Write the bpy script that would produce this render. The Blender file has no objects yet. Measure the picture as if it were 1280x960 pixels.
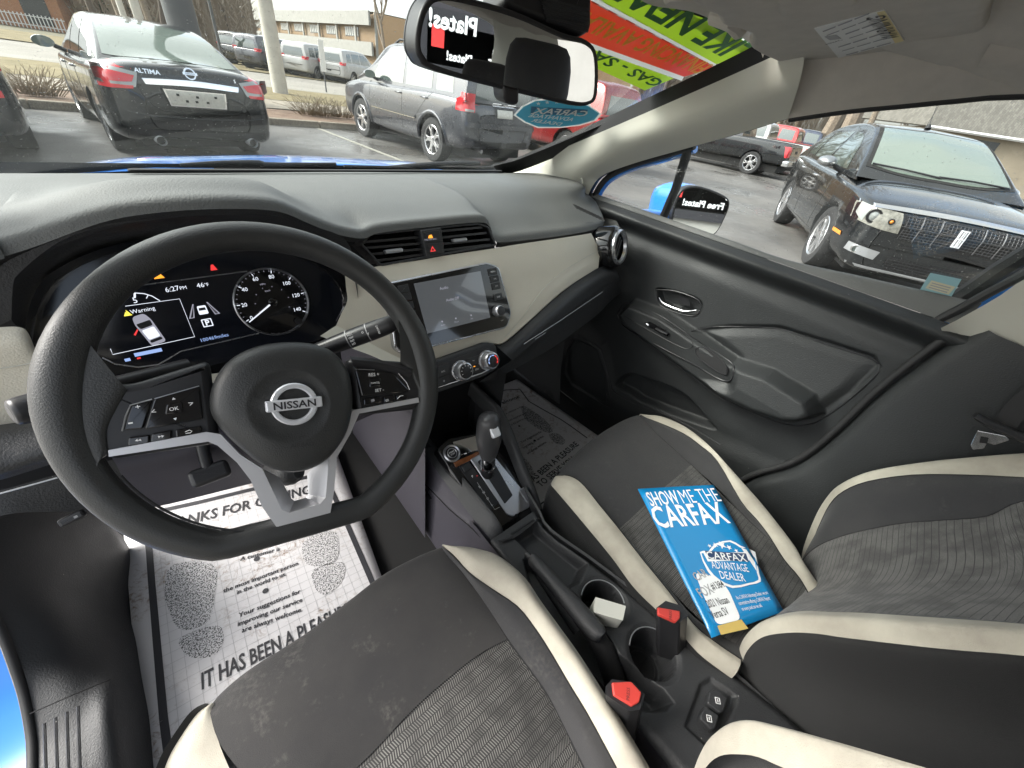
import bpy, bmesh, math, random
import numpy as np
from mathutils import Vector, Matrix
from mathutils.bvhtree import BVHTree
rnd = random.Random(7)
S = bpy.context.scene
COL = S.collection
PI = math.pi
# ---------------------------------------------------------------- camera
H = 1.42                      # height of the lens above the parking lot
F = 492.2
R3 = np.array([[0.758777,-0.308291,0.573771],[-0.637908,-0.529762,0.558950],[0.131643,-0.790132,-0.598633]])
def ray(px, py):
    return R3 @ np.array([px-640., py-480., F]) / F
def P(px, py, ax, val):       # point on the sight line lying on a vertical or level reference plane
    d = ray(px, py); i = 'xyz'.index(ax)
    return d*(val/d[i])
def PP(pts, ax, val):
    return [P(q[0], q[1], ax, q[2] if len(q) > 2 else val) for q in pts]
def PSf(px, py, f, a=.2, b=3.):  # meet a surface given as f(p)=0
    d = ray(px, py); fa = f(d*a)
    for i in range(30):
        m = (a+b)/2; fm = f(d*m)
        if (fm > 0) == (fa > 0): a = m
        else: b = m
    return d*a
cd = bpy.data.cameras.new('camera'); cam = bpy.data.objects.new('camera', cd); COL.objects.link(cam)
M = Matrix.Identity(4)
for i in range(3):
    M[i][0] = R3[i, 0]; M[i][1] = -R3[i, 1]; M[i][2] = -R3[i, 2]
M[2][3] = H
cam.matrix_world = M
cd.sensor_width = 36; cd.lens = 36*F/1280; cd.clip_start = .02; cd.clip_end = 2000
S.camera = cam
# ---------------------------------------------------------------- materials
MATS = {}
def nt(name):
    m = bpy.data.materials.new(name); m.use_nodes = True
    t = m.node_tree; b = t.nodes['Principled BSDF']; return m, t, b
def L(t, a, b): t.links.new(a, b)
def N(t, typ, **kw):
    n = t.nodes.new('ShaderNode'+typ)
    for k, v in kw.items():
        if k.startswith('_'): setattr(n, k[1:], v)
        else: n.inputs[k.replace('__', ' ')].default_value = v
    return n
def mat(name, col, rough=.5, metal=0, bump=0, bscale=200, var=0, vscale=6, coat=0, spec=None, emit=None, es=1, alpha=None, rvar=0, sheen=0, btype='noise', speck=0, col2=None, wear=0):
    m, t, b = nt(name)
    c = tuple(col)+(1,)
    b.inputs['Base Color'].default_value = c
    b.inputs['Roughness'].default_value = rough
    b.inputs['Metallic'].default_value = metal
    if coat: b.inputs['Coat Weight'].default_value = coat; b.inputs['Coat Roughness'].default_value = .03
    if spec is not None: b.inputs['Specular IOR Level'].default_value = spec
    if sheen: b.inputs['Sheen Weight'].default_value = sheen; b.inputs['Sheen Roughness'].default_value = .5
    if emit: b.inputs['Emission Color'].default_value = tuple(emit)+(1,); b.inputs['Emission Strength'].default_value = es
    tc = N(t, 'TexCoord')
    if var or rvar:
        n = N(t, 'TexNoise', Scale=vscale, Detail=5, Roughness=.6); L(t, tc.outputs['Object'], n.inputs['Vector'])
        if var:
            mr = N(t, 'MapRange'); mr.inputs[1].default_value = .3; mr.inputs[2].default_value = .7
            mr.inputs[3].default_value = 0; mr.inputs[4].default_value = 1
            L(t, n.outputs['Fac'], mr.inputs[0])
            mx = N(t, 'Mix', _data_type='RGBA'); L(t, mr.outputs[0], mx.inputs['Factor'])
            mx.inputs[6].default_value = tuple(x*(1-var) for x in col)+(1,)
            mx.inputs[7].default_value = (tuple(col2) if col2 else tuple(min(1, x*(1+var)) for x in col))+(1,)
            L(t, mx.outputs[2], b.inputs['Base Color'])
        if rvar:
            mr = N(t, 'MapRange'); mr.inputs[1].default_value = .35; mr.inputs[2].default_value = .65
            mr.inputs[3].default_value = max(0, rough-rvar); mr.inputs[4].default_value = rough+rvar
            L(t, n.outputs['Fac'], mr.inputs[0]); L(t, mr.outputs[0], b.inputs['Roughness'])
    if speck:
        vz = N(t, 'TexVoronoi', Scale=55); L(t, tc.outputs['Object'], vz.inputs['Vector']); lt = N(t, 'Math', _operation='LESS_THAN'); lt.inputs[1].default_value = .045; L(t, vz.outputs['Distance'], lt.inputs[0])
        sc_ = N(t, 'SeparateXYZ'); L(t, vz.outputs['Color'], sc_.inputs[0]); gt = N(t, 'Math', _operation='GREATER_THAN'); gt.inputs[1].default_value = 1-speck; L(t, sc_.outputs[0], gt.inputs[0]); mu = N(t, 'Math', _operation='MULTIPLY'); L(t, lt.outputs[0], mu.inputs[0]); L(t, gt.outputs[0], mu.inputs[1])
        mz = N(t, 'Mix', _data_type='RGBA'); L(t, mu.outputs[0], mz.inputs['Factor']); mz.inputs[7].default_value = (.30, .29, .27, 1)
        if b.inputs['Base Color'].links: L(t, b.inputs['Base Color'].links[0].from_socket, mz.inputs[6])
        else: mz.inputs[6].default_value = c
        L(t, mz.outputs[2], b.inputs['Base Color'])
    if bump:
        if btype == 'noise':
            n2 = N(t, 'TexNoise', Scale=bscale, Detail=3, Roughness=.55); o = n2.outputs['Fac']
        elif btype == 'grain':
            n2 = N(t, 'TexVoronoi', Scale=bscale, _feature='SMOOTH_F1'); o = n2.outputs['Distance']
        L(t, tc.outputs['Object'], n2.inputs['Vector'])
        bp = N(t, 'Bump', Strength=bump, Distance=.001); L(t, o, bp.inputs['Height']); L(t, bp.outputs[0], b.inputs['Normal'])
    MATS[name] = m
    return m
def glass(name, tint=(.95, .97, .96), rough=0., f0=None, dirt=0.):
    m = bpy.data.materials.new(name); m.use_nodes = True; t = m.node_tree; t.nodes.clear()
    out = N(t, 'OutputMaterial'); tr = N(t, 'BsdfTransparent', Color=tint+(1,)); gl = N(t, 'BsdfGlossy', Color=(1, 1, 1, 1), Roughness=rough)
    fr = N(t, 'Fresnel', IOR=1.45); mx = N(t, 'MixShader')
    ge = N(t, 'NewGeometry'); ma = N(t, 'Math', _operation='MULTIPLY_ADD'); ma.inputs[1].default_value = 1/1.45-1.45; ma.inputs[2].default_value = 1.45; L(t, ge.outputs['Backfacing'], ma.inputs[0]); L(t, ma.outputs[0], fr.inputs['IOR'])
    L(t, fr.outputs[0], mx.inputs[0]); L(t, tr.outputs[0], mx.inputs[1]); L(t, gl.outputs[0], mx.inputs[2])
    last = mx.outputs[0]
    if dirt:
        df = N(t, 'BsdfDiffuse', Color=(.75, .77, .75, 1)); tc = N(t, 'TexCoord')
        n = N(t, 'TexNoise', Scale=3, Detail=4); L(t, tc.outputs['Object'], n.inputs['Vector'])
        n3 = N(t, 'TexNoise', Scale=260, Detail=1); L(t, tc.outputs['Object'], n3.inputs['Vector'])
        r3 = N(t, 'MapRange'); r3.inputs[1].default_value = .70; r3.inputs[2].default_value = .76; r3.inputs[3].default_value = 0; r3.inputs[4].default_value = .35
        L(t, n3.outputs['Fac'], r3.inputs[0])
        mr = N(t, 'MapRange'); mr.inputs[1].default_value = .35; mr.inputs[2].default_value = .75; mr.inputs[3].default_value = dirt*.5; mr.inputs[4].default_value = dirt*1.5
        L(t, n.outputs['Fac'], mr.inputs[0])
        ad = N(t, 'Math', _operation='ADD'); L(t, mr.outputs[0], ad.inputs[0]); L(t, r3.outputs[0], ad.inputs[1])
        m2 = N(t, 'MixShader'); L(t, ad.outputs[0], m2.inputs[0]); L(t, last, m2.inputs[1]); L(t, df.outputs[0], m2.inputs[2]); last = m2.outputs[0]
    L(t, last, out.inputs['Surface']); MATS[name] = m; return m
# ---------------------------------------------------------------- geometry helpers
def cat(pts, n, closed=False):
    """Catmull-Rom through pts, n samples per span"""
    pts = [np.array(p, float) for p in pts]; m = len(pts); out = []
    if m < 3 and not closed:
        return [pts[0]+(pts[-1]-pts[0])*i/n for i in range(n+1)]
    for i in range(m if closed else m-1):
        if closed: a, b, c, d = pts[(i-1) % m], pts[i], pts[(i+1) % m], pts[(i+2) % m]
        else:
            b, c = pts[i], pts[i+1]; a = pts[i-1] if i else b*2-c; d = pts[i+2] if i+2 < m else c*2-b
        for k in range(n):
            t = k/n
            out.append(.5*((2*b)+(c-a)*t+(2*a-5*b+4*c-d)*t*t+(3*b-a-3*c+d)*t**3))
    if not closed: out.append(pts[-1])
    return out
def resample(pts, n, smooth=True):
    pts = [np.array(p, float) for p in pts]
    if smooth and len(pts) > 2: pts = cat(pts, 8)
    d = [0.]
    for a, b in zip(pts, pts[1:]): d.append(d[-1]+float(np.linalg.norm(b-a)))
    out = []; j = 0
    for i in range(n):
        s = d[-1]*i/(n-1)
        while j < len(d)-2 and d[j+1] < s: j += 1
        t = (s-d[j])/max(1e-9, d[j+1]-d[j]); out.append(pts[j]+(pts[j+1]-pts[j])*min(1, max(0, t)))
    return out
def rpoly(pts, r, n=5):
    """round the corners of a 2D polygon; r number or per-corner list"""
    m = len(pts); out = []
    for i in range(m):
        a, b, c = [np.array(pts[k % m][:2], float) for k in (i-1, i, i+1)]
        rr = r[i] if isinstance(r, (list, tuple)) else r
        u = a-b; v = c-b; lu = np.linalg.norm(u); lv = np.linalg.norm(v); rr = min(rr, lu*.48, lv*.48)
        if rr < 1e-6: out.append(b); continue
        p0 = b+u/lu*rr; p1 = b+v/lv*rr
        for k in range(n+1):
            t = k/n; out.append((1-t)**2*p0+2*t*(1-t)*b+t*t*p1)
    return out
def inset(pts, d):
    m = len(pts); ar = 0
    for i in range(m):
        a, b = pts[i], pts[(i+1) % m]; ar += a[0]*b[1]-a[1]*b[0]
    s = 1 if ar > 0 else -1; out = []
    for i in range(m):
        a, b, c = np.array(pts[i-1][:2]), np.array(pts[i][:2]), np.array(pts[(i+1) % m][:2])
        e1 = b-a; e2 = c-b; l1 = np.linalg.norm(e1); l2 = np.linalg.norm(e2)
        n1 = np.array([-e1[1], e1[0]])/(l1+1e-9)*s; n2 = np.array([-e2[1], e2[0]])/(l2+1e-9)*s
        nn = n1+n2; l = np.linalg.norm(nn)
        nn = nn/(l+1e-9); k = min(2., 1/max(.35, float(nn@n1)))
        out.append(b+nn*d*k)
    return out
def circ(r, n=32, c=(0, 0), ry=None, a0=0, a1=2*PI):
    return [np.array([c[0]+r*math.cos(a0+(a1-a0)*i/n), c[1]+(ry or r)*math.sin(a0+(a1-a0)*i/n)]) for i in range(n)]
class Fr:
    def __init__(s, o, u, v):
        s.o = np.array(o, float); s.u = np.array(u, float); s.u /= np.linalg.norm(s.u)
        v = np.array(v, float); v = v-s.u*(v@s.u); s.v = v/np.linalg.norm(v); s.n = np.cross(s.u, s.v)
    def p(s, a, b, h=0): return s.o+s.u*a+s.v*b+s.n*h
    def px(s, x, y, h=0):
        o = s.o+s.n*h; d = ray(x, y); Q = d*((o@s.n)/(d@s.n))-o
        return np.array([Q@s.u, Q@s.v])
    def poly(s, pts, h=0): return [s.px(x, y, h) for x, y in pts]
    def sub(s, a, b, h=0, rot=0):
        c, q = math.cos(rot), math.sin(rot)
        return Fr(s.p(a, b, h), s.u*c+s.v*q, -s.u*q+s.v*c)
FONT = {}
def textmesh(body, bold=0., sx=1.):
    k = (body, bold)
    if k not in FONT:
        cu = bpy.data.curves.new('t', 'FONT'); cu.body = body; cu.size = 1; cu.offset = bold; cu.align_x = 'CENTER'; cu.resolution_u = 2
        ob = bpy.data.objects.new('t', cu); COL.objects.link(ob)
        me = bpy.data.meshes.new_from_object(ob.evaluated_get(bpy.context.evaluated_depsgraph_get()))
        FONT[k] = ([tuple(v.co[:2]) for v in me.vertices], [tuple(p.vertices) for p in me.polygons])
        bpy.data.objects.remove(ob); bpy.data.curves.remove(cu); bpy.data.meshes.remove(me)
    return FONT[k]
def build_split(b, preds, name, parent, *a, **k):
    """build one object per predicate on the face centre, so that separate pieces stay separate parts"""
    out = []; left = list(range(len(b.f)))
    for pr in preds:
        c = MB(); c.mats = list(b.mats); mp = {}; rest = []
        for i in left:
            f = b.f[i]; ctr = [sum(b.v[j][q] for j in f)/len(f) for q in range(3)]
            if pr(ctr):
                for j in f:
                    if j not in mp: mp[j] = len(c.v); c.v.append(b.v[j])
                c.f.append(tuple(mp[j] for j in f)); c.m.append(b.m[i])
            else: rest.append(i)
        left = rest
        if c.f: out.append(c.build(name, parent, *a, **k))
    return out
class MB:
    def __init__(s): s.v = []; s.f = []; s.m = []; s.uv = {}; s.mats = []
    def mi(s, m):
        m = MATS[m] if isinstance(m, str) else m
        if m not in s.mats: s.mats.append(m)
        return s.mats.index(m)
    def add(s, vs, fs, m, uvs=None):
        o = len(s.v); s.v += [tuple(map(float, q)) for q in vs]; k = s.mi(m)
        for f in fs: s.f.append(tuple(i+o for i in f)); s.m.append(k)
        if uvs:
            for i, q in enumerate(uvs): s.uv[o+i] = q
        return s
    def grid(s, rows, m, closeu=False, uvs=None, flip=False):
        nr = len(rows); nc = len(rows[0]); vs = [p for r in rows for p in r]; fs = []
        for i in range(nr-1):
            for j in range(nc if closeu else nc-1):
                a, b, c, d = i*nc+j, i*nc+(j+1) % nc, (i+1)*nc+(j+1) % nc, (i+1)*nc+j
                fs.append((d, c, b, a) if flip else (a, b, c, d))
        return s.add(vs, fs, m, uvs)
    def strip(s, curves, m, nu=24, nv=4, bulge=0., dirn=None, flip=False, smooth=True):
        """skin between 3D polylines; bulge lifts the middle along dirn"""
        cs = [resample(c, nu, smooth) for c in curves]
        rows = []
        for i in range(nu):
            col = [c[i] for c in cs]
            rows.append(cat(col, nv) if len(col) > 2 else [col[0]+(col[1]-col[0])*k/nv for k in range(nv+1)])
        rows = list(zip(*rows)); rows = [list(r) for r in rows]
        if bulge:
            d = np.array(dirn, float); n = len(rows)
            for i, r in enumerate(rows):
                t = i/(n-1); k = bulge*(1-(2*t-1)**4)
                for j in range(len(r)): r[j] = r[j]+d*k
        uvs = []; vv = 0
        for i, r in enumerate(rows):
            if i: vv += float(np.linalg.norm(r[len(r)//2]-rows[i-1][len(r)//2]))
            uu = 0
            for j, q in enumerate(r):
                if j: uu += float(np.linalg.norm(q-r[j-1]))
                uvs.append((uu, vv))
        return s.grid(rows, m, False, uvs, flip)
    def prism(s, fr, pts, h0, h1, m, r=0., k=3, m2=None, cap=True, bottom=False):
        """extrude a 2D outline along the frame normal with a rounded top edge; m2 = other material for the top"""
        n = len(pts); rings = [(pts, h0)]
        sg = 1 if h1 > h0 else -1
        if r > 0:
            rings.append((pts, h1-sg*r))
            for i in range(1, k+1):
                a = i/k*PI/2; rings.append((inset(pts, r*(1-math.cos(a))), h1-sg*r*(1-math.sin(a))))
        else: rings.append((pts, h1))
        vs = []
        for q, h in rings: vs += [fr.p(a[0], a[1], h) for a in q]
        fs = [(i*n+j, i*n+(j+1) % n, (i+1)*n+(j+1) % n, (i+1)*n+j) for i in range(len(rings)-1) for j in range(n)]
        s.add(vs, fs, m)
        if cap: s.add([fr.p(a[0], a[1], rings[-1][1]) for a in rings[-1][0]], [tuple(range(n))], m2 or m)
        if bottom: s.add([fr.p(a[0], a[1], h0) for a in pts], [tuple(range(n))[::-1]], m)
        return s
    def face(s, fr, pts, h, m): return s.add([fr.p(a[0], a[1], h) for a in pts], [tuple(range(len(pts)))], m)
    def ring(s, fr, po, pi, h0, h1, m, r=0):
        """frame between two outlines with equal counts"""
        n = len(po); L_ = []
        seq = [(po, h0), (po, h1-r)]+([(inset(po, r), h1), (inset(pi, -r), h1)] if r else [(po, h1), (pi, h1)])+[(pi, h1-r), (pi, h0)]
        for q, h in seq: L_ += [fr.p(a[0], a[1], h) for a in q]
        return s.add(L_, [(i*n+j, i*n+(j+1) % n, (i+1)*n+(j+1) % n, (i+1)*n+j) for i in range(len(seq)-1) for j in range(n)], m)
    def box(s, fr, a0, a1, b0, b1, h0, h1, m, r=.0):
        return s.prism(fr, [(a0, b0), (a1, b0), (a1, b1), (a0, b1)] if not r else rpoly([(a0, b0), (a1, b0), (a1, b1), (a0, b1)], r, 3), h0, h1, m, r=min(r, abs(h1-h0)*.5), k=2, bottom=True)
    def tube(s, pts, r, m, n=12, closed=False, smooth=0, cap=True, ry=None, up=None):
        if smooth:
            rr = r if isinstance(r, (list, tuple)) else [r]*len(pts)
            pts4 = cat([np.append(np.array(p, float), q) for p, q in zip(pts, rr)], smooth, closed)
            pts = [p[:3] for p in pts4]; r = [p[3] for p in pts4]
        pts = [np.array(p, float) for p in pts]; m_ = len(pts)
        if not isinstance(r, (list, tuple)): r = [r]*m_
        rows = []; pv = np.array(up, float) if up is not None else None
        for i in range(m_):
            a = pts[i-1] if (i or closed) else pts[i]; b = pts[(i+1) % m_] if (i < m_-1 or closed) else pts[i]
            t = b-a; t /= np.linalg.norm(t)+1e-12
            if pv is None: pv = np.array([0, 0, 1.]) if abs(t[2]) < .9 else np.array([1., 0, 0])
            x = np.cross(t, pv); x /= np.linalg.norm(x)+1e-12; y = np.cross(x, t)
            if up is None: pv = y
            k = (ry/r[i] if ry else 1)
            rows.append([pts[i]+x*math.cos(2*PI*j/n)*r[i]+y*math.sin(2*PI*j/n)*r[i]*k for j in range(n)])
        if closed: rows.append(rows[0])
        s.grid(rows, m, True)
        if cap and not closed:
            s.add(rows[0], [tuple(range(n))[::-1]], m); s.add(rows[-1], [tuple(range(n))], m)
        return s
    def lathe(s, fr, prof, m, n=32):
        rows = [[fr.p(r*math.cos(2*PI*j/n), r*math.sin(2*PI*j/n), h) for j in range(n)] for r, h in prof]
        return s.grid(rows, m, True)
    def text(s, fr, body, size, a, b, h, m, rot=0, sx=1., bold=0., shear=0., thick=0.):
        vs, fs = textmesh(body, bold)
        c, q = math.cos(rot), math.sin(rot); V = []
        for x, y in vs:
            x = (x+shear*y)*size*sx; y *= size
            V.append(fr.p(a+x*c-y*q, b+x*q+y*c, h))
        return s.add(V, fs, m)
    def build(s, name, parent=None, ang=35, offs=True, thick=0, bevel=0, label=None, cat_=None, group=None, kind=None, flat=False, sub=0, toff=-1):
        me = bpy.data.meshes.new(name)
        vs = [(x, y, z+H) for x, y, z in s.v] if offs else s.v
        me.from_pydata(vs, [], s.f)
        for mm in s.mats: me.materials.append(mm)
        me.polygons.foreach_set('material_index', s.m)
        if s.uv:
            ul = me.uv_layers.new(name='UVMap')
            data = []
            for l in me.loops: data += list(s.uv.get(l.vertex_index, (0, 0)))
            ul.data.foreach_set('uv', data)
        me.update()
        if not flat:
            me.polygons.foreach_set('use_smooth', [True]*len(me.polygons))
            me.set_sharp_from_angle(angle=math.radians(ang))
        o = bpy.data.objects.new(name, me); COL.objects.link(o)
        if parent:
            o.parent = parent; o.matrix_parent_inverse = parent_inv(parent)
        if thick:
            md = o.modifiers.new('s', 'SOLIDIFY'); md.thickness = thick; md.offset = toff
        if bevel:
            md = o.modifiers.new('b', 'BEVEL'); md.width = bevel; md.segments = 2; md.limit_method = 'ANGLE'; md.angle_limit = math.radians(40)
        if sub:
            md = o.modifiers.new('u', 'SUBSURF'); md.levels = sub; md.render_levels = sub
        tag(o, label, cat_, group, kind)
        return o
def world_m(o):
    m = o.matrix_basis.copy()
    if o.parent: m = world_m(o.parent) @ o.matrix_parent_inverse @ m
    return m
def parent_inv(p): return world_m(p).inverted()
def tag(o, label=None, cat_=None, group=None, kind=None):
    if label: o['label'] = label
    if cat_: o['category'] = cat_
    if group: o['group'] = group
    if kind: o['kind'] = kind
    return o
def empty(name, loc, parent=None, rz=0, **kw):
    o = bpy.data.objects.new(name, None); COL.objects.link(o); o.empty_display_size = .1
    o.location = loc; o.rotation_euler = (0, 0, rz)
    if parent: o.parent = parent; o.matrix_parent_inverse = parent_inv(parent)
    tag(o, **kw); return o
def copy_tree(o, parent=None):
    c = o.copy(); COL.objects.link(c)
    if parent: c.parent = parent; c.matrix_parent_inverse = o.matrix_parent_inverse.copy()
    for ch in list(o.children): copy_tree(ch, c)
    return c
# ---------------------------------------------------------------- car interior materials
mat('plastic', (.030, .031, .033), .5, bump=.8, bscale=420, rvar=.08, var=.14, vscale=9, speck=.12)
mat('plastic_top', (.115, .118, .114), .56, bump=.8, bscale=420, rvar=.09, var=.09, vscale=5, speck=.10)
mat('plastic_door', (.024, .026, .027), .54, bump=.9, bscale=420, rvar=.10, var=.14, vscale=7, speck=.10)
mat('plastic_plum', (.055, .051, .064), .55, bump=.4, bscale=800, var=.06)
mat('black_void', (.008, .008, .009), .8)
mat('rubber', (.02, .02, .021), .65, bump=.3, bscale=400)
mat('leather', (.030, .031, .031), .40, bump=.45, bscale=700, rvar=.06, var=.08, vscale=12)
mat('gloss_black', (.010, .010, .011), .08, coat=.5)
mat('satin_black', (.020, .020, .022), .38)
mat('silver', (.62, .63, .66), .28, metal=.9, rvar=.05)
mat('silver_satin', (.50, .51, .53), .42, metal=.8)
mat('chrome', (.85, .85, .86), .06, metal=1)
mat('beige', (.70, .655, .545), .5, bump=.35, bscale=600, btype='grain', var=.03)
mat('beige_cloth', (.44, .40, .33), .85, bump=.6, bscale=900, var=.32, vscale=11, col2=(.48, .45, .375), sheen=.1)
mat('pillar_trim', (.58, .57, .50), .6, bump=.15, bscale=900, var=.02)
mat('headliner', (.56, .525, .47), .95, bump=.9, bscale=1200, var=.05, vscale=40)
mat('carpet', (.016, .016, .016), .95, bump=1, bscale=900)
mat('white_print', (.8, .8, .8), .5)
mat('grey_print', (.35, .35, .36), .5)
mat('blue_paint', (.010, .20, .70), .3, metal=.0, coat=1)
mat('red_plastic', (.50, .05, .04), .35, spec=.5)
mat('label_white', (.72, .72, .70), .6)
mat('label_yellow', (.70, .58, .28), .6)
mat('ink', (.02, .02, .025), .6)
mat('lcd', (.006, .007, .012), .12, emit=(.01, .012, .014), es=.03)
for nm, c, s in (('lit_white', (.85, .9, 1), .35), ('lit_blue', (.35, .5, .9), .3), ('lit_red', (1, .05, .05), .3), ('lit_orange', (1, .35, .03), .5), ('lit_yellow', (1, .85, .1), .4), ('lit_grey', (.5, .5, .6), .2)):
    mat(nm, (.02, .02, .02), .5, emit=c, es=s)
glass('windscreen_glass', (.82, .86, .84), 0, dirt=.035)
glass('window_glass', (.84, .88, .86), 0, dirt=.015)
glass('clear', (.97, .98, .98), .02)
def fabric(name, pat, c1, c2, stain=0, ax='xy'):
    m, t, b = nt(name)
    b.inputs['Roughness'].default_value = .9; b.inputs['Sheen Weight'].default_value = .15
    uv = N(t, 'UVMap'); tc = N(t, 'TexCoord')
    nz = N(t, 'TexNoise', Scale=1400, Detail=2); L(t, tc.outputs['Object'], nz.inputs['Vector'])
    big = N(t, 'TexNoise', Scale=9, Detail=6, Roughness=.65); L(t, tc.outputs['Object'], big.inputs['Vector'])
    if pat:  # slanted woven dashes in rows
        sp = N(t, 'SeparateXYZ'); L(t, tc.outputs['Object'], sp.inputs[0])
        def ma(op, a, bb=None):
            n = N(t, 'Math', _operation=op)
            for i, x in enumerate((a, bb)):
                if x is None: continue
                if isinstance(x, (int, float)): n.inputs[i].default_value = x
                else: L(t, x, n.inputs[i])
            return n.outputs[0]
        warp = N(t, 'TexNoise', Scale=14, Detail=1); L(t, tc.outputs['Object'], warp.inputs['Vector'])
        wv = ma('MULTIPLY', ma('SUBTRACT', warp.outputs['Fac'], .5), .003)
        U_, V_ = sp.outputs[0], ma('ADD', sp.outputs['xyz'.index(ax[1])], wv)
        rowf = ma('MULTIPLY', V_, 1/pat); row = ma('FLOOR', rowf); fr = ma('FRACT', rowf)
        sg = ma('SUBTRACT', ma('MULTIPLY', ma('MODULO', row, 2.), 2.), 1.)
        sl = ma('ADD', ma('MULTIPLY', U_, 1/(.32*pat)), ma('MULTIPLY', ma('MULTIPLY', fr, .9), sg))
        st = ma('GREATER_THAN', ma('ABSOLUTE', ma('SUBTRACT', ma('FRACT', sl), .5)), .30)
        gap = ma('GREATER_THAN', fr, .12)
        mask = ma('MULTIPLY', st, gap)
        w2 = N(t, 'TexNoise', Scale=30, Detail=2); L(t, tc.outputs['Object'], w2.inputs['Vector'])
        m2 = N(t, 'MapRange'); m2.inputs[1].default_value = .35; m2.inputs[2].default_value = .6; m2.inputs[3].default_value = .35; m2.inputs[4].default_value = 1
        L(t, w2.outputs['Fac'], m2.inputs[0]); mask = ma('MULTIPLY', mask, m2.outputs[0])
    mx = N(t, 'Mix', _data_type='RGBA'); mx.inputs[6].default_value = c1+(1,); mx.inputs[7].default_value = c2+(1,)
    if pat: L(t, mask, mx.inputs['Factor'])
    else:
        mr = N(t, 'MapRange'); mr.inputs[1].default_value = .35; mr.inputs[2].default_value = .7; L(t, big.outputs['Fac'], mr.inputs[0]); L(t, mr.outputs[0], mx.inputs['Factor'])
    last = mx.outputs[2]
    if stain:
        n5 = N(t, 'TexNoise', Scale=11, Detail=8, Roughness=.75); L(t, tc.outputs['Object'], n5.inputs['Vector'])
        n6 = N(t, 'TexNoise', Scale=170, Detail=3); L(t, tc.outputs['Object'], n6.inputs['Vector'])
        a1 = N(t, 'MapRange'); a1.inputs[1].default_value = .55; a1.inputs[2].default_value = .68; L(t, n5.outputs['Fac'], a1.inputs[0])
        a2 = N(t, 'MapRange'); a2.inputs[1].default_value = .42; a2.inputs[2].default_value = .62; L(t, n6.outputs['Fac'], a2.inputs[0])
        mu = N(t, 'Math', _operation='MULTIPLY'); L(t, a1.outputs[0], mu.inputs[0]); L(t, a2.outputs[0], mu.inputs[1])
        mu2 = N(t, 'Math', _operation='MULTIPLY'); mu2.inputs[1].default_value = stain; L(t, mu.outputs[0], mu2.inputs[0])
        m3 = N(t, 'Mix', _data_type='RGBA'); L(t, mu2.outputs[0], m3.inputs['Factor']); L(t, last, m3.inputs[6]); m3.inputs[7].default_value = (.20, .185, .165, 1); last = m3.outputs[2]
    L(t, last, b.inputs['Base Color'])
    bp = N(t, 'Bump', Strength=.6, Distance=.001); L(t, nz.outputs['Fac'], bp.inputs['Height'])
    if pat:
        b2 = N(t, 'Bump', Strength=.8, Distance=.0012); L(t, mask, b2.inputs['Height']); L(t, b2.outputs[0], bp.inputs['Normal'])
    L(t, bp.outputs[0], b.inputs['Normal']); MATS[name] = m
fabric('cloth', 0, (.028, .027, .028), (.040, .038, .037), stain=.32)
fabric('cloth_plain', 0, (.024, .024, .026), (.034, .033, .034), stain=.12)
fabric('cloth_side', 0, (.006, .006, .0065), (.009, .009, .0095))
fabric('cloth_pattern', .0095, (.024, .023, .023), (.17, .165, .155)); fabric('back_pattern', .0085, (.030, .029, .029), (.26, .25, .235), 0, 'xz')
def paper(name):
    m, t, b = nt(name); b.inputs['Roughness'].default_value = .6
    tc = N(t, 'TexCoord'); uv = N(t, 'UVMap')
    n1 = N(t, 'TexNoise', Scale=7, Detail=7, Roughness=.7); L(t, tc.outputs['Object'], n1.inputs['Vector'])
    n2 = N(t, 'TexNoise', Scale=45, Detail=5, Roughness=.8, Distortion=1.2); L(t, tc.outputs['Object'], n2.inputs['Vector'])
    a = N(t, 'MapRange'); a.inputs[1].default_value = .45; a.inputs[2].default_value = .60; L(t, n1.outputs['Fac'], a.inputs[0])
    c = N(t, 'MapRange'); c.inputs[1].default_value = .51; c.inputs[2].default_value = .66; L(t, n2.outputs['Fac'], c.inputs[0])
    mu = N(t, 'Math', _operation='MULTIPLY'); L(t, a.outputs[0], mu.inputs[0]); L(t, c.outputs[0], mu.inputs[1])
    mx = N(t, 'Mix', _data_type='RGBA'); mx.inputs[6].default_value = (.56, .55, .56, 1); mx.inputs[7].default_value = (.16, .09, .04, 1); L(t, mu.outputs[0], mx.inputs['Factor'])
    L(t, mx.outputs[2], b.inputs['Base Color'])
    n3 = N(t, 'TexNoise', Scale=9, Detail=2); L(t, tc.outputs['Object'], n3.inputs['Vector'])
    bp = N(t, 'Bump', Strength=.5, Distance=.01); L(t, n3.outputs['Fac'], bp.inputs['Height']); L(t, bp.outputs[0], b.inputs['Normal'])
    MATS[name] = m
paper('mat_paper')
def stipple(name, thr=.5, scale=330):
    m, t, b = nt(name); b.inputs['Roughness'].default_value = .6
    tc = N(t, 'TexCoord'); n = N(t, 'TexNoise', Scale=scale, Detail=2, Distortion=.6); L(t, tc.outputs['Object'], n.inputs['Vector'])
    g = N(t, 'Math', _operation='GREATER_THAN'); g.inputs[1].default_value = thr; L(t, n.outputs['Fac'], g.inputs[0])
    mx = N(t, 'Mix', _data_type='RGBA'); mx.inputs[6].default_value = (.56, .55, .56, 1); mx.inputs[7].default_value = (.07, .07, .07, 1); L(t, g.outputs[0], mx.inputs['Factor'])
    L(t, mx.outputs[2], b.inputs['Base Color']); MATS[name] = m
stipple('stipple', .51, 420); stipple('stipple_dense', .50, 480)
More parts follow.
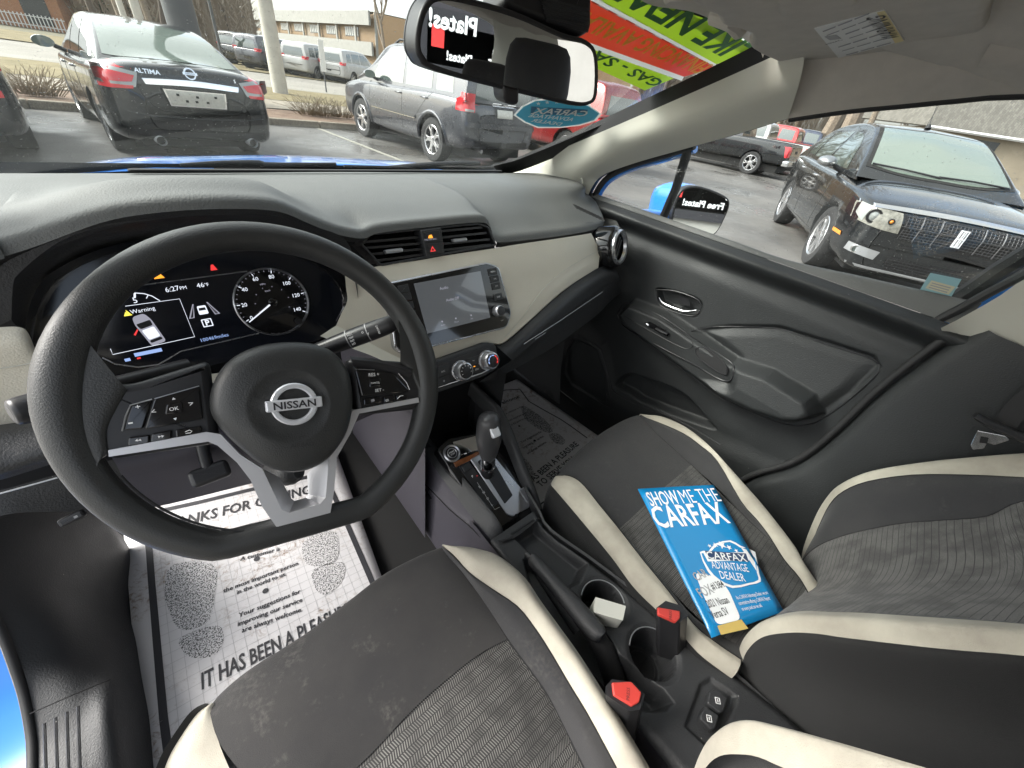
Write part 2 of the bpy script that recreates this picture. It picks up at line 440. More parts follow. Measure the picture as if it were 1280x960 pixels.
# ================================================================= the blue car
CX, DX = .41, .055
car = empty('blue_sedan', (CX, 0, .0), label='blue sedan the picture is taken inside, with black and beige cabin and open driver side', cat_='car')
def fit_text(mb, fr, body, pa, pb, h, m, size=None, bold=0., px=True, shear=0):
    a = fr.px(*pa, h) if px else np.array(pa, float); b = fr.px(*pb, h) if px else np.array(pb, float)
    vs, fs = textmesh(body, bold); w0 = max(x for x, y in vs)-min(x for x, y in vs); mid0 = (max(x for x, y in vs)+min(x for x, y in vs))/2
    w = float(np.linalg.norm(b-a)); d = (b-a)/w; rot = math.atan2(d[1], d[0])
    size = size or w/w0; sx = w/(w0*size); c = (a+b)/2-d*mid0*size*sx
    mb.text(fr, body, size, c[0], c[1], h, m, rot, sx, bold, shear)
mat('screen_glass', (.03, .032, .035), .10, coat=1, emit=(.06, .065, .07), es=.35); mat('knob_skin', (.055, .055, .058), .32)  # screen_glass: faint grey emission stands in for sky reflected on the touch screen
# ---- steering wheel
tt = .597
WF = Fr((.058, .405, -.304), (1, 0, 0), (0, math.sin(tt), math.cos(tt)))
WR = WF.sub(0, 0, 0, math.radians(-13))
sw = MB(); ring = []
for i in range(96):
    a = 2*PI*i/96; r = .1695
    s_ = -math.sin(a)
    if s_ > .86: r = min(r, .150/s_+.004)
    ring.append(WR.p(r*math.cos(a), r*math.sin(a)))
rad = []
for i in range(96):
    a = (2*PI*i/96) % (2*PI); th = .0148
    for g in (math.radians(172), math.radians(8)): th += .0035*math.exp(-((a-g+PI) % (2*PI)-PI)**2/.12)
    rad.append(th)
sw.tube(ring, rad, 'leather', 20, closed=True, cap=False)
sw.tube([WR.p(.151*math.cos(a), .151*math.sin(a), .0075) for a in np.linspace(math.radians(205), math.radians(250), 20)], .0012, 'rubber', 6)
sw_o = sw.build('steering_wheel', car, 60)
b = MB()
for g, s_ in ((172, -1), (8, 1)):      # grips that flow from the rim into the spokes
    pass
b.prism(WF, rpoly(WF.poly([(118, 480), (165, 480), (262, 450), (275, 552), (262, 556), (138, 575), (116, 560)], .004), .008), -.012, .008, 'satin_black', r=.008)
b.build('spoke', sw_o, 40); b = MB()
b.prism(WF, rpoly(WF.poly([(434, 448), (505, 452), (528, 470), (530, 500), (520, 512), (444, 520)], .004), .008), -.012, .008, 'satin_black', r=.008)
b.strip([[WF.p(*WF.px(x, y), .008) for x, y in c] for c in ([(128, 492), (165, 482), (262, 447)], [(150, 506), (170, 494), (262, 466)])], 'satin_black', 20, 3, .004, WF.n) if 0 else None
b.strip([[WF.p(*WF.px(x, y), .010) for x, y in c] for c in ([(434, 446), (470, 450), (512, 461)], [(438, 458), (470, 462), (508, 472)])], 'satin_black', 20, 3, .004, WF.n)
b.build('spoke', sw_o, 40)
b = MB()
hub = cat(WF.poly([(262, 510), (267, 478), (288, 449), (325, 431), (372, 426), (412, 434), (437, 460), (444, 500), (437, 540), (416, 572), (392, 588), (362, 593), (328, 583), (298, 560), (274, 535)], .028), 5, True)
n_ = len(hub); ctr = sum(hub)/n_; prof = [(1.0, -.012), (1.0, .012), (.985, .020), (.95, .0262), (.88, .0305), (.75, .0335), (.6, .035), (.54, .0355), (.50, .0335), (.3, .034), (0.001, .034)]
emc = WF.px(368, 505, .035)
rows = []
for k, h in prof:
    c0 = ctr*min(1, max(0, (k-.3)/.6))+emc*(1-min(1, max(0, (k-.3)/.6)))
    rows.append([WF.p(*(c0+((q-ctr)*(1 if k > .6 else .97)*k if k > .6 else np.array([math.cos(math.atan2(*(q-ctr)[::-1])), math.sin(math.atan2(*(q-ctr)[::-1]))])*.068*k)), h) for q in hub])
b.grid(rows, 'leather', True)
def hubt(s, a, bb, m='plastic', sz=None): fit_text(b, WF, s, a, bb, .0352, m, sz)
hubt('SRS', (374, 552), (389, 550), 'rubber'); hubt('AIRBAG', (363, 560), (392, 557), 'rubber')
b.build('airbag_cover', sw_o, 60)
b = MB(); EF = WR.sub(*(Fr.px(WR, 368, 505, .036)), .0)
po, pi = circ(.0222, 48), circ(.0165, 48)
mat('emblem_silver', (.74, .75, .78), .32, metal=.35)
b.ring(EF, po, pi, .034, .0395, 'emblem_silver', .0012)
b.box(EF, -.0262, .0262, -.0057, .0057, .034, .0418, 'emblem_silver', .0015)
b.text(EF, 'NISSAN', .0104, 0, -.0037, .0422, 'ink', 0, 1.15, .02)
b.build('emblem', sw_o, 40)
mat('spoke_silver', (.62, .62, .64), .36, metal=.5)
b = MB(); TP = [(135, 563), (258, 540), (276, 543), (300, 568), (328, 586), (352, 637), (362, 641), (400, 630), (407, 622), (412, 568), (430, 540), (441, 513), (523, 497), (524, 503), (449, 517), (438, 542), (421, 572), (418, 612), (413, 641), (406, 646), (358, 661), (345, 658), (328, 634), (313, 600), (296, 578), (272, 557), (260, 552), (136, 571)]
tp = WF.poly(TP, .012); i0, i1 = 0, len(tp)-1
fcs = [(0, 1, 26, 27), (1, 2, 25, 26), (2, 3, 24, 25), (3, 4, 23, 24), (4, 5, 22, 23), (5, 6, 20, 21, 22), (6, 7, 19, 20), (7, 8, 18, 19), (8, 9, 16, 17, 18), (9, 10, 15, 16), (10, 11, 14, 15), (11, 12, 13, 14)]
b.add([WF.p(q[0], q[1], .012) for q in tp], fcs, 'spoke_silver'); n_ = len(tp)
b.add([WF.p(q[0], q[1], .012) for q in tp]+[WF.p(q[0], q[1], -.004) for q in tp], [(k, (k+1) % n_, n_+(k+1) % n_, n_+k) for k in range(n_)], 'spoke_silver')
inn = [(328, 586), (352, 637), (362, 641), (400, 630), (407, 622), (412, 566)]; hol = [(350, 597), (364, 623), (368, 626), (382, 622), (385, 618), (384, 592)]
b.grid([[WF.p(*WF.px(x, y, .012), .0105) for x, y in inn], [WF.p(*WF.px(x, y, -.012), -.012) for x, y in hol]], 'spoke_silver')
b.build('trim', sw_o, 30)
b = MB()
def key(pts, h=.0115, m='gloss_black', r=.0012): b.prism(WF, rpoly(WF.poly(pts, h), .0018, 3), .006, h, m, r=r, k=2)
for q in ([(153.5, 538), (163.6, 507), (190, 500), (178.5, 536)], [(192.5, 499), (249, 483), (253.6, 524), (180.5, 537)], [(160, 547), (187, 543.5), (186.4, 555), (159.6, 558)], [(189, 542.5), (214.6, 537.4), (214.6, 549.2), (188, 554.2)], [(219, 537.4), (251, 532.4), (252.6, 541), (220, 547.5)],
          [(444, 462), (491, 466), (511, 487), (509.6, 490), (452.5, 495.4)], [(455, 498), (477, 495.5), (478, 503), (455, 507)], [(480, 495.2), (493, 493.6), (493.5, 502), (480.5, 504)], [(495, 493.4), (508, 491.4), (509, 498), (496, 501)]): key(q)
key([(208, 505.5), (228, 502), (229, 516), (206, 518.5)], .0128); key([(462, 473), (476, 472), (477, 483), (462, 484.5)], .0128)
def kt(s, a, bb, m='white_print', sz=None, bold=.01): fit_text(b, WF, s, a, bb, .0133, m, sz, bold)
kt('OK', (212, 514), (224, 512)); kt('+', (170, 512), (176, 511)); kt('-', (161, 533), (167, 532)); kt('<', (191, 518), (196, 516)); kt('>', (238, 508), (243, 506)); kt('RES +', (461, 470.5), (474, 469.5)); kt('CANCEL', (463.5, 480), (475, 479)); kt('SET -', (469, 490), (480, 488.6))
def tri(cx, cy, s, rot, m='white_print', fr=WF, h=.0133):
    c = fr.px(cx, cy, h); b.face(fr, [c+s*np.array([math.cos(rot+k*2*PI/3), math.sin(rot+k*2*PI/3)]) for k in range(3)], h, m)
tri(217, 498.5, .0016, PI/2); tri(219, 523.5, .0016, -PI/2)
for x, y in ((171, 550.5), (175, 550)): tri(x, y, .0014, PI)
for x, y in ((199, 545.8), (203, 545.2)): tri(x, y, .0014, 0)
b.tube([WF.p(*WF.px(x, y, .0133), .0133) for x, y in ((231, 540), (237, 537.5), (240, 539), (238, 541), (232, 542))], .0004, 'white_print', 4)
b.tube([WF.p(*WF.px(x, y, .0133), .0133) for x, y in ((497, 498.5), (500, 495), (504, 494.5))], .0006, 'white_print', 4)
for x in (466, 484): b.box(WF.sub(*WF.px(x, 500.5, .0133)), -.002, .002, -.0015, .0015, .0126, .0135, 'grey_print')
# wing highlights along the pads
b.tube([WF.p(*WF.px(x, y, .012), .012) for x, y in ((152.5, 539), (157, 520), (163, 506.5), (190, 499))], .0006, 'silver', 5)
b.tube([WF.p(*WF.px(x, y, .012), .012) for x, y in ((193, 498.4), (249, 482.4))], .0005, 'silver', 5)
b.tube([WF.p(*WF.px(x, y, .012), .012) for x, y in ((444, 461.4), (468, 462.4))], .0005, 'silver', 5)
b.tube([WF.p(*WF.px(x, y, .012), .012) for x, y in ((498, 466.6), (508, 478), (512, 487))], .0006, 'silver', 5)
build_split(b, [lambda c: c[0] < .058, lambda c: True], 'button_pad', sw_o, 30)
for a0_, a1_, pp in ((157, 204, [(120, 575), (136, 566), (136, 535), (148, 508), (156, 494), (160, 486)]), (-24, 34, [(497, 452), (508, 462), (516, 478), (523, 497), (523, 505), (519, 520)])):
    b = MB(); aa = np.linspace(math.radians(a0_), math.radians(a1_), 9); q1 = [np.array((math.cos(a), math.sin(a)))*.163 for a in aa]; q1 = [WF.p(*(WR.p(q[0], q[1])-WF.o)@np.array([WF.u, WF.v]).T, 0) for q in q1]
    q2 = [WF.p(*WF.px(x, y), 0) for x, y in pp]
    if a0_ > 0: q1 = q1[::-1]
    else: q1 = q1[::-1]
    if a0_ > 0: q1 = q1[::-1]; q2 = q2[::-1]
    b.strip([[p+WF.n*.008 for p in q1], [(p*.5+q*.5)+WF.n*.011 for p, q in zip(resample(q1, 20), resample(q2, 20))], [p+WF.n*.009 for p in q2], [p-WF.n*.006 for p in q2]], 'leather', 24, 5)
    b.build('thumb_rest', sw_o, 60)
# column shroud, stalks
b = MB()
cc = WF.p(0, -.02, 0)
b.tube([WF.p(0, -.02, -.015), WF.p(0, -.03, -.06), WF.p(0, -.035, -.15), WF.p(0, -.02, -.24)], [.05, .06, .058, .055], 'plastic', 24, smooth=4)
b.tube([WF.p(-.03, -.10, -.10), WF.p(-.02, -.098, -.05), WF.p(-.012, -.1, -.035)], [.016, .018, .008], 'plastic', 14, smooth=4)
b.build('steering_column', car, 60)
b = MB()
A_, B_ = P(404, 436, 'y', .475), P(494, 403, 'y', .44); d_ = (B_-A_)/np.linalg.norm(B_-A_)
b.tube([A_-d_*.09, A_-d_*.01, A_+d_*.02, A_+d_*.05, B_-d_*.012, B_], [.009, .010, .0115, .0125, .012, .009], 'satin_black', 20, smooth=5)
SFr = Fr((A_+B_)/2, d_, np.array([0, .3, 1])); SFr.o = SFr.o+SFr.n*0
for t0 in (.35, .62): b.tube([A_+d_*.10*t0*1.0, A_+d_*(.10*t0+.0012)], .0127, 'grey_print', 20)
nv = -np.array(A_)/np.linalg.norm(A_); TF = Fr(A_+(B_-A_)*.42+nv*.0125, d_, np.cross(nv, d_)); TF = Fr(TF.o, TF.u, np.cross(-TF.u, nv)*-1 if False else np.cross(nv, TF.u))
for k, (s1, s2) in enumerate((('MIST', 0), ('OFF', 0), ('INT', 0), ('LO', 0))): b.text(TF, s1, .0036, -.004, .004-.0042*k, .0006, 'white_print', 0, 1, .01)
b.text(TF, 'o', .006, .012, .001, .0006, 'white_print'); b.text(TF, 'v', .006, .018, -.003, .0006, 'white_print'); b.text(TF, 'FRONT', .0036, .033, -.001, .0006, 'white_print', PI/2)
b.build('wiper_stalk', car, 50)
b = MB()
A_, B_ = P(120, 488, 'y', .47), P(12, 517, 'y', .45); d_ = (B_-A_)/np.linalg.norm(B_-A_)
b.tube([A_-d_*.08, A_, B_-d_*.03, B_-d_*.004, B_], [.008, .009, .0125, .012, .007], 'satin_black', 18, smooth=4)
b.build('indicator_stalk', car, 50)
b = MB(); TF = Fr(P(130, 494, 'y', .45), (1, 0, 0), (0, .55, .83))
b.box(TF, -.006, .006, .000, .0012, 0, .0006, 'white_print')
for k in range(4): b.box(TF, -.006+.0018*k, -.005+.0018*k, .002, .006, 0, .0006, 'white_print')
b.face(TF, circ(.0028, 12, (.003, .004)), .0006, 'white_print')
tri2 = lambda x, s: b.face(TF, [(x, -.002), (x-.004*s, -.0045), (x, -.007)][::-s], .0006, 'white_print')
tri2(-.001, 1); tri2(.001, -1)
b.build('stalk_symbol', car, 50)
# ---------------------------------------------------------------- dashboard
def wsy(x): return 1.17-.10*((x-CX)/.6)**2
front = [(-.70, .60, -.245), (-.40, .60, -.235)]+[tuple(P(x, y, 'y', v)) for x, y, v in ((-40, 332, .61), (0, 322, .62), (45, 308, .622), (85, 293, .62), (125, 279, .618), (165, 270, .616), (230, 263, .614), (300, 261, .614), (350, 265, .618), (385, 279, .63), (415, 291, .64), (440, 297, .648), (456, 298, .655), (475, 291, .66), (530, 284.5, .66), (598, 278, .66), (612, 284, .662), (621, 303, .662), (650, 301, .665), (700, 295, .675), (739, 288, .69), (755, 280, .73))]
front.append((1.075, .80, -.262))
b = MB(); rows = []
for x, y, z in front:
    zb = -.2+min(.01, max(0, (z+.2))*.5)
    deep = z < -.25 and x > .5
    pr = [(y, z), (y+.008, z+.012), (y+.03, z+(.022 if deep else .015)), (y+.09, max(zb-.004 if not deep else z+.052, z+.018) if not deep else z+.05), (.84 if y < .78 else .86, zb-(.006 if deep else 0)), (.95, -.206), (1.05, -.218), (wsy(x), -.24)]
    if y+.09 > .83: pr = [(y, z), (y+.02, z+.012), (y+.05, z+.022), (y+.09, -.228), (.95, -.222), (1.0, -.22), (1.05, -.222), (wsy(x), -.24)]
    rows.append([np.array((x, q[0], q[1])) for q in pr])
rr = [cat(r, 5) for r in rows]; rr = list(zip(*rr)); rr = [cat(r, 4) for r in rr]
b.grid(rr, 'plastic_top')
# dark lip folding under the front edge
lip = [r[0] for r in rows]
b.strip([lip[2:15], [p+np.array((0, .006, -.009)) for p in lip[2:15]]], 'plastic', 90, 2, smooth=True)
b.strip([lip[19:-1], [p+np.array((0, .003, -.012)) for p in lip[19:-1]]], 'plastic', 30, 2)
dash = b.build('dashboard', car, 50)
# defroster slot and speaker grille strips
b = MB()
for k in range(9):
    x0, y0 = 715+k*4.0, 257+k*1.9
    q = [P(x0, y0, 'z', -.232), P(x0+5, y0+1, 'z', -.232), P(x0+9, y0+6.5, 'z', -.232), P(x0+5.5, y0+6.5, 'z', -.232)]
    q = [np.array([p[0], p[1], p[2]]) for p in q]
    b.add([p+np.array((0, 0, .004)) for p in q], [(0, 1, 2, 3)], 'black_void')
fr_ = Fr(P(737, 281, 'z', -.25), (1, 0, 0), (0, 1, .3)); b.text(fr_, 'AIRBAG', .009, 0, 0, .004, 'plastic')
b.build('side_defroster', dash, flat=True)
b = MB(); fr_ = Fr((0, 1.02, -.209), (1, 0, 0), (0, 1, -.09))
b.box(fr_, .00, .86, .0, .022, 0, .003, 'black_void', .01)
b.build('defroster_slot', dash)
# binnacle hood inside, cluster
lipl = [(14, 400, .62), (17, 352, .62), (28, 338, .62), (47, 321, .62), (75, 302, .62), (112, 287, .62), (169, 277, .62), (240, 269, .62), (300, 267, .62), (350, 271, .622), (392, 288, .635), (425, 315, .65), (438, 345, .655)]
L1 = [P(*q[:2], 'y', q[2]) for q in lipl]
L2 = [P(x, y, 'y', .685) for x, y in ((33, 424), (36, 385), (52, 352), (72, 336), (96, 323), (130, 310), (175, 300), (235, 296), (300, 297), (350, 304), (392, 318), (425, 340), (436, 362))]
L3 = [P(x, y, 'y', .70) for x, y in ((40, 428), (46, 392), (64, 358), (84, 342), (106, 330), (140, 317), (182, 308), (235, 304), (300, 305), (346, 311), (385, 325), (414, 345), (426, 366))]
b = MB(); b.strip([L1, [(p*.45+q*.55)+np.array((0, 0, .006)) for p, q in zip(L1, L2)], L2], 'plastic', 60, 6)
L0 = [P(*q, 'y', .62) for q in ((-5, 409), (-6, 360), (0, 333), (40, 312), (72, 299), (112, 284), (169, 271.5), (240, 264.5), (300, 263), (350, 267), (390, 282), (430, 298), (446, 330))]
b.strip([L0, L1], 'plastic', 60, 2)
hood = b.build('instrument_hood', dash, 60)
CF = Fr(P(290, 385, 'y', .70), (1, 0, 0), (0, .38, .925))
co = [(40, 428), (46, 392), (64, 358), (84, 342), (106, 330), (140, 317), (182, 308), (235, 304), (300, 305), (346, 311), (385, 325), (414, 345), (427, 366), (428, 385), (416, 408), (398, 425), (330, 440), (240, 463), (170, 478), (120, 478), (60, 460)]
b = MB()
cfo = CF.poly(co); b.face(CF, cfo, 0, 'lcd')
outer = cat([CF.p(a[0], a[1], 0) for a in cfo], 3, True); o2 = cat([P(x, y, 'y', .675) for x, y in ((33, 424), (36, 385), (52, 352), (72, 336), (96, 323), (130, 310), (175, 300), (235, 296), (300, 297), (350, 304), (392, 318), (425, 340), (437, 362), (438, 388), (424, 414), (402, 432), (330, 450), (240, 475), (170, 490), (118, 488), (50, 465))], 3, True)
b.grid([[p for p in o2], [p for p in outer]], 'gloss_black', True)
L4 = [P(x, y, 'y', .62) for x, y in ((446, 345), (447, 385), (436, 420), (404, 447), (330, 468), (240, 492), (170, 505), (110, 500), (20, 480), (8, 440))]
L5 = [P(x, y, 'y', .675) for x, y in ((437, 362), (438, 388), (424, 414), (402, 432), (330, 450), (240, 475), (170, 490), (118, 488), (50, 465), (33, 424))]
b.strip([L5, L4], 'plastic', 60, 4)
clus = b.build('instrument_cluster', dash, 40)
b = MB(); hh = .0015
def line(pts, w, m, fr=CF, h=.0015):
    ps = [fr.p(*fr.px(x, y, h), h) for x, y in pts]; b.tube(ps, w, m, 5)
line([(162, 358.5), (180, 356), (309, 339)], .0009, 'silver'); line([(128, 447), (144, 455), (173, 459), (198, 455.5), (212, 447.5), (226, 439), (323.7, 416.6)], .0011, 'silver')
line([(156.6, 382.7), (224.5, 373.5), (243.3, 420.9), (140.9, 443.2), (138, 436)], .0004, 'lit_white')
line([(167, 366), (180, 367), (190, 370), (200, 376)], .0006, 'lit_white'); line([(168.5, 372), (168.5, 366)], .0012, 'lit_white'); line([(183, 373), (185, 369)], .0005, 'lit_white')
def ct(s, a, bb, m='lit_white', sz=None, bold=.0): fit_text(b, CF, s, a, bb, .0016, m, sz, bold)
ct('6:27', (208, 365.5), (225, 362.5)); ct('PM', (225.7, 362.3), (233.8, 361)); ct('46', (247, 360), (256, 358.5)); ct('°F', (256.5, 358), (261.5, 357.2)); ct('5', (167.6, 379), (172.6, 378.3)); ct('Warning', (164, 392.5), (194.5, 387), bold=.0); ct('100469miles', (252, 427.5), (286, 420), 'lit_blue')
ct('!', (158.2, 393), (159.4, 392.8), 'ink'); 
q = CF.px(159, 391.5); b.face(CF, [q+np.array(v) for v in ((-.0045, -.0035), (.0045, -.0035), (0, .0045))], .0012, 'lit_yellow')
# pictured car seen from above
q = CF.px(186, 412); sh = CF.sub(q[0], q[1], 0, math.radians(12))
b.face(sh, rpoly([(-.009, -.0225), (.009, -.0225), (.010, .012), (.007, .0225), (-.007, .0225), (-.010, .012)], .004), .0012, 'lit_grey')
b.face(sh, rpoly([(-.0075, .004), (.0075, .004), (.0085, .012), (-.0085, .012)], .002), .0016, 'ink'); b.face(sh, rpoly([(-.007, -.013), (.007, -.013), (.0075, .002), (-.0075, .002)], .002), .0016, 'lit_white'); b.face(sh, rpoly([(-.0075, -.018), (.0075, -.018), (.007, -.014), (-.007, -.014)], .002), .0016, 'ink')
b.face(sh, [(-.0105, .006), (-.018, .0005), (-.017, -.0015), (-.0105, .004)], .0016, 'lit_red')
q = CF.px(253, 387); sh = CF.sub(q[0], q[1])
b.face(sh, rpoly([(-.006, -.007), (.006, -.007), (.0055, .006), (-.0055, .006)], .002), .0014, 'lit_white'); b.face(sh, [(-.0045, -.001), (.0045, -.001), (.004, .003), (-.004, .003)], .0018, 'ink')
for s_ in (-1, 1): b.face(sh, [(s_*.008, .010), (s_*.0095, .010), (s_*.020, -.010), (s_*.013, -.010)][::s_], .0014, 'lit_grey'); b.face(sh, [(s_*.0087, .008), (s_*.009, .008), (s_*.0175, -.009), (s_*.0145, -.009)][::s_], .0016, 'ink')
q = CF.px(259, 403.3); sh = CF.sub(q[0], q[1]); b.ring(sh, rpoly([(-.0065, -.006), (.0065, -.006), (.0065, .006), (-.0065, .006)], .001, 2), rpoly([(-.0052, -.0047), (.0052, -.0047), (.0052, .0047), (-.0052, .0047)], .001, 2), .001, .0015, 'lit_white'); b.text(sh, 'P', .011, 0, -.0037, .0016, 'lit_white', 0, 1, .03)
q = CF.px(184, 441); sh = CF.sub(q[0], q[1], 0, 0); b.box(sh, -.014, .017, -.002, .003, .0008, .0014, 'lit_blue'); b.box(sh, -.013, -.009, -.006, -.0038, .0008, .0014, 'lit_red'); b.box(sh, -.026, -.020, -.006, -.002, .0008, .0014, 'lit_blue')
b.face(CF.sub(*CF.px(198.3, 345.4)), [(-.006, -.003), (.006, -.003), (.003, .003), (-.003, .003)], .0015, 'lit_orange'); b.face(CF.sub(*CF.px(266.4, 334.4)), [(-.0045, -.004), (.0045, -.004), (.001, .0045), (-.002, .004)], .0015, 'lit_red')
b.build('display', clus, 30)
b = MB(); sc = CF.px(340.7, 377.5); G = CF.sub(sc[0], sc[1]); e1 = np.linalg.norm(CF.px(388, 381)-CF.px(293, 377))/2
b.lathe(G, [(e1, .001), (e1, .006), (e1*.975, .007), (e1*.95, .004), (e1*.94, .001)], 'silver', 64); b.face(G, circ(e1*.945, 64), .0012, 'gloss_black')
for s, x, y in (('0', 314, 397), ('20', 305, 381), ('40', 305.6, 361.8), ('60', 319, 348.7), ('80', 339, 345.8), ('100', 357.7, 354), ('120', 369.3, 369), ('140', 371, 386.5)):
    q = G.px(x, y); b.text(G, s, .0085, q[0], q[1]-.003, .0018, 'lit_white')
    d = q/np.linalg.norm(q); b.tube([G.p(*(d*e1*.84), .002), G.p(*(d*e1*.92), .002)], .0006, 'lit_white', 4)
    b.tube([G.p(*(d*e1*.44), .002), G.p(*(d*e1*.47), .002)], .0004, 'lit_grey', 4)
a0 = G.px(314, 397); a0 = math.atan2(a0[1], a0[0]); a1 = G.px(371, 386.5); a1 = math.atan2(a1[1], a1[0])
for k in range(29):
    a = a0-(a0+2*PI*(a0 < a1)-a1)*k/28; b.tube([G.p(e1*.88*math.cos(a), e1*.88*math.sin(a), .002), G.p(e1*.92*math.cos(a), e1*.92*math.sin(a), .002)], .0003, 'lit_grey', 4)
b.text(G, 'MPH', .004, -.006, e1*.52, .0018, 'lit_grey'); b.text(G, 'km/h', .004, -.002, e1*.32, .0018, 'lit_grey')
q = G.px(310.4, 403); b.tube([G.p(*(-q*.06), .005), G.p(*(q*.98), .005)], [.0014, .0007], 'lit_white', 6)
b.lathe(G, [(.007, .0015), (.007, .006), (.005, .007), (.0001, .007)], 'gloss_black', 24)
b.build('speedometer', clus, 40)
b = MB(); q = CF.px(372, 401); K = CF.sub(q[0], q[1]); b.lathe(K, [(.005, 0), (.005, .012), (.0042, .014), (.0001, .014)], 'satin_black', 16); b.build('trip_knob', clus, 40)
b = MB()
def fdash(p, x1=.62): return p[1]-(.655+.548*(p[2]+.26)+.045*max(0., (p[0]-.55)/.4)**1.5)
def D(pts, off=0.): return [PSf(x, y, lambda p: fdash(p)+off) for x, y in pts]
up = [(431, 341), (450, 338), (479, 331.5), (520, 326), (557, 319.5), (590, 314.5), (614, 311), (640, 306.5), (670, 302), (705, 297), (739, 291.5)]
mid = [(434, 376), (440, 392), (462, 402), (520, 400), (560, 390), (600, 385), (632, 378), (655, 360), (690, 347), (722, 330), (750, 313)]
lo2 = [(420, 407), (428, 411), (455, 430), (500, 452), (530, 452), (575, 438), (613, 429), (629, 428), (660, 402), (705, 362), (748, 334)]
b.strip([D(up), D([(a+c)/2*1.0 if 0 else ((ax+cx)/2, (ay+cy)/2) for (ax, ay), (cx, cy), a, c in zip(up, mid, up, mid)], .0015), D(mid), D([((ax+cx)/2, (ay+cy)/2) for (ax, ay), (cx, cy) in zip(mid, lo2)], .0015), D(lo2)], 'beige', 80, 6)
b.strip([D(lo2), D([(x, y+1.2) for x, y in lo2], -.012)], 'beige', 80, 2)
# left of the wheel and under the cluster
Lf = lambda pts, v: [P(x, y, 'y', v) for x, y in pts]
b.strip([Lf([(-60, 414), (0, 409), (25, 409), (35, 416), (44, 437)], .60), Lf([(-60, 436), (0, 430), (28, 430), (40, 440), (50, 452)], .585), Lf([(-62, 468), (0, 464), (20, 461), (40, 457), (55, 452)], .58)], 'beige', 30, 4)
b.strip([Lf([(-62, 468), (0, 464), (20, 461), (40, 457), (55, 452)], .58), Lf([(-65, 500), (0, 496), (25, 492), (50, 485), (70, 480)], .575), Lf([(-70, 540), (0, 531), (25, 527), (50, 520), (80, 510)], .57)], 'beige', 30, 4)
b.strip([Lf([(60, 452), (110, 470), (180, 473), (260, 468), (330, 455)], .605), Lf([(60, 500), (110, 505), (180, 490), (260, 480), (330, 465)], .58)], 'beige', 30, 4)
b.strip([Lf([(420, 407), (440, 416), (470, 433), (510, 453)], .53), Lf([(400, 420), (430, 432), (470, 447), (512, 468)], .50)], 'beige', 20, 3)
tr = b.build('trim_panel', dash, 40, label='beige leather-look trim panel across the dashboard')
b = MB()
ST = D([(750, 313), (735, 320), (710, 335), (690, 350), (672, 370), (655, 394), (640, 412), (631, 421)], .0035)
b.tube(ST, .0006, 'pillar_trim', 5, smooth=4)
for pts in (Lf([(0, 460.5), (20, 457.5), (40, 453.5), (50, 450)], .578),): b.tube(pts, .0006, 'pillar_trim', 5, smooth=4)
build_split(b, [lambda c: c[0] < .15, lambda c: True], 'stitched_seam', tr)
# knee panels
b = MB()
b.strip([Lf([(-70, 540), (0, 531), (25, 527), (50, 520), (110, 506)], .57), Lf([(-70, 555), (0, 545), (30, 540), (60, 533), (120, 518)], .53), Lf([(-70, 602), (0, 590), (35, 578), (70, 568), (140, 550)], .50), Lf([(-70, 615), (0, 600), (40, 588), (78, 576), (150, 556)], .53)], 'plastic', 40, 5)
b.strip([Lf([(-80, 632), (0, 613), (40, 602), (75, 592), (150, 572)], .62), Lf([(-80, 680), (0, 645), (60, 640), (110, 640), (170, 640)], .60)], 'plastic', 20, 3)
b.tube(Lf([(-40, 630), (0, 617), (40, 606), (72, 597)], .6), .0011, 'silver_satin', 6)
b.strip([Lf([(125, 552), (200, 540), (290, 520), (380, 500)], .60), Lf([(150, 590), (200, 580), (270, 563), (340, 560)], .56), Lf([(165, 640), (220, 628), (280, 613), (340, 598)], .60)], 'plastic_plum', 30, 5)
b.strip([Lf([(330, 500), (400, 470), (470, 450), (545, 450)], .585), Lf([(400, 560), (440, 530), (500, 505), (548, 490)], .60)], 'plastic_plum', 20, 3)
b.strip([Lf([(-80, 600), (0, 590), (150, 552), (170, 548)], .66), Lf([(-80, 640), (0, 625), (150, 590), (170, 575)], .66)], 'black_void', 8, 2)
b.build('knee_panel', dash, 50)
b = MB(); kf = Fr(P(90, 648, 'y', .58), (1, .1, .1), (0, .6, .8)); b.box(kf, -.012, .014, -.005, .006, 0, .008, 'satin_black', .003); b.box(kf, .004, .0075, -.001, .002, .008, .0086, 'grey_print'); b.build('fuel_release', dash, 40)
# glove box side
b = MB()
gt = [(620, 432), (630, 429), (645, 418), (682, 383), (720, 352), (748, 335), (762, 333), (772, 340)]
gm = [(640, 450), (650, 443), (665, 430), (695, 405), (730, 375), (755, 357), (768, 352), (776, 352)]
gb = [(598, 478), (622, 472), (655, 455), (692, 434), (725, 410), (748, 392), (765, 375), (776, 366)]
b.strip([D(gt, -.004), D([((a+c)/2, (e+f)/2) for (a, e), (c, f) in zip(gt, gm)], .016), D(gm, .012)], 'plastic', 50, 6)
b.strip([D(gm, .010), D(gb, -.02)], 'plastic', 50, 4)
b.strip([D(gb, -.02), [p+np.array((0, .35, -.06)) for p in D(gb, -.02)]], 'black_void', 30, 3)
glove = b.build('glove_box', dash, 50)
b = MB(); b.tube(D([(655, 430), (664, 424), (700, 401), (753, 365)], .022), .0010, 'silver_satin', 6); b.tube(D([(669, 424), (682, 416)], .022), .0008, 'silver_satin', 6); b.build('trim_strip', glove)
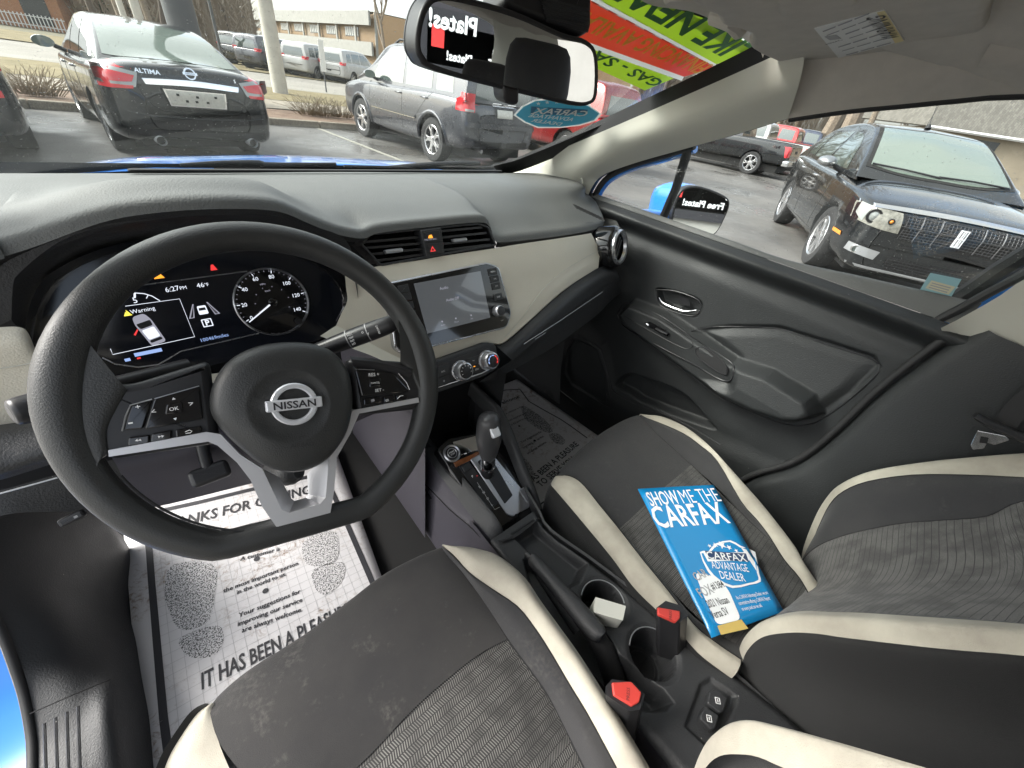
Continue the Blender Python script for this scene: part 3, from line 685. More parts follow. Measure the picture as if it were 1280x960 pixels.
# round vent at the far end
b = MB(); vc = P(768, 309, 'x', .985); V = Fr(vc, (.93, .30, .02), (0, .22, .97)); V = Fr(vc, (1, .22, 0), (0, .30, .95))
V.k = 1.15; b.lathe(V, [(.058, -.05), (.058, .004), (.053, .012), (.047, .014)], 'gloss_black', 40)
b.lathe(V, [(.048, .010), (.048, .018), (.044, .022), (.0385, .020), (.0355, .012)], 'silver', 40)
b.face(V, circ(.038, 40), .002, 'black_void')
for k in (-.012, 0, .012):
    f2 = V.sub(0, 0, 0, math.radians(50)); w = math.sqrt(.035**2-k*k); b.box(f2, -w, w, k-.0035, k+.0035, .003, .011, 'satin_black', .001)
    if k < .01: b.box(f2, -w*.8, w*.8, k+.0045, k+.006, .010, .0125, 'silver')
rv = b.build('air_vent', dash, 40)
# middle vents
b = MB(); V = Fr(P(530, 306, 'y', .655), (1, 0, 0), (0, .35, .93))
vo = rpoly(V.poly([(449, 305), (462, 291), (596, 278.5), (610, 283), (620, 307), (475, 333)]), .006)
vi = [q for q in inset(vo, .004)]
b.ring(V, vo, vi, -.01, .004, 'plastic', .001)
b.grid([[V.p(a[0], a[1], .0) for a in vi], [V.p(a[0], a[1], -.05) for a in vi]], 'satin_black', True); b.face(V, vi, -.05, 'black_void')
for (l0, r0, l1, r1) in (((452, 303), (527, 296), 0, 0), ((458, 310), (528, 304), 0, 0), ((464, 318), (530, 311), 0, 0), ((470, 326), (531, 318), 0, 0), ((550, 289), (604, 284), 0, 0), ((551, 297), (609, 291), 0, 0), ((552, 305), (613, 299), 0, 0), ((553, 313), (616, 305.5), 0, 0)):
    A, B = V.px(*l0), V.px(*r0); c = (A[1]+B[1])/2
    b.prism(V, [(A[0], A[1]-.002), (B[0], B[1]-.002), (B[0], B[1]+.002), (A[0], A[1]+.002)], -.03, -.002, 'satin_black', bottom=True)
v1 = b.build('air_vent', dash, 40)
b = MB()
for x, y in ((492, 314), (574, 300.5)):
    q = V.px(x, y); b.box(V, q[0]-.017, q[0]+.017, q[1]-.0035, q[1]+.004, -.004, .005, 'silver_satin', .003)
build_split(b, [lambda c: c[0] < .40, lambda c: True], 'vent_tab', v1, 40)
b = MB(); b.prism(V, rpoly(V.poly([(523, 288), (549, 284.5), (553.5, 317), (531, 321.5)]), .003), -.02, .008, 'plastic', r=.002)
b.prism(V, rpoly(V.poly([(527, 290.5), (546, 288), (548.5, 301.5), (530.5, 303.5)]), .001), .006, .0095, 'satin_black', r=.0006); b.prism(V, rpoly(V.poly([(531, 305.5), (549, 303.5), (550, 315.5), (534, 318)]), .001), .006, .0095, 'satin_black', r=.0006)
q = V.px(541, 311.5, .0097); b.face(V, [q+np.array(v) for v in ((-.006, -.004), (.006, -.004), (0, .006))], .0097, 'lit_red'); b.face(V, [q+np.array(v) for v in ((-.003, -.0025), (.003, -.0025), (0, .0025))], .0099, 'satin_black')
fit_text(b, V, 'PASS AIR BAG', (531, 301), (545.5, 299.3), .0097, 'lit_grey'); q = V.px(538, 295.5, .0097); b.face(V.sub(*q), [(-.005, -.003), (.005, -.003), (.003, .003), (-.003, .002)], .0097, 'lit_orange')
b.build('hazard_switch', dash, 30)
# touch screen unit
b = MB(); T = Fr(P(560, 385, 'y', .585), (1, 0, 0), (0, .48, .877)); T.o = PSf(565, 378, fdash)-np.array((0, .012, 0)); 
so = rpoly(T.poly([(481, 354), (606, 328), (622, 333), (638, 392), (632, 410), (503, 443), (492, 436)]), [.008, .006, .012, .012, .012, .012, .008], 6)
b.prism(T, so, -.03, .006, 'silver', r=.003); b.prism(T, inset(so, .0035), .004, .0068, 'gloss_black', r=.0005)
scr = b.build('infotainment_unit', dash, 30)
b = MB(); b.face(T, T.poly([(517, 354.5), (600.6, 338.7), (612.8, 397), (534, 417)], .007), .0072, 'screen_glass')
for s, a, bb in (('Audio Off', (558, 377), (574, 373.5)), ('Audio', (550, 362.5), (560.5, 360.5)), ):
    fit_text(b, T, s, a, bb, .0075, 'lit_grey')
for x, y, s in ((554, 407, 'Audio'), (571, 403, 'Phone'), (590, 399, 'Info')): q = T.px(x, y, .0075); b.text(T, s, .004, q[0], q[1], .0075, 'lit_grey'); b.face(T, circ(.0018, 8, (q[0], q[1]+.008)), .0075, 'lit_grey')
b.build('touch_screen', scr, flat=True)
b = MB()
for k, (x, y) in enumerate(((616, 339.5), (618.5, 348.5), (620.5, 357.5), (623, 371))):
    q = T.px(x, y, .009); b = MB(); b.box(T, q[0]-.0105, q[0]+.0105, q[1]-.0068, q[1]+.0068, .006, .0095, 'plastic', .001)
    b.text(T, ('MENU', '>>|', '|<<', 'DISP')[k], .0045, q[0], q[1]-.0015, .0097, 'white_print', 0, 1, .01); b.build('button', scr, 30)
for k, (x, y) in enumerate(((505, 361), (508, 371), (511, 382), (514, 393))): q = T.px(x, y, .009); b = MB(); b.box(T, q[0]-.010, q[0]+.010, q[1]-.0068, q[1]+.0068, .006, .0095, 'plastic', .001); b.build('button', scr, 30)
b = MB(); q = T.px(626, 388.4, .02); K = T.sub(*q)
b.lathe(K, [(.0125, .006), (.0120, .016), (.0112, .020), (.0098, .021)], 'silver', 28); b.lathe(K, [(.0100, .021), (.0092, .0228), (.0001, .0232)], 'satin_black', 28); b.text(T, 'PUSH', .003, *(T.px(628, 401, .008)), .0078, 'white_print')
b.build('knob', scr, 50)
# climate panel
b = MB(); C_ = Fr(PSf(585, 462, fdash)-np.array((0, .010, 0)), (1, 0, 0), (0, .48, .877))
po = rpoly(C_.poly([(535, 453), (606, 427.5), (617, 430), (621, 447), (619, 460), (604, 470), (536, 494)]), .008)
b.prism(C_, po, -.04, .008, 'plastic', r=.004); b.prism(C_, rpoly(C_.poly([(537, 460), (606, 434), (617, 439), (617, 456), (604, 463), (538, 484)], .008), .004), .007, .0095, 'satin_black', r=.001)
b.tube([C_.p(*C_.px(x, y, .010), .010) for x, y in ((537, 487.5), (602, 466.5), (616, 459))], .0014, 'silver', 6)
clim = b.build('climate_panel', dash, 35)
b = MB()
def ck(pts): b.prism(C_, rpoly(C_.poly(pts, .011), .001, 2), .009, .0118, 'plastic', r=.0007, k=2)
ck([(547, 460.5), (562, 455.5), (561.5, 467), (547.5, 471.5)]); ck([(547.5, 473), (561, 468.5), (562, 479), (548, 484)]); ck([(583, 449), (600, 443.5), (601, 453), (585, 458)]); ck([(590, 458.5), (601, 455), (602, 462), (591.5, 466)])
for s, x, y in (('A/C', 554, 464), ('O', 555, 476), ('^^', 592, 451), ('ON', 596, 461.5)): q = C_.px(x, y, .012); b.text(C_, s, .0052, q[0], q[1]-.002, .0121, 'white_print')
q = C_.px(593, 458, .012); b.box(C_, q[0]-.002, q[0]+.002, q[1]-.0008, q[1]+.0008, .0118, .0123, 'lit_orange')
build_split(b, [lambda c, s=s_: c[0] < s for s_ in (.38, .45, .9)], 'button', clim, 30) if 0 else build_split(b, [lambda c: c[0] < C_.p(*C_.px(570, 460, .01))[0], lambda c: True], 'button', clim, 30)
for x, y, hot in ((581, 462.5, 0), (614, 449.5, 1)):
    b = MB(); q = C_.px(x-2, y+1, .022); K = C_.sub(*q)
    b.lathe(K, [(.0205, .009), (.0205, .013), (.0185, .014), (.0180, .030), (.0165, .033), (.0145, .0335)], 'silver', 36); b.lathe(K, [(.0147, .0335), (.0135, .0345), (.0001, .0348)], 'satin_black', 36)
    for k in range(7):
        a = math.radians(200-k*36); mm = ('lit_blue' if k < 4 else 'lit_red') if hot else 'white_print'
        r_ = .0112; b.tube([K.p(r_*math.cos(a), r_*math.sin(a), .0350), K.p(r_*math.cos(a-.45), r_*math.sin(a-.45), .0350)] if hot else [K.p(.010*math.cos(a), .010*math.sin(a), .0350), K.p(.012*math.cos(a), .012*math.sin(a), .0350)], .0011 if hot else .0006, mm, 5)
    b.box(K, -.003, .003, .013, .019, .026, .0345, 'silver', .001)
    b.build('knob', clim, 45)
# ---------------------------------------------------------------- door, pillars, roof, windscreen
def sdf(poly, X, Y):
    """signed distance (negative inside) of arrays X,Y to a 2D polygon"""
    d = np.full(X.shape, 1e9); s = np.ones(X.shape); n = len(poly)
    for i in range(n):
        a = poly[i]; b_ = poly[i-1]; ex, ey = b_[0]-a[0], b_[1]-a[1]; wx, wy = X-a[0], Y-a[1]
        t = np.clip((wx*ex+wy*ey)/(ex*ex+ey*ey+1e-12), 0, 1); d = np.minimum(d, (wx-ex*t)**2+(wy-ey*t)**2)
        c1 = Y >= a[1]; c2 = Y < b_[1]; c3 = ex*wy > ey*wx
        f = (c1 & c2 & c3) | (~c1 & ~c2 & ~c3); s = np.where(f, -s, s)
    return s*np.sqrt(d)
def sm(x, a, b_): t = np.clip((x-a)/(b_-a), 0, 1); return t*t*(3-2*t)
def field(name, parent, X, Y, pos, m, drop=None, ang=60, **kw):
    """structured sheet from arrays; pos(X,Y)->(x,y,z) arrays; drop = mask of cells left open"""
    x, y, z = pos(X, Y); nr, nc = X.shape; b_ = MB()
    b_.v = [tuple(map(float, q)) for q in zip(x.ravel(), y.ravel(), z.ravel())]; k = b_.mi(m)
    for i in range(nr-1):
        for j in range(nc-1):
            if drop is not None and drop[i, j]: continue
            b_.f.append((i*nc+j, i*nc+j+1, (i+1)*nc+j+1, (i+1)*nc+j)); b_.m.append(k)
    return b_.build(name, parent, ang, **kw)
door = None
mat('dec_pale', (.30, .50, .55), .5); mat('dec_cream', (.62, .58, .42), .5)
DXP = 1.085
def yz(pts, x=DXP, sm_=0):
    q = [(P(a, c, 'x', x)[1], P(a, c, 'x', x)[2]) for a, c in pts]
    return cat(q, 4, True) if sm_ else q
pod = yz([(771.6, 390.6), (782, 380), (824, 395), (866.6, 424), (913, 454), (914, 474), (904.5, 474), (866.6, 454), (820, 430.7), (773.8, 401)], 1.04)
arm = yz([(864, 414), (909, 409), (968, 410), (1035, 431), (1090, 449), (1099, 464), (1061, 500), (1014, 530), (985, 531), (942, 517), (900, 497), (872, 468), (912, 474), (913, 454)], 1.055)
body_ = yz([(771.6, 392), (785, 380), (824, 395), (866.6, 424), (913, 454), (960, 470), (1010, 500), (1020, 522), (985, 531), (942, 517), (900, 497), (862, 470), (820, 438), (780, 408)], 1.04)
hrec = yz([(820, 361), (845, 364), (875, 376), (873, 392), (858, 394), (831, 384), (822, 377)], 1.08, 1)
pock = yz([(767, 477), (775, 471), (790, 471), (845, 492), (877, 526), (885, 541), (803, 509), (782, 496), (765, 486)], 1.06, 1)
spk = yz([(718, 422), (739, 429), (750, 437), (760, 472), (762, 508), (716, 479), (708, 465), (711, 437)], 1.085)
lower = yz([(700, 440), (722, 405), (752, 432), (764, 490), (790, 505), (880, 545), (1000, 600), (980, 700), (700, 620), (680, 470)], 1.07)
ys = np.linspace(.90, -.10, 330); zs = np.linspace(-.245, -1.0, 250)
Yg, Zg = np.meshgrid(ys, zs)
def doorpos(Y, Z):
    x = np.full(Y.shape, DXP)
    x -= .018*(1-sm(Z, -.36, -.26))*0
    x += .010*sm(Z, -.26, -.245)
    belt = -.245-.0*Y
    x -= .022*np.exp(-((Z-(-.262))/.022)**2)                       # rolled shoulder under the glass
    x += .012*np.exp(-((Z-(-.305))/.02)**2)
    x -= .048*(1-sm(sdf(body_, Y, Z), -.012, .010))
    d = sdf(arm, Y, Z); zb = np.clip((-.34-Z)/.2, 0, 1)
    x += .016*(1-sm(d, -.010, .002))*(1-zb)*1.0
    x -= .022*(1-sm(d, -.035, .0))*zb
    x += .028*(1-sm(sdf(hrec, Y, Z), -.007, .001))
    dl = sdf(lower, Y, Z); x -= .014*(1-sm(dl, -.04, .03))
    x += .035*(1-sm(sdf(pock, Y, Z), -.012, .002))
    x += .008*(1-sm(sdf(spk, Y, Z), -.006, .0))
    x += .002*np.sin(Y*9)
    return x, Y, Z
door = field('passenger_door', car, Yg, Zg, doorpos, 'plastic_door', label='black passenger door with armrest, chrome handle and window switch')
def dx_at(y, z): a, _, _ = doorpos(np.array([[y]]), np.array([[z]])); return float(a[0, 0])
def DP(px, py, off=.002):
    p = PSf(px, py, lambda q: q[0]-(dx_at(q[1], q[2])-off), .4, 2.2); return p
def doorline(pts, r, m, off=.001, s=4): return [DP(x, y, off) for x, y in pts]
b = MB(); pts = doorline([(771.6, 392), (775, 385), (784, 379), (824, 394), (866, 422), (911, 451), (917, 462), (914, 475), (900, 474), (866, 455), (820, 431), (780, 408), (771.6, 392)], 0, 0)
b.tube(pts, .0022, 'satin_black', 6, smooth=4)
b.tube(doorline([(778, 388), (790, 384), (824, 399), (858, 420), (866, 430), (860, 436), (845, 431), (810, 412), (782, 396), (778, 388)], 0, 0), .0008, 'satin_black', 5, smooth=3)
b.tube(doorline([(864, 414), (885, 409.5), (909, 408), (968, 410), (1000, 419), (1035, 431), (1090, 449), (1099, 460), (1092, 472), (1061, 500), (1030, 522), (1014, 530), (985, 531), (942, 517), (900, 497), (872, 476), (820, 437), (780, 408)], 0, 0), .0014, 'satin_black', 6, smooth=4)
arm_o = b.build('armrest', door, 60)
b = MB()
gp = [DP(x, y, .004) for x, y in ((869, 436), (880, 434), (897, 445), (908, 458), (908, 468), (896, 464), (880, 453), (870, 443))]
b.add(gp, [tuple(range(8))], 'black_void'); b.tube(gp+[gp[0]], .0018, 'satin_black', 6, smooth=3)
b.build('pull_handle', arm_o)
b = MB(); sp_ = [DP(x, y, .003) for x, y in ((806, 403), (812, 402), (833, 413), (838, 418), (834, 420), (812, 409))]
c = sum(sp_)/6; b.add(sp_, [tuple(range(6))], 'gloss_black')
A_ = DP(820, 410.5, .006); B_ = DP(834, 417.5, .006); b.tube([A_, (A_*.4+B_*.6)+np.array((-.003, 0, 0)), B_], .0035, 'satin_black', 8, smooth=3)
A_ = DP(808, 404.5, .005); b.tube([A_, A_+np.array((0, -.008, -.002))], .0022, 'silver', 6)
b.build('window_switch', arm_o, 40)
b = MB(); hp = [DP(x, y, 0) for x, y in ((824, 371), (829, 380), (844, 387), (858, 391), (868, 388))]
hp = [p+np.array((-.014, 0, 0)) if 0 else p for p in [P(x, y, 'x', 1.078) for x, y in ((824, 372), (829, 379), (843, 385.5), (857, 389.5), (871, 388))]]
b.tube(hp, [.003, .0045, .005, .0045, .003], 'chrome', 10, smooth=4)
q = [P(x, y, 'x', 1.092) for x, y in ((847, 369), (862, 374), (862, 383), (848, 379))]; b.add(q, [(0, 1, 2, 3)], 'satin_black')
b.tube([P(x, y, 'x', 1.082) for x, y in ((821, 362), (845, 364), (874, 376), (873, 392), (858, 394), (831, 385), (822, 377), (821, 362))], .0014, 'satin_black', 6, smooth=3)
b.build('door_handle', door, 50)
b = MB(); b.tube(doorline([(718, 422), (739, 428), (750, 437), (758, 462), (762, 490), (763, 509), (740, 496), (716, 480), (708, 465), (711, 437), (718, 422)], 0, 0), .0016, 'satin_black', 6, smooth=3); b.build('speaker_grille', door)
b = MB(); b.tube(doorline([(751, 436), (762, 474), (765, 487), (775, 495), (803, 509), (838, 521), (872, 539), (900, 556)], 0, 0), .0022, 'plastic', 6, smooth=3); b.build('map_pocket', door)
# belt cap between the glass and the panel
A = PP([(742, 247), (757, 256), (796, 277), (850, 297), (918, 313), (989, 329), (1080, 350), (1160, 369), (1222, 383)], 'x', 1.125)
B = [np.array((1.087, p[1]+(.0), -.245-.000)) for p in A]; Mi = [np.array((1.100, (p[1]+q[1])/2, max(p[2], q[2])+.010)) for p, q in zip(A, B)]
b = MB(); b.strip([A, Mi, B], 'plastic_top', 50, 5); b.tube([p+np.array((.002, 0, .0)) for p in A], .0035, 'rubber', 6)
b.build('window_ledge', door, 50)
b = MB(); wf_ = lambda x, y: PSf(x, y, lambda p: p[0]-(1.128-.50*(p[2]+.24))+.004, .4, 2)
sq_ = [wf_(*p) for p in ((1163, 341), (1202, 349), (1188, 373), (1150, 362))]; b.add(sq_, [(0, 1, 2, 3)], 'dec_pale'); SF_ = Fr(sq_[3], sq_[2]-sq_[3], sq_[0]-sq_[3])
w_, h_ = float(np.linalg.norm(sq_[2]-sq_[3])), float((sq_[0]-sq_[3])@SF_.v); iv = -1 if SF_.n[0] > 0 else 1
b.face(SF_, [(w_*.12, h_*.18), (w_*.88, h_*.18), (w_*.9, h_*.66), (w_*.14, h_*.66)], .001*iv, 'dec_cream')
for k_ in range(3): b.box(SF_, w_*.2, w_*.8, h_*(.26+.13*k_), h_*(.31+.13*k_), .0012*iv, .0016*iv, 'grey_print')
b.build('window_sticker', door, flat=True)
# front end of the door top meeting the dash
b = MB(); b.strip([PP([(744, 252), (757, 262), (770, 276), (782, 296)], 'x', 1.08), PP([(735, 250), (745, 262), (752, 275), (756, 285)], 'x', 1.09)], 'plastic_top', 8, 2); b.build('ledge_end', door)
# windows of that door: quarter light, divider, main pane
def pane(name, pts, x0, x1, z0, z1, m='window_glass', **k):
    b_ = MB(); V_ = []
    for y, z in pts: t = (z-z0)/(z1-z0); V_.append(np.array((x0+(x1-x0)*t, y, z)))
    b_.add(V_, [tuple(range(len(V_)))], m); return b_.build(name, **k)
wx = lambda z: 1.128-.17*max(0, (z+.24))/.34
pane('window_pane', [(.665, -.25), (.60, -.055), (.40, .10), (-.36, .14), (-.36, -.22), (-.10, -.23)], 1.128, .958, -.24, .10, parent=door)
pane('quarter_light', [(.90, -.26), (.665, -.25), (.60, -.055), (.66, -.05), (.84, -.20)], 1.128, .958, -.24, .10, parent=door)
b = MB()
q1 = [P(861, 184, 'x', 1.07), P(845, 235, 'x', 1.105), P(822, 288, 'x', 1.13)]; b.tube(q1, .0105, 'rubber', 10, ry=.014); q2 = [p+np.array((.0, .014, 0)) for p in q1]
b.build('window_divider', door)
b = MB(); fl = PP([(742, 250), (748, 236), (762, 220), (790, 206), (830, 194), (868, 182)], 'x', 1.10)
for i in range(len(fl)): fl[i] = P(*[(742, 250), (748, 236), (762, 220), (790, 206), (830, 194), (868, 182)][i], 'x', (1.10, 1.098, 1.09, 1.075, 1.06, 1.05)[i])
b.tube(fl, .009, 'rubber', 8, smooth=3); b.tube([p+np.array((.03, .012, -.006)) for p in fl], .012, 'blue_paint', 8, smooth=3)
b.build('door_frame', door)
# B pillar and blue door jamb
b = MB()
G = [(1236, 404), (1226, 403), (1190, 424), (1162, 442), (1098, 492), (1035, 551), (993, 580), (942, 596), (900, 620)]
Gp = [P(x, y, 'x', v) for (x, y), v in zip(G, (1.085, 1.082, 1.08, 1.078, 1.075, 1.072, 1.07, 1.07, 1.07))]
b.strip([[p+np.array((.03, .02, 0)) for p in Gp], Gp], 'rubber', 40, 2)
b.tube([p+np.array((-.004, .006, .004)) for p in Gp], .008, 'rubber', 8, smooth=3)
bp_ = []
for k, (dy, dxx, dz) in enumerate(((0.0, 0.0, -.004), (-.010, -.018, -.004), (-.035, -.028, -.006), (-.12, -.03, -.01), (-.34, -.01, -.02))): bp_.append([p+np.array((dxx, dy-.004, dz)) for p in Gp[1:]])
b.strip(bp_, 'plastic_door', 40, 5)
bp = b.build('pillar_panel', car, 50)
b = MB(); b.strip([PP([(1178, 415), (1188, 416), (1240, 425), (1330, 440)], 'x', 1.07)+[np.array((1.02, -.42, -.05)), np.array((.95, -.46, .13))], PP([(1176, 410), (1200, 398), (1240, 376), (1330, 330)], 'x', 1.05)+[np.array((1.0, -.26, .02)), np.array((.95, -.30, .13))]], 'pillar_trim', 24, 3); b.build('upper_pillar_trim', bp)
b = MB(); b.tube(PP([(1168, 402), (1200, 386), (1240, 364), (1330, 318)], 'x', 1.09)+[np.array((1.02, -.24, .04)), np.array((.97, -.27, .13))], .008, 'rubber', 8); b.tube(PP([(1172, 404), (1205, 390), (1240, 371), (1330, 325)], 'x', 1.12)+[np.array((1.05, -.26, .04)), np.array((1.0, -.29, .13))], .012, 'blue_paint', 8); b.tube(PP([(1160, 398), (1215, 362), (1250, 338), (1330, 290)], 'x', 1.12)+[np.array((1.05, -.20, .04)), np.array((1.0, -.23, .13))], .016, 'rubber', 8)
b.build('door_jamb', bp)
b = MB(); tb = PP([(1219, 519), (1232, 526), (1252, 536), (1300, 556)], 'x', .99); b.tube(tb, [.010, .013, .013, .014], 'satin_black', 14, smooth=4, ry=.006)
tf = Fr(P(1232, 546, 'x', .995), (0, -.82, -.40), (.0, -.4, .82)); tf = Fr(P(1236, 545, 'x', .99), PP([(1250, 549)], 'x', .99)[0]-PP([(1215, 548)], 'x', .99)[0], (0, .3, 1))
po = rpoly(tf.poly([(1213, 556), (1222, 538), (1258, 545), (1262, 550), (1243, 556), (1234, 553), (1230, 560), (1216, 562)]), .002); b.prism(tf, po, -.001, .0012, 'chrome', r=.0005, bottom=True)
b.face(tf, rpoly(tf.poly([(1226, 545), (1236, 547), (1234, 554), (1224, 553)]), .001), .0016, 'black_void')
b.strip([PP([(1240, 530), (1262, 500), (1300, 470)], 'x', 1.03), PP([(1262, 545), (1285, 520), (1320, 500)], 'x', 1.03)], 'rubber', 8, 2)
b.build('seat_belt_tongue', car, 40)
# side mirror
b = MB(); mc = P(872, 266, 'x', 1.40)
inn_ = np.array(mc)/np.linalg.norm(mc); out_ = np.array((.09, -1., -.03)); out_ /= np.linalg.norm(out_); mn = out_-inn_; mn /= np.linalg.norm(mn)
MF = Fr(mc, np.cross((0, 0, 1), mn), (0, 0, 1)); MF = Fr(mc, MF.u, np.cross(mn, MF.u))
mo = cat(MF.poly([(836, 296), (838, 272), (845, 246), (856, 234), (876, 233), (904, 244), (911, 254), (905, 272), (894, 291), (880, 297), (855, 299)]), 3, True)
b.prism(MF, mo, -.02, .006, 'satin_black', r=.003)
cs = sum(mo)/len(mo)
hs = [MF.p(a[0], a[1], -.02) for a in mo]
rowsm = [hs]
for k, (s_, h, sh) in enumerate(((1.02, -.05, 0), (1.0, -.09, -.006), (.85, -.125, -.014), (.5, -.15, -.02), (.05, -.155, -.022))): rowsm.append([MF.p(*(cs+(a-cs)*s_+np.array((sh*2.2, 0))), h) for a in mo])
b.grid(rowsm, 'blue_paint', True)
b.tube([MF.p(*(cs+np.array((-.07, -.035))), -.06), np.array((1.16, .70, -.275)), np.array((1.12, .68, -.30))], [.028, .03, .03], 'blue_paint', 12, smooth=3)
sm_ = b.build('side_mirror', car, 60)
mat('mirror', (.9, .92, .93), 0.0, metal=1)
b = MB(); b.face(MF, inset(mo, .006), .0075, 'mirror'); b.build('mirror_glass', sm_, flat=True)
# A pillar
E1 = [(622, 214, 'z', -.232), (650, 207, 'x', 1.0), (690, 191, 'x', .985), (770, 157, 'x', .965), (860, 118, 'x', .93), (930, 87, 'x', .905), (975, 66, 'x', .885), (1010, 45, 'x', .87)]
E3 = [(742, 262, 'x', 1.075), (734, 251, 'x', 1.075), (739, 236, 'x', 1.072), (752, 220, 'x', 1.066), (790, 205, 'x', 1.055), (860, 185, 'x', 1.03), (930, 165, 'x', .99), (985, 148, 'x', .955)]
p1 = [P(*e) for e in E1]; p3 = [P(*e) for e in E3]
p2 = [(a*.5+c*.5)+np.array((-.022, -.012, 0)) for a, c in zip(p1, p3)]; p2[0] = (p1[0]+p3[0])/2+np.array((-.01, 0, -.01))
def mir(c): return [np.array((2*CX-p[0], p[1], p[2])) for p in c]
b = MB(); b.strip([p1, p2, p3], 'pillar_trim', 50, 6); b.strip([p3, [p+np.array((.03, .01, .0)) for p in p3]], 'rubber', 40, 1)
b.strip([p1, [p+np.array((.01, .05, .01)) for p in p1]], 'black_void', 40, 1)
ap = b.build('windscreen_pillar', car, 60)
b = MB(); gr_ = cat([P(x, y, 'x', 1.035)for x, y in ((703, 232), (712, 228), (726, 223), (728, 228), (726, 240), (720, 244), (708, 238))], 3, True); b.tube(gr_+[gr_[0]], .0012, 'pillar_trim', 5); b.build('tweeter_grille', ap)
b = MB(); p1, p2, p3 = p1[3:], p2[3:], p3[3:]; b.strip([mir(p1), mir(p2), mir(p3)], 'pillar_trim', 30, 4, flip=True); b.strip([mir(p3), [p+np.array((-.03, .01, 0)) for p in mir(p3)]], 'rubber', 30, 1); b.build('windscreen_pillar', car, 60)
# windscreen
def wst(x): return .505-.07*((x-CX)/.52)**2
def wsf(p):
    t = (p[2]+.235)/.385; ys_ = wsy(p[0])*(1-t)+wst(p[0])*t+.02*math.sin(PI*max(0, min(1, t))); return p[1]-ys_
b = MB(); rows = []
for i in range(17):
    t = i/16; hw = .70*(1-t)+.58*t; rows.append([np.array((x, wsy(x)*(1-t)+wst(x)*t+.02*math.sin(PI*t), -.235+.385*t)) for x in np.linspace(CX-hw, CX+hw, 25)])
b.grid(rows, 'windscreen_glass'); ws = b.build('windscreen', car, 80)
b = MB()
def band(t0, t1, off, m):
    r_ = []
    for t in (t0, t1):
        hw = .665*(1-t)+.525*t; r_.append([np.array((x, wsy(x)*(1-t)+wst(x)*t+.02*math.sin(PI*max(0, min(1, t)))-off, -.235+.385*t)) for x in np.linspace(CX-hw, CX+hw, 25)])
    b.grid(r_, m)
band(-.05, .022, .002, 'black_void'); band(.955, 1.03, .002, 'black_void')
ef = [(e[0], e[1]) for e in E1[:-1]]
for mm_ in (0, 1):
    r_ = [[PSf(x+dx_, y+dy_, lambda p: wsf(p)+.003, .2, 3) for x, y in resample([np.array(q, float) for q in ef], 30, False)] for dx_, dy_ in ((-5, -6.5), (3, 6))]
    b.grid([[np.array((2*CX-p[0], p[1], p[2])) for p in q[16:]] for q in r_] if mm_ else r_, 'black_void')
b.build('frit_band', ws, 80)
# stickers on the windscreen, read from outside
mat('dec_green', (.42, .68, .02), .5); mat('dec_green_d', (.03, .15, .03), .5); mat('dec_red', (.72, .06, .02), .5); mat('dec_yellow', (.80, .50, .03), .5); mat('dec_white', (.78, .80, .78), .5); mat('dec_blue', (.05, .42, .62), .5); mat('dec_navy', (.02, .16, .30), .5)
for k_ in ('dec_green', 'dec_green_d', 'dec_red', 'dec_yellow', 'dec_white', 'dec_blue', 'dec_navy'):   # thin film: daylight shines through
    t_ = MATS[k_].node_tree; bs_ = t_.nodes['Principled BSDF']; tr_ = N(t_, 'BsdfTranslucent'); tr_.inputs[0].default_value = tuple(min(1, v*1.05) for v in bs_.inputs['Base Color'].default_value[:3])+(1,); mx_ = N(t_, 'MixShader'); mx_.inputs[0].default_value = .12
    L(t_, bs_.outputs[0], mx_.inputs[1]); L(t_, tr_.outputs[0], mx_.inputs[2]); L(t_, mx_.outputs[0], t_.nodes['Material Output'].inputs['Surface'])
def wp_(x, y, off=.0): return PSf(x, y, lambda p: wsf(p)+off, .2, 3)
def wquad(b_, q, m, off=.001, n=10):
    q = [np.array(v, float) for v in q]; rows_ = [[wp_(*((q[0]*(1-u)+q[1]*u)*(1-v)+(q[3]*(1-u)+q[2]*u)*v), off) for u in np.linspace(0, 1, n)] for v in np.linspace(0, 1, 8)]
    b_.grid(rows_, m)
def wtext(b_, s, a, bb, c, m, off, bold=.02, hs=1.):
    """mirrored lettering: a = first letter foot, bb = last letter foot (pixels), c = top of first letter"""
    A, B, C = wp_(*a, off), wp_(*bb, off), wp_(*c, off)
    f_ = Fr(A, B-A, C-A); w = float(np.linalg.norm(B-A)); hgt = float((C-A)@f_.v); vs, fs = textmesh(s, bold); w0 = max(x for x, y in vs)-min(x for x, y in vs); x0 = min(x for x, y in vs)
    cap = .72; V_ = []
    for x, y in vs:
        u = (x-x0)/w0; p = f_.p(u*w, y/cap*hgt); s_ = p; 
        d_ = s_/np.linalg.norm(s_); lo_, hi_ = .2, 3.
        for _ in range(24):
            mm = (lo_+hi_)/2
            if wsf(d_*mm)+off > 0: hi_ = mm
            else: lo_ = mm
        V_.append(d_*lo_)
    b_.add(V_, fs, m)
b = MB()
wquad(b, [(955, 64), (957, 82), (800, 0), (770, -30)], 'dec_white', .0006)
wquad(b, [(957, 67), (895, 80), (745, -2), (800, -25)], 'dec_green', .0012, 44)
wtext(b, 'LIKE NEW', (946, 60), (800, -30), (908, 75), 'dec_green_d', .005, .03)
wquad(b, [(895, 84), (855, 96), (722, 48), (738, 0)], 'dec_red', .0012, 44); wquad(b, [(895, 80), (894, 85), (738, 2), (746, -3)], 'dec_white', .0012, 14); wquad(b, [(855, 96), (852, 101), (722, 55), (722, 48)], 'dec_white', .0012, 14)
wtext(b, 'FINANCING AVAILABLE', (891, 81), (700, 0), (868, 92), 'dec_yellow', .005, .02)
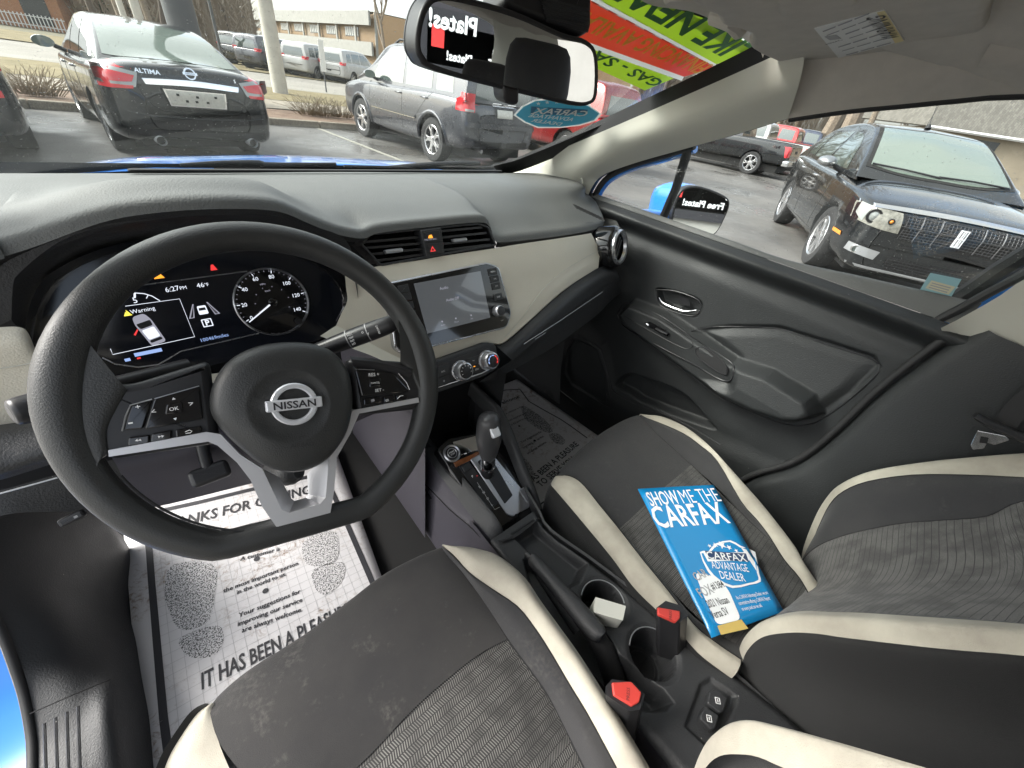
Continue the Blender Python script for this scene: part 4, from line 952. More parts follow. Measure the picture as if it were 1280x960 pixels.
wquad(b, [(842, 98), (806, 113), (722, 75), (722, 55)], 'dec_green', .0012, 44)
wtext(b, 'GAS - SAVER', (831, 102), (700, 40), (812, 107), 'dec_green_d', .005, .02)
b.build('windscreen_banner', ws, flat=True, label='green, red and yellow sale banner stickers along the top of the glass')
b = MB()
oc = [(642, 144), (652, 133), (668, 125), (690, 123), (722, 126), (738, 132), (752, 142), (745, 151), (725, 157), (700, 160), (672, 160), (655, 153)]
def wpoly(b_, pts, m, off):
    c = wp_(sum(p[0] for p in pts)/len(pts), sum(p[1] for p in pts)/len(pts), off); V_ = [wp_(x, y, off) for x, y in pts]
    b_.add([c]+V_, [(0, i+1, (i+1) % len(V_)+1) for i in range(len(V_))], m)
wpoly(b, oc, 'dec_white', .001); wpoly(b, [(695+(x-695)*.95, 142+(y-142)*.92) for x, y in oc], 'dec_blue', .0014)
wquad(b, [(735, 137), (732, 146), (663, 142), (664, 133)], 'dec_navy', .002)
wtext(b, 'CARFAX', (731, 145.5), (665, 141.5), (733, 138.5), 'dec_white', .003, .02); wtext(b, 'ADVANTAGE', (715, 151.5), (660, 146), (716, 147), 'dec_white', .003); wtext(b, 'DEALER', (700, 157), (663, 152), (701, 153), 'dec_white', .003)
for k, (x, y) in enumerate(((673, 129.5), (684, 128), (696, 127.5), (708, 128.5), (719, 130.5))): wpoly(b, [(x+(3 if i % 2 == 0 else 1.3)*math.sin(i*PI/5), y-(2.5 if i % 2 == 0 else 1.1)*math.cos(i*PI/5)) for i in range(10)], 'dec_white', .002)
b.build('dealer_decal', ws, flat=True)
# cowl, wipers, bonnet
b = MB(); b.strip([[np.array((x, wsy(x)+.005, -.245)) for x in np.linspace(-.3, 1.1, 20)], [np.array((x, wsy(x)+.10, -.262)) for x in np.linspace(-.3, 1.1, 20)]], 'satin_black', 20, 2); b.build('cowl', car)
b = MB(); rows = []
for v in np.linspace(0, 1, 12):
    rows.append([np.array((x, wsy(x)*(1-v)+.10*(1-v)+(2.02-.28*((x-CX)/.75)**2)*v, -.246-.035*v-.26*v**3.2-.03*((x-CX)/.75)**2+.006*math.exp(-((abs(x-CX)-.38)/.08)**2))) for x in np.linspace(CX-.80, CX+.80, 30)])
b.grid(rows, 'blue_paint'); b.build('bonnet', car, 60, thick=.01)
b = MB()
b.tube([np.array(wp_(x, y, -.02)) for x, y in ((470, 212), (520, 207), (560, 204.5), (600, 204))], [.006, .007, .006, .005], 'satin_black', 8, smooth=3)
b.tube([np.array(wp_(x, y, -.012)) for x, y in ((430, 208), (520, 209.5), (600, 209.5), (630, 208))], .004, 'rubber', 6, smooth=3)
b.tube([np.array(wp_(x, y, -.014)) for x, y in ((225, 206), (280, 203.5), (325, 203.5), (335, 206), (420, 205))], [.003, .005, .006, .006, .004], 'satin_black', 6, smooth=3)
b.build('wiper', car, 60)
# headliner
b = MB(); xs_ = [(0, .172), (.2, .17), (.34, .160), (.42, .142), (.475, .115), (.51, .09), (.535, .070)]
prof = [(-a, z) for a, z in xs_[:0:-1]]+xs_
rows = []
for y in (.47, .42, .36, .28, .18, .05, -.1, -.3, -.6, -.9, -1.2, -1.45, -1.6):
    k = sm(np.array(float(y)), -1.0, -1.65)*0
    dz = -.045*max(0, (y-.15)/.35)**1.6-.05*max(0, (-y-.6)/1.0)**2-.0
    rows.append([np.array((CX+a*(1-.16*max(0, (y-.25)/.2)), y-.07*(a/.5)**2*max(0, y/.46), max(z+dz, .075+.14*max(0, y)))) for a, z in prof])
b.grid(rows, 'headliner'); hd = b.build('headliner', car, 60)
# side rail over the door opening
R1 = [P(*e) for e in ((968, 72, 'x', .885), (985, 148, 'x', .955))]
Ra = PP([(985, 148), (1060, 137), (1130, 130), (1200, 123), (1290, 117)], 'x', .955)+[np.array((.955, -.25, .12)), np.array((.955, -.6, .11))]
Rb = [np.array((.905, p[1]+.03, max(.115, p[2]+.05))) for p in Ra]; Rb[0] = np.array((.885, .41, .112))
Rc = [np.array((.87, p[1]+.04, .135)) for p in Ra]; Rc[0] = P(1012, 44, 'x', .86)
b = MB(); b.strip([Ra, [(a+c)/2+np.array((-.010, 0, 0)) for a, c in zip(Ra, Rb)], Rb, Rc], 'headliner', 50, 4); b.tube([p+np.array((.008, 0, 0)) for p in Ra], .006, 'rubber', 8, smooth=3)
b.build('roof_rail', hd, 60)
b = MB(); rr_ = [(x, y) for x, y in ((1222, 85), (1235, 60), (1255, 45), (1300, 30))]; b.strip([PP([(1222, 85), (1250, 86), (1300, 84)], 'x', .90), PP([(1240, 52), (1262, 42), (1300, 30)], 'x', .87)], 'headliner', 10, 3, .006, (-.5, 0, -.8)); b.build('grab_handle_cover', hd)
b = MB(); b.strip([[p+np.array((.0, -.03, -.02)) for p in mir(Ra)], mir(Rb), mir(Rc)], 'headliner', 30, 3, flip=True); b.build('roof_rail', hd, 60)
# sun visor
vn = np.array((.02, -.16, -1.)); vn /= np.linalg.norm(vn); vpo = np.array((.80, .28, .108))
VF = Fr(vpo, (1, 0, 0), np.cross(vn, (1, 0, 0))); 
if VF.n@vn < 0: VF = Fr(vpo, (1, 0, 0), -VF.v)
vo = [(858, -60), (862, 2), (893, 18), (900, 30), (925, 36), (937, 45), (938, 60), (975, 78), (1010, 92), (1050, 93), (1095, 84), (1160, 70), (1215, 56), (1232, 40), (1230, 20), (1228, -60)]
vo = cat([np.array(q) for q in VF.poly(vo)], 3, True)
b = MB(); b.prism(VF, vo, -.018, .002, 'headliner', r=.009, k=4)
vis = b.build('sun_visor', car, 60)
b = MB(); b.prism(VF, rpoly(VF.poly([(1017, 36), (1106, 13), (1130, 51), (1048, 73)], .003), .003), .001, .0028, 'label_white', r=.0005)
b.face(VF, VF.poly([(1096, 15.5), (1106, 13), (1130, 51), (1119, 54)], .003), .0032, 'label_yellow')
def vt(s, a, bb, m='ink'): fit_text(b, VF, s, a, bb, .0036, m)
for k in range(7):
    t = k/6; x0, y0, x1, y1 = 1053-29*t+3, 69-29*t, 1115-27*t, 51-37*t+2
    for j, (f0, f1) in enumerate(((.03, .28), (.34, .62), (.68, .97))):
        a_ = (x0+(x1-x0)*f0, y0+(y1-y0)*f0); b_2 = (x0+(x1-x0)*f1, y0+(y1-y0)*f1)
        if j == 0 and k in (3, 4): continue
        b.tube([VF.p(*VF.px(*a_, .0033), .0033), VF.p(*VF.px(*b_2, .0033), .0033)], .0006 if k % 2 else .0009, 'grey_print', 3)
vt('AIRBAG', (1034, 56), (1054, 50)); b.box(VF.sub(*VF.px(1041, 48, .0036)), -.014, .010, -.006, .007, .003, .0034, 'grey_print')
fit_text(b, VF, 'WARNING', (1125, 47), (1106, 19), .0038, 'ink')
b.build('warning_label', vis, flat=True)
b = MB(); b.prism(VF, rpoly(VF.poly([(968, -30), (975, 12), (992, 20), (1040, 10), (1075, -2), (1080, -30)]), .01), .0, .006, 'headliner', r=.004); b.build('mirror_cover', vis, 50)
b = MB(); b.tube([P(893, 20, 'z', .118), P(915, 28, 'z', .11), P(925, 38, 'z', .105)], .011, 'headliner', 10, smooth=3); b.prism(Fr(P(860, -5, 'z', .12), (1, 0, 0), (0, -1, 0)), circ(.028, 20), 0, .01, 'headliner', r=.004); build_split(b, [lambda c: (np.array(c)-P(860, -5, 'z', .12))@(np.array(c)-P(860, -5, 'z', .12)) < .0012, lambda c: True], 'visor_mount', vis)
b = MB(); b.strip([[wp_(x, y, .02) for x, y in ((760, -30), (810, 5), (862, 14), (900, 30), (950, 60), (985, 62))], PP([(740, -60), (830, -25), (880, -2), (910, 18), (960, 45), (1000, 50)], 'z', .135)], 'headliner', 30, 3); b.build('header_trim', hd)
# rear-view mirror with sensor housing
RM = P(633, 65, 'y', .43); i_ = RM/np.linalg.norm(RM); tgt = np.array((.86, -1.30, .0))-RM; o_ = tgt/np.linalg.norm(tgt); n_ = o_-i_; n_ /= np.linalg.norm(n_)
ux = np.cross((0, 0, 1), n_); RF = Fr(RM, ux, np.cross(n_, ux))
go = [(524, 60), (525, 38), (532, 14), (545, 2), (575, 4), (640, 22), (700, 48), (728, 56), (739, 72), (739, 116), (731, 126), (710, 125), (650, 111), (590, 96), (540, 80), (530, 72)]
oo = [(518, 60), (519, 35), (527, 8), (542, -5), (578, -4), (642, 14), (702, 41), (732, 50), (745, 70), (745, 118), (734, 131), (710, 131), (650, 117), (590, 102), (536, 86), (523, 74)]
oo = cat(RF.poly(oo), 4, True); go = cat(RF.poly(go), 4, True)
b = MB(); b.prism(RF, oo, -.03, .004, 'satin_black', r=.003, k=3)
b.prism(RF, inset(oo, -.0005), -.03, -.045, 'satin_black', r=.012, k=3); b.tube([RM+np.array((.02, .05, .0)), RM+np.array((.06, .07, .06))], .018, 'satin_black', 12); rm = b.build('rear_view_mirror', car, 50)
b = MB(); b.face(RF, go, .005, 'mirror'); b.build('mirror_glass', rm, flat=True)
b = MB(); b.prism(RF, rpoly(RF.poly([(626, 105), (646, 109), (646, 128), (641, 131), (631, 129), (627, 122)]), .003), -.02, .006, 'satin_black', r=.003); b.build('dimmer_tab', rm)
b = MB(); HF = Fr(P(690, 8, 'y', .435), (1, -.2, 0), (0, .25, 1)); b.prism(HF, rpoly(HF.poly([(632, -40), (628, 6), (640, 14), (705, 38), (726, 46), (737, 38), (738, -40)]), .006), -.05, .004, 'satin_black', r=.005)
for k in range(6):
    b.tube([HF.p(*HF.px(675+k*1.5, 2+k*5.5-4, .004), .005), HF.p(*HF.px(734, 17+k*5.2-4, .004), .005)], .0018, 'plastic', 6)
b.build('sensor_housing', rm, 50)
# shell: rear of the cabin for the mirrors, roof skin, sill
b = MB()
b.strip([[np.array((CX+s_*.0, 0, 0)) for s_ in (0, 0)]]*2, 'headliner', 2, 1) if 0 else None
rows = []
for y, z in ((.44, .178), (.30, .215), (-.2, .235), (-.9, .21), (-1.45, .15)): rows.append([np.array((CX+a, y-.06*(a/.55)**2*(y > .3), z-.06*abs(a/.56)**3)) for a in np.linspace(-.53, .53, 15)])
b.grid(rows, 'blue_paint'); b.build('roof', car, 60, thick=.006, toff=0)
b = MB()
for s_ in (1, -1):
    X_ = lambda v: CX+s_*v
    b.strip([[np.array((X_(.50), -.95, .15)), np.array((X_(.45), -1.35, .12)), np.array((X_(.42), -1.5, .10))], [np.array((X_(.60), -.95, -.05)), np.array((X_(.55), -1.35, -.06)), np.array((X_(.47), -1.62, -.0))], [np.array((X_(.66), -1.0, -.25)), np.array((X_(.60), -1.4, -.25)), np.array((X_(.50), -1.85, -.22))]], 'pillar_trim', 10, 4)
build_split(b, [lambda c: c[0] < CX, lambda c: True], 'rear_pillar_trim', car, 60)
b = MB(); b.grid([[np.array((CX+a, -1.5, .10)) for a in np.linspace(-.42, .42, 5)], [np.array((CX+a, -1.88, -.20)) for a in np.linspace(-.52, .52, 5)]], 'window_glass'); b.build('rear_window', car)
b = MB(); b.grid([[np.array((CX+a, -1.15, -.24)) for a in (-.6, .6)], [np.array((CX+a, -1.9, -.22)) for a in (-.6, .6)]], 'cloth_side'); b.build('parcel_shelf', car)
for s_ in (1, -1):
    b = MB(); X_ = CX+s_*.66
    if s_ > 0:
        b.grid([[np.array((X_+.01, y, z)) for y in (-.45, -1.3)] for z in (-.24, -.95)], 'plastic_door')
        b.strip([[np.array((.96, -.30, .13)), np.array((1.03, -.32, -.05)), np.array((1.08, -.34, -.24))], [np.array((.96, -.42, .13)), np.array((1.03, -.44, -.05)), np.array((1.08, -.46, -.24))]], 'pillar_trim', 10, 2)
    else:
        b.grid([[np.array((X_-.01, y, z)) for y in (-.55, -1.3)] for z in (-.24, -.95)], 'plastic_door')
        b.strip([[np.array((-.14, -.40, .13)), np.array((-.21, -.42, -.05)), np.array((-.26, -.44, -.95))], [np.array((-.14, -.52, .13)), np.array((-.21, -.54, -.05)), np.array((-.26, -.56, -.95))]], 'pillar_trim', 10, 2)
    b.build('rear_door_panel', car, 60)
# floor, footwells, driver sill
b = MB(); b.grid([[np.array((x, y, -.965)) for x in (-.33, .33, .49, 1.07)] for y in (1.0, .2, -.5, -1.2)], 'carpet'); b.grid([[np.array((x, y, z)) for x in (-.33, 1.07)] for y, z in ((1.0, -.965), (1.22, -.75), (1.3, -.45), (1.25, -.24))], 'carpet')
b.grid([[np.array((x, -1.2, z)) for x in (-.3, 1.1)] for z in (-.965, -.6, -.24)], 'cloth_side')
floor = b.build('cabin_floor', car, 30)
b = MB(); b.strip([[np.array((1.075, y, -.40)) for y in (.78, 1.0, 1.25)], [np.array((1.045, y, -.75)) for y in (.78, 1.0, 1.2)], [np.array((1.0, y, -.96)) for y in (.70, .95, 1.15)]], 'plastic', 10, 5)
b.strip([PP([(690, 505), (735, 545), (800, 590), (860, 640)], 'x', 1.03), PP([(680, 520), (730, 555), (790, 600), (850, 650)], 'x', 1.0)], 'plastic', 10, 3); b.build('kick_panel', car, 60)
b = MB()
K1 = [P(*q) for q in ((-60, 640, 'x', -.36), (-20, 740, 'x', -.36), (5, 790, 'x', -.36), (22, 835, 'x', -.36), (33, 870, 'x', -.36), (42, 920, 'x', -.36), (43, 965, 'x', -.36), (43, 1010, 'x', -.36))]
K2 = [P(*q) for q in ((20, 640, 'x', -.32), (60, 720, 'x', -.32), (80, 770, 'x', -.315), (95, 810, 'x', -.31), (95, 850, 'x', -.31), (100, 900, 'x', -.31), (105, 965, 'x', -.31), (108, 1010, 'x', -.31))]
K3 = [P(*q) for q in ((115, 640, 'x', -.275), (145, 690, 'x', -.27), (160, 730, 'x', -.27), (168, 770, 'x', -.27), (150, 825, 'x', -.275), (140, 880, 'x', -.275), (155, 965, 'x', -.275), (160, 1010, 'x', -.275))]
K4 = [p+np.array((.012, 0, -.10)) for p in K3]
b.strip([K1, K2, K3, K4], 'plastic', 50, 6)
kick = b.build('sill_trim', car, 60)
b = MB()
for k in range(4): b.tube([P(57+k*14, 905-k*7, 'x', -.325+.014*k)+np.array((0, 0, .003)), P(60+k*14, 990-k*4, 'x', -.325+.014*k)+np.array((0, 0, .003))], .0018, 'plastic', 5)
b.tube([P(38, 893, 'x', -.355)+np.array((0, 0, .002)), P(90, 870, 'x', -.31)+np.array((0, 0, .002)), P(139, 850, 'x', -.275)+np.array((0, 0, .003))], .0009, 'black_void', 5); b.build('tread_rib', kick)
b = MB(); K0 = [p+np.array((-.004, 0, .0)) for p in K1]; b.tube([(p+q)/2 for p, q in zip(K0, K1)], .006, 'rubber', 8, smooth=3)
b.strip([[p+np.array((-.006, 0, -.004)) for p in K0], [p+np.array((-.10, 0, -.025)) for p in K0], [p+np.array((-.16, 0, -.12)) for p in K0]], 'blue_paint', 30, 4); b.build('door_sill', car, 60)
# pedals
b = MB(); pf = Fr(P(245, 560, 'y', .70)*1.0, (1, 0, 0), (0, .3, .95))
pq = P(262, 592, 'y', .52); pf = Fr(pq, (1, 0, 0), (0, .7, .7)); b.prism(pf, rpoly([(-.024, -.013), (.024, -.013), (.024, .013), (-.024, .013)], .008), -.02, .0, 'satin_black', r=.006); b.tube([pq+np.array((0, .01, 0)), pq+np.array((.01, .12, .06))], .008, 'satin_black', 8); b.build('release_lever', car, 50)
# ---------------------------------------------------------------- centre console
ZC = -.72
cup1 = P(754, 752, 'z', ZC); cup2 = P(817, 816, 'z', ZC); cr = .039
tray = [tuple(P(x, y, 'z', ZC)[:2]) for x, y in ((640, 668), (668, 650), (735, 703), (724, 728), (708, 736), (690, 720))]
slot = [tuple(P(x, y, 'z', ZC)[:2]) for x, y in ((768, 815), (790, 830), (828, 862), (840, 878), (832, 888), (815, 889), (790, 885), (765, 868))]
brk = [tuple(P(x, y, 'z', ZC)[:2]) for x, y in ((655, 700), (668, 693), (720, 745), (760, 795), (785, 840), (775, 880), (740, 850), (700, 800), (670, 750))]
edgeR = [P(x, y, 'z', ZC) for x, y in ((655, 610), (673, 640), (681, 657), (700, 673), (736, 698), (797, 744), (870, 802), (930, 854), (980, 900), (1045, 966))]+[np.array((.52, -.55, ZC))]
ey = np.array([p[1] for p in edgeR])[::-1]; ex = np.array([p[0] for p in edgeR])[::-1]
Yg, Ug = np.meshgrid(np.linspace(.300, -.52, 400), np.linspace(0, 1, 120), indexing='ij')
xr = np.interp(Yg, ey, ex); xl = .315-.0*Yg
Xg = xl+(xr-xl)*Ug
def conpos(X, Y):
    z = np.full(X.shape, ZC); 
    w = sm(Y, -.02, -.30); z += .030*w                                   # rises towards the rear
    z -= .012*np.clip((abs(Ug-.5)-.40)/.1, 0, 1)**2
    z -= .028*(1-sm(sdf(tray, X, Y), -.014, .004))
    for c, d in ((cup1, .075), (cup2, .07)):
        r_ = np.hypot(X-c[0], Y-c[1]); z -= d*(1-sm(r_, cr-.0035, cr)); z -= .004*(1-sm(r_, cr, cr+.010))
    z -= .055*(1-sm(sdf(slot, X, Y), -.010, .003))
    z -= .04*(1-sm(sdf(brk, X, Y), -.012, .004))
    sw_ = [tuple(P(x, y, 'z', ZC+.02)[:2]) for x, y in ((880, 850), (893, 842), (925, 868), (922, 882), (900, 925), (890, 935), (860, 905))]
    z -= .006*(1-sm(sdf(sw_, X, Y), -.006, .002))
    return X, Y, z
con = field('centre_console', car, Xg, Yg, conpos, 'plastic', ang=70)
b = MB()
top = [p for p in edgeR]; b.strip([top, [p+np.array((.006, 0, -.02)) for p in top], [p+np.array((.004, 0, -.25)) for p in top]], 'plastic', 40, 3)
lf_ = [np.array((.315, y, ZC)) for y in np.linspace(.36, -.52, 12)]; b.strip([lf_, [p+np.array((-.004, 0, -.25)) for p in lf_]], 'plastic_plum', 20, 2); b.build('side_wall', con)
b = MB()
for c in (cup1, cup2):
    f_ = Fr((c[0], c[1], ZC-.068), (1, 0, 0), (0, 1, 0)); b.tube([f_.p(.026*math.cos(a), .026*math.sin(a), .0) for a in np.linspace(0, 2*PI, 28)], .0009, 'satin_black', 5); b.tube([f_.p(-.02, 0, 0), f_.p(.02, .0, 0)], .0008, 'satin_black', 4)
    f_ = Fr((c[0], c[1], ZC+.000), (1, 0, 0), (0, 1, 0)); b.tube([f_.p((cr+.001)*math.cos(a), (cr+.001)*math.sin(a), -.001) for a in np.linspace(-.7, 2.2, 28)], .0011, 'silver_satin', 5)
build_split(b, [lambda c: math.hypot(c[0]-cup1[0], c[1]-cup1[1]) < .055, lambda c: True], 'cup_holder', con)
# rear switches
for pts in ([(885, 866), (893, 862), (908, 874), (903, 890), (898, 893), (882, 880)], [(880, 884), (897, 896), (893, 911), (888, 914), (873, 900), (874, 893)]):
    b = MB(); f_ = Fr(P(890, 888, 'z', ZC+.022), (1, 0, 0), (0, 1, .0)); b.prism(f_, rpoly(f_.poly(pts), .003), -.006, .006, 'plastic', r=.002); c_ = f_.px(sum(p[0] for p in pts)/6, sum(p[1] for p in pts)/6)
    g_ = f_.sub(c_[0], c_[1], .0065, -.9); b.ring(g_, [(-.0035, -.004), (.0035, -.004), (.0035, .004), (-.0035, .004)], [(-.0027, -.0032), (.0027, -.0032), (.0027, .0032), (-.0027, .0032)], -.0003, .0003, 'white_print'); b.box(g_, -.0006, .0006, -.002, .002, 0, .0003, 'white_print')
    b.build('window_switch', con, 40)
# shifter bezel
g0, g1 = np.array((.41, .335, -.752)), np.array((.41, .50, -.655)); GF = Fr((.41, .42, -.702), (1, 0, 0), g1-g0)
b = MB()
b.prism(GF, rpoly(GF.poly([(546, 561), (560, 548), (604, 540), (632, 556), (668, 632), (672, 652), (628, 672), (617, 668), (582, 616)]), .008), -.03, .0, 'gloss_black', r=.002)
so_ = rpoly(GF.poly([(588, 574), (606, 564), (619, 571), (662, 623), (662, 634), (641, 646), (634, 643)], .003), .003); si_ = GF.poly([(596, 576), (608, 568), (617, 574), (655, 624), (655, 629), (641, 636), (636, 634)], .003)
b.prism(GF, so_, -.002, .003, 'silver', r=.0015)
b.prism(GF, rpoly(GF.poly([(597, 577), (608, 569), (616, 575), (641, 619), (631, 630)], .0035), .003), .002, .0036, 'satin_black', r=.0003)
b.prism(GF, rpoly(GF.poly([(648, 612), (655, 609), (665, 624), (660, 630)], .003), .001), -.001, .0035, 'silver', r=.001)
b.prism(GF, rpoly(GF.poly([(566, 552), (604, 542), (606, 560), (572, 570)], .002), .001), -.002, .0015, 'chrome', r=.0008)
mat('wood', (.20, .07, .025), .25, coat=.6, var=.5, vscale=60); b.prism(GF, rpoly(GF.poly([(567, 578), (603, 562), (606, 567), (570, 584)], .002), .0008), -.001, .0018, 'wood', r=.0005)
b.prism(GF, rpoly(GF.poly([(574, 583), (586, 576), (624, 628), (612, 640)], .002), .001), -.001, .0012, 'satin_black', r=.0005)
b.prism(GF, rpoly(GF.poly([(577, 583), (586, 578), (590, 584), (581, 590)], .0045), .001), .001, .0045, 'plastic', r=.001)
for s, x, y in (('P', 591, 597), ('R', 600, 610), ('N', 605, 617), ('D', 610, 624.5), ('L', 615, 632)): q = GF.px(x, y); b.text(GF, s, .0075, q[0], q[1], .0018, 'white_print', .1, 1, .02)
q = GF.px(596, 595); b.box(GF, q[0]-.0008, q[0]+.0008, q[1]-.0008, q[1]+.0008, .001, .0022, 'lit_red')
b.tube([GF.p(*GF.px(x, y), .0018) for x, y in ((596, 603), (612, 628), (618, 637), (624, 634))], .0004, 'white_print', 4)
gate = b.build('shifter_bezel', con, 35)
b = MB(); q = GF.px(565, 566.5, .004); K = GF.sub(*q); b.lathe(K, [(.0195, 0), (.0195, .005), (.0175, .0065), (.0150, .005), (.0145, .002)], 'silver', 32); b.lathe(K, [(.0145, .002), (.0140, .006), (.013, .0065), (.0125, .0055), (.0001, .0055)], 'satin_black', 32); b.ring(K, circ(.0115, 32), circ(.0095, 32), .005, .0062, 'silver', .0004)
b.text(K, 'START', .0045, 0, .001, .0058, 'white_print', 0, 1, .02); b.text(K, 'STOP', .0045, 0, -.004, .0058, 'white_print', 0, 1, .02); b.build('start_button', con, 40)
b = MB(); s0 = GF.p(*GF.px(609, 598), 0); up_ = np.array((0, -.10, 1)); kc = P(611, 541, 'x', .405); kb = P(610, 580, 'x', .405)
b.tube([kb-np.array((0, 0, .10))+np.array((0, .01, 0)), kb-np.array((0, 0, .03)), kb], [.016, .016, .015], 'satin_black', 16)
b.tube([kb-np.array((0, 0, .012)), kb, kb+(kc-kb)*.3], [.0155, .0165, .0155], 'chrome', 20, smooth=3)
b.tube([kb+(kc-kb)*.25, kb+(kc-kb)*.45, kb+(kc-kb)*.75, kc, kc+(kc-kb)*.35, kc+(kc-kb)*.5, kc+(kc-kb)*.56], [.0165, .0215, .0265, .0275, .024, .017, .004], 'knob_skin', 24, smooth=4)
kn = np.array((-.15, -.62, .78)); kn /= np.linalg.norm(kn); kf = Fr(kc+(kc-kb)*.12+kn*.0275, (1, -.1, .1), np.cross(kn, (1, -.1, .1))); b.prism(kf, rpoly([(-.0095, -.022), (.0095, -.022), (.0105, .014), (-.0105, .014)], .005), -.008, .0022, 'emblem_silver', r=.003)
b.build('gear_lever', con, 60)
# raised rails either side of the lever
RR = [P(x, y, 'x', v) for x, y, v in ((588, 480, .455), (600, 492, .462), (620, 512, .470), (633, 537, .475), (650, 580, .475), (664, 615, .473), (672, 640, .468))]
RL = [P(x, y, 'x', v) for x, y, v in ((505, 500, .345), (536, 547, .345), (560, 575, .348), (600, 622, .350), (625, 655, .352), (630, 676, .352))]
b = MB(); b.strip([[p+np.array((-.006, 0, -.03)) for p in RR], RR, [p+np.array((.014, 0, .000)) for p in RR], [p+np.array((.020, 0, -.04)) for p in RR], [p+np.array((.022, 0, -.26)) for p in RR]], 'plastic', 40, 4)
RL2 = [P(x, y, 'x', v) for x, y, v in ((495, 505, .318), (521, 548, .318), (545, 587, .320), (585, 640, .322), (610, 670, .325), (622, 683, .33))]
RL3 = [P(x, y, 'x', v) for x, y, v in ((470, 565, .305), (517, 592, .308), (562, 636, .31), (585, 655, .313), (605, 675, .318), (620, 688, .325))]
b.strip([[p+np.array((.004, 0, -.03)) for p in RL], RL, RL2], 'plastic', 40, 5); b.strip([RL2, RL3], 'plastic_plum', 40, 4)
RL4 = [P(x, y, 'x', .30) for x, y in ((440, 540), (452, 605), (475, 641), (507, 663), (530, 682), (560, 710))]
b.strip([RL3, RL4], 'plastic_plum', 40, 5); b.tube([p+np.array((-.0015, 0, 0)) for p in RL3], .0010, 'black_void', 5, smooth=3)
b.tube([P(x, y, 'x', .302) for x, y in ((531, 604), (533, 640), (530, 681))], .0012, 'black_void', 5)
b.tube([P(x, y, 'x', .298) for x, y in ((437, 534), (470, 547), (498, 560))], .0016, 'black_void', 5)
b.tube([(p*.93+q*.07)+np.array((0, 0, .0005)) for p, q in zip(RL, RL2)], .0008, 'rubber', 5, smooth=3)
b.build('console_rail', con, 60)
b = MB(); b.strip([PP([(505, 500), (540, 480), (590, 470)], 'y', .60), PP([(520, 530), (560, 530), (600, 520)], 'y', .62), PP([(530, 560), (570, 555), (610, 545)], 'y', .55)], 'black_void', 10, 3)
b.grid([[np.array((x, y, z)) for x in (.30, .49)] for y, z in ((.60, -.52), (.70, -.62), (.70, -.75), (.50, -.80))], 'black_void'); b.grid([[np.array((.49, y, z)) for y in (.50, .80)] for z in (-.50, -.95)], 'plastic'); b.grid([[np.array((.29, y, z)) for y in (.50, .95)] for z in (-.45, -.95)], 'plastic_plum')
b.build('console_cubby', con)
# collar where the bezel meets the rear console
b = MB(); b.strip([PP([(629, 677), (645, 671), (660, 660), (674, 648)], 'z', ZC+.006), PP([(612, 672), (628, 672), (655, 656), (672, 645)], 'z', ZC-.01)], 'plastic', 12, 2); b.build('bezel_collar', con)
# handbrake
b = MB(); HZ = .352
h0, h1 = P(664, 697, 'x', HZ), P(752, 797, 'x', HZ); hv = (h1-h0)/np.linalg.norm(h1-h0)
b.tube([h0, h0+hv*.012, h0+(h1-h0)*.35, h0+(h1-h0)*.7, h1-hv*.01, h1], [.008, .0125, .014, .0165, .016, .009], 'plastic', 20, smooth=4, ry=.014)
b.tube([P(658, 692, 'x', HZ), h0+hv*.01], .0058, 'satin_black', 14)
b.tube([h1-hv*.05+np.array((0, 0, -.014)), h1+np.array((.004, -.01, -.03)), P(775, 850, 'x', HZ+.004)+np.array((0, -.03, -.06))], [.012, .018, .02], 'black_void', 12, smooth=3)
b.tube([h0+hv*.03+np.array((-.004, 0, -.012)), h0+(h1-h0)*.8+np.array((-.004, 0, -.030))], [.009, .016], 'rubber', 10)
b.build('handbrake', con, 50)
# seat belt buckles
def buckle(pts_top, pts_red, zt, dn, name='seat_belt_buckle'):
    b_ = MB(); f_ = Fr(P(*pts_top[0], 'z', zt), (1, 0, 0), (0, 1, 0)); ot = f_.poly(pts_top); n = len(ot)
    top_ = [f_.p(a[0], a[1], 0) for a in ot]; bot = [p+np.array(dn) for p in top_]
    b_.grid([[p for p in bot], [p for p in top_]], 'satin_black', True); b_.add(top_, [tuple(range(n))], 'satin_black'); o = b_.build(name, car, 40, bevel=.002)
    b_ = MB(); rp = rpoly(f_.poly(pts_red, .003), .002); b_.prism(f_, rp, -.002, .004, 'red_plastic', r=.0015); c = sum(rp)/len(rp); b_.text(f_, 'PRESS', .006, c[0], c[1]-.002, .0042, 'rubber', .6)
    b_.build('release_button', o, 40)
    return o
buckle([(757, 858), (765, 849), (792, 853), (806, 868), (800, 887), (786, 889), (757, 868)], [(765, 853), (789, 852), (802, 866), (799, 878), (790, 883), (767, 869)], -.62, (.02, -.03, -.14))
buckle([(820, 760), (832, 751), (852, 757), (860, 768), (850, 778), (824, 770)], [(822, 759), (850, 764), (850, 773), (845, 778), (823, 768)], -.64, (.008, -.035, -.10))
# charger adapter left in the front cup
q = P(752, 776, 'z', ZC-.01); wf = Fr(q, P(772, 773, 'z', ZC-.01)-P(738, 760, 'z', ZC-.01), (.5, -.8, -.0)); b = MB()
mat('adapter_white', (.62, .62, .56), .45); wo = rpoly(wf.poly([(737, 759), (774, 770), (770, 788), (735, 778)]), .002); b.prism(wf, wo, -.04, 0, 'adapter_white', r=.002, bottom=True)
ad = b.build('card_holder', None, 40, label='small pale box with a pin hole standing in the front cup holder', cat_='box')
b = MB(); b.face(wf, circ(.0016, 10, tuple(wf.px(767, 782))), .0004, 'ink'); b.build('pin_hole', ad, flat=True)
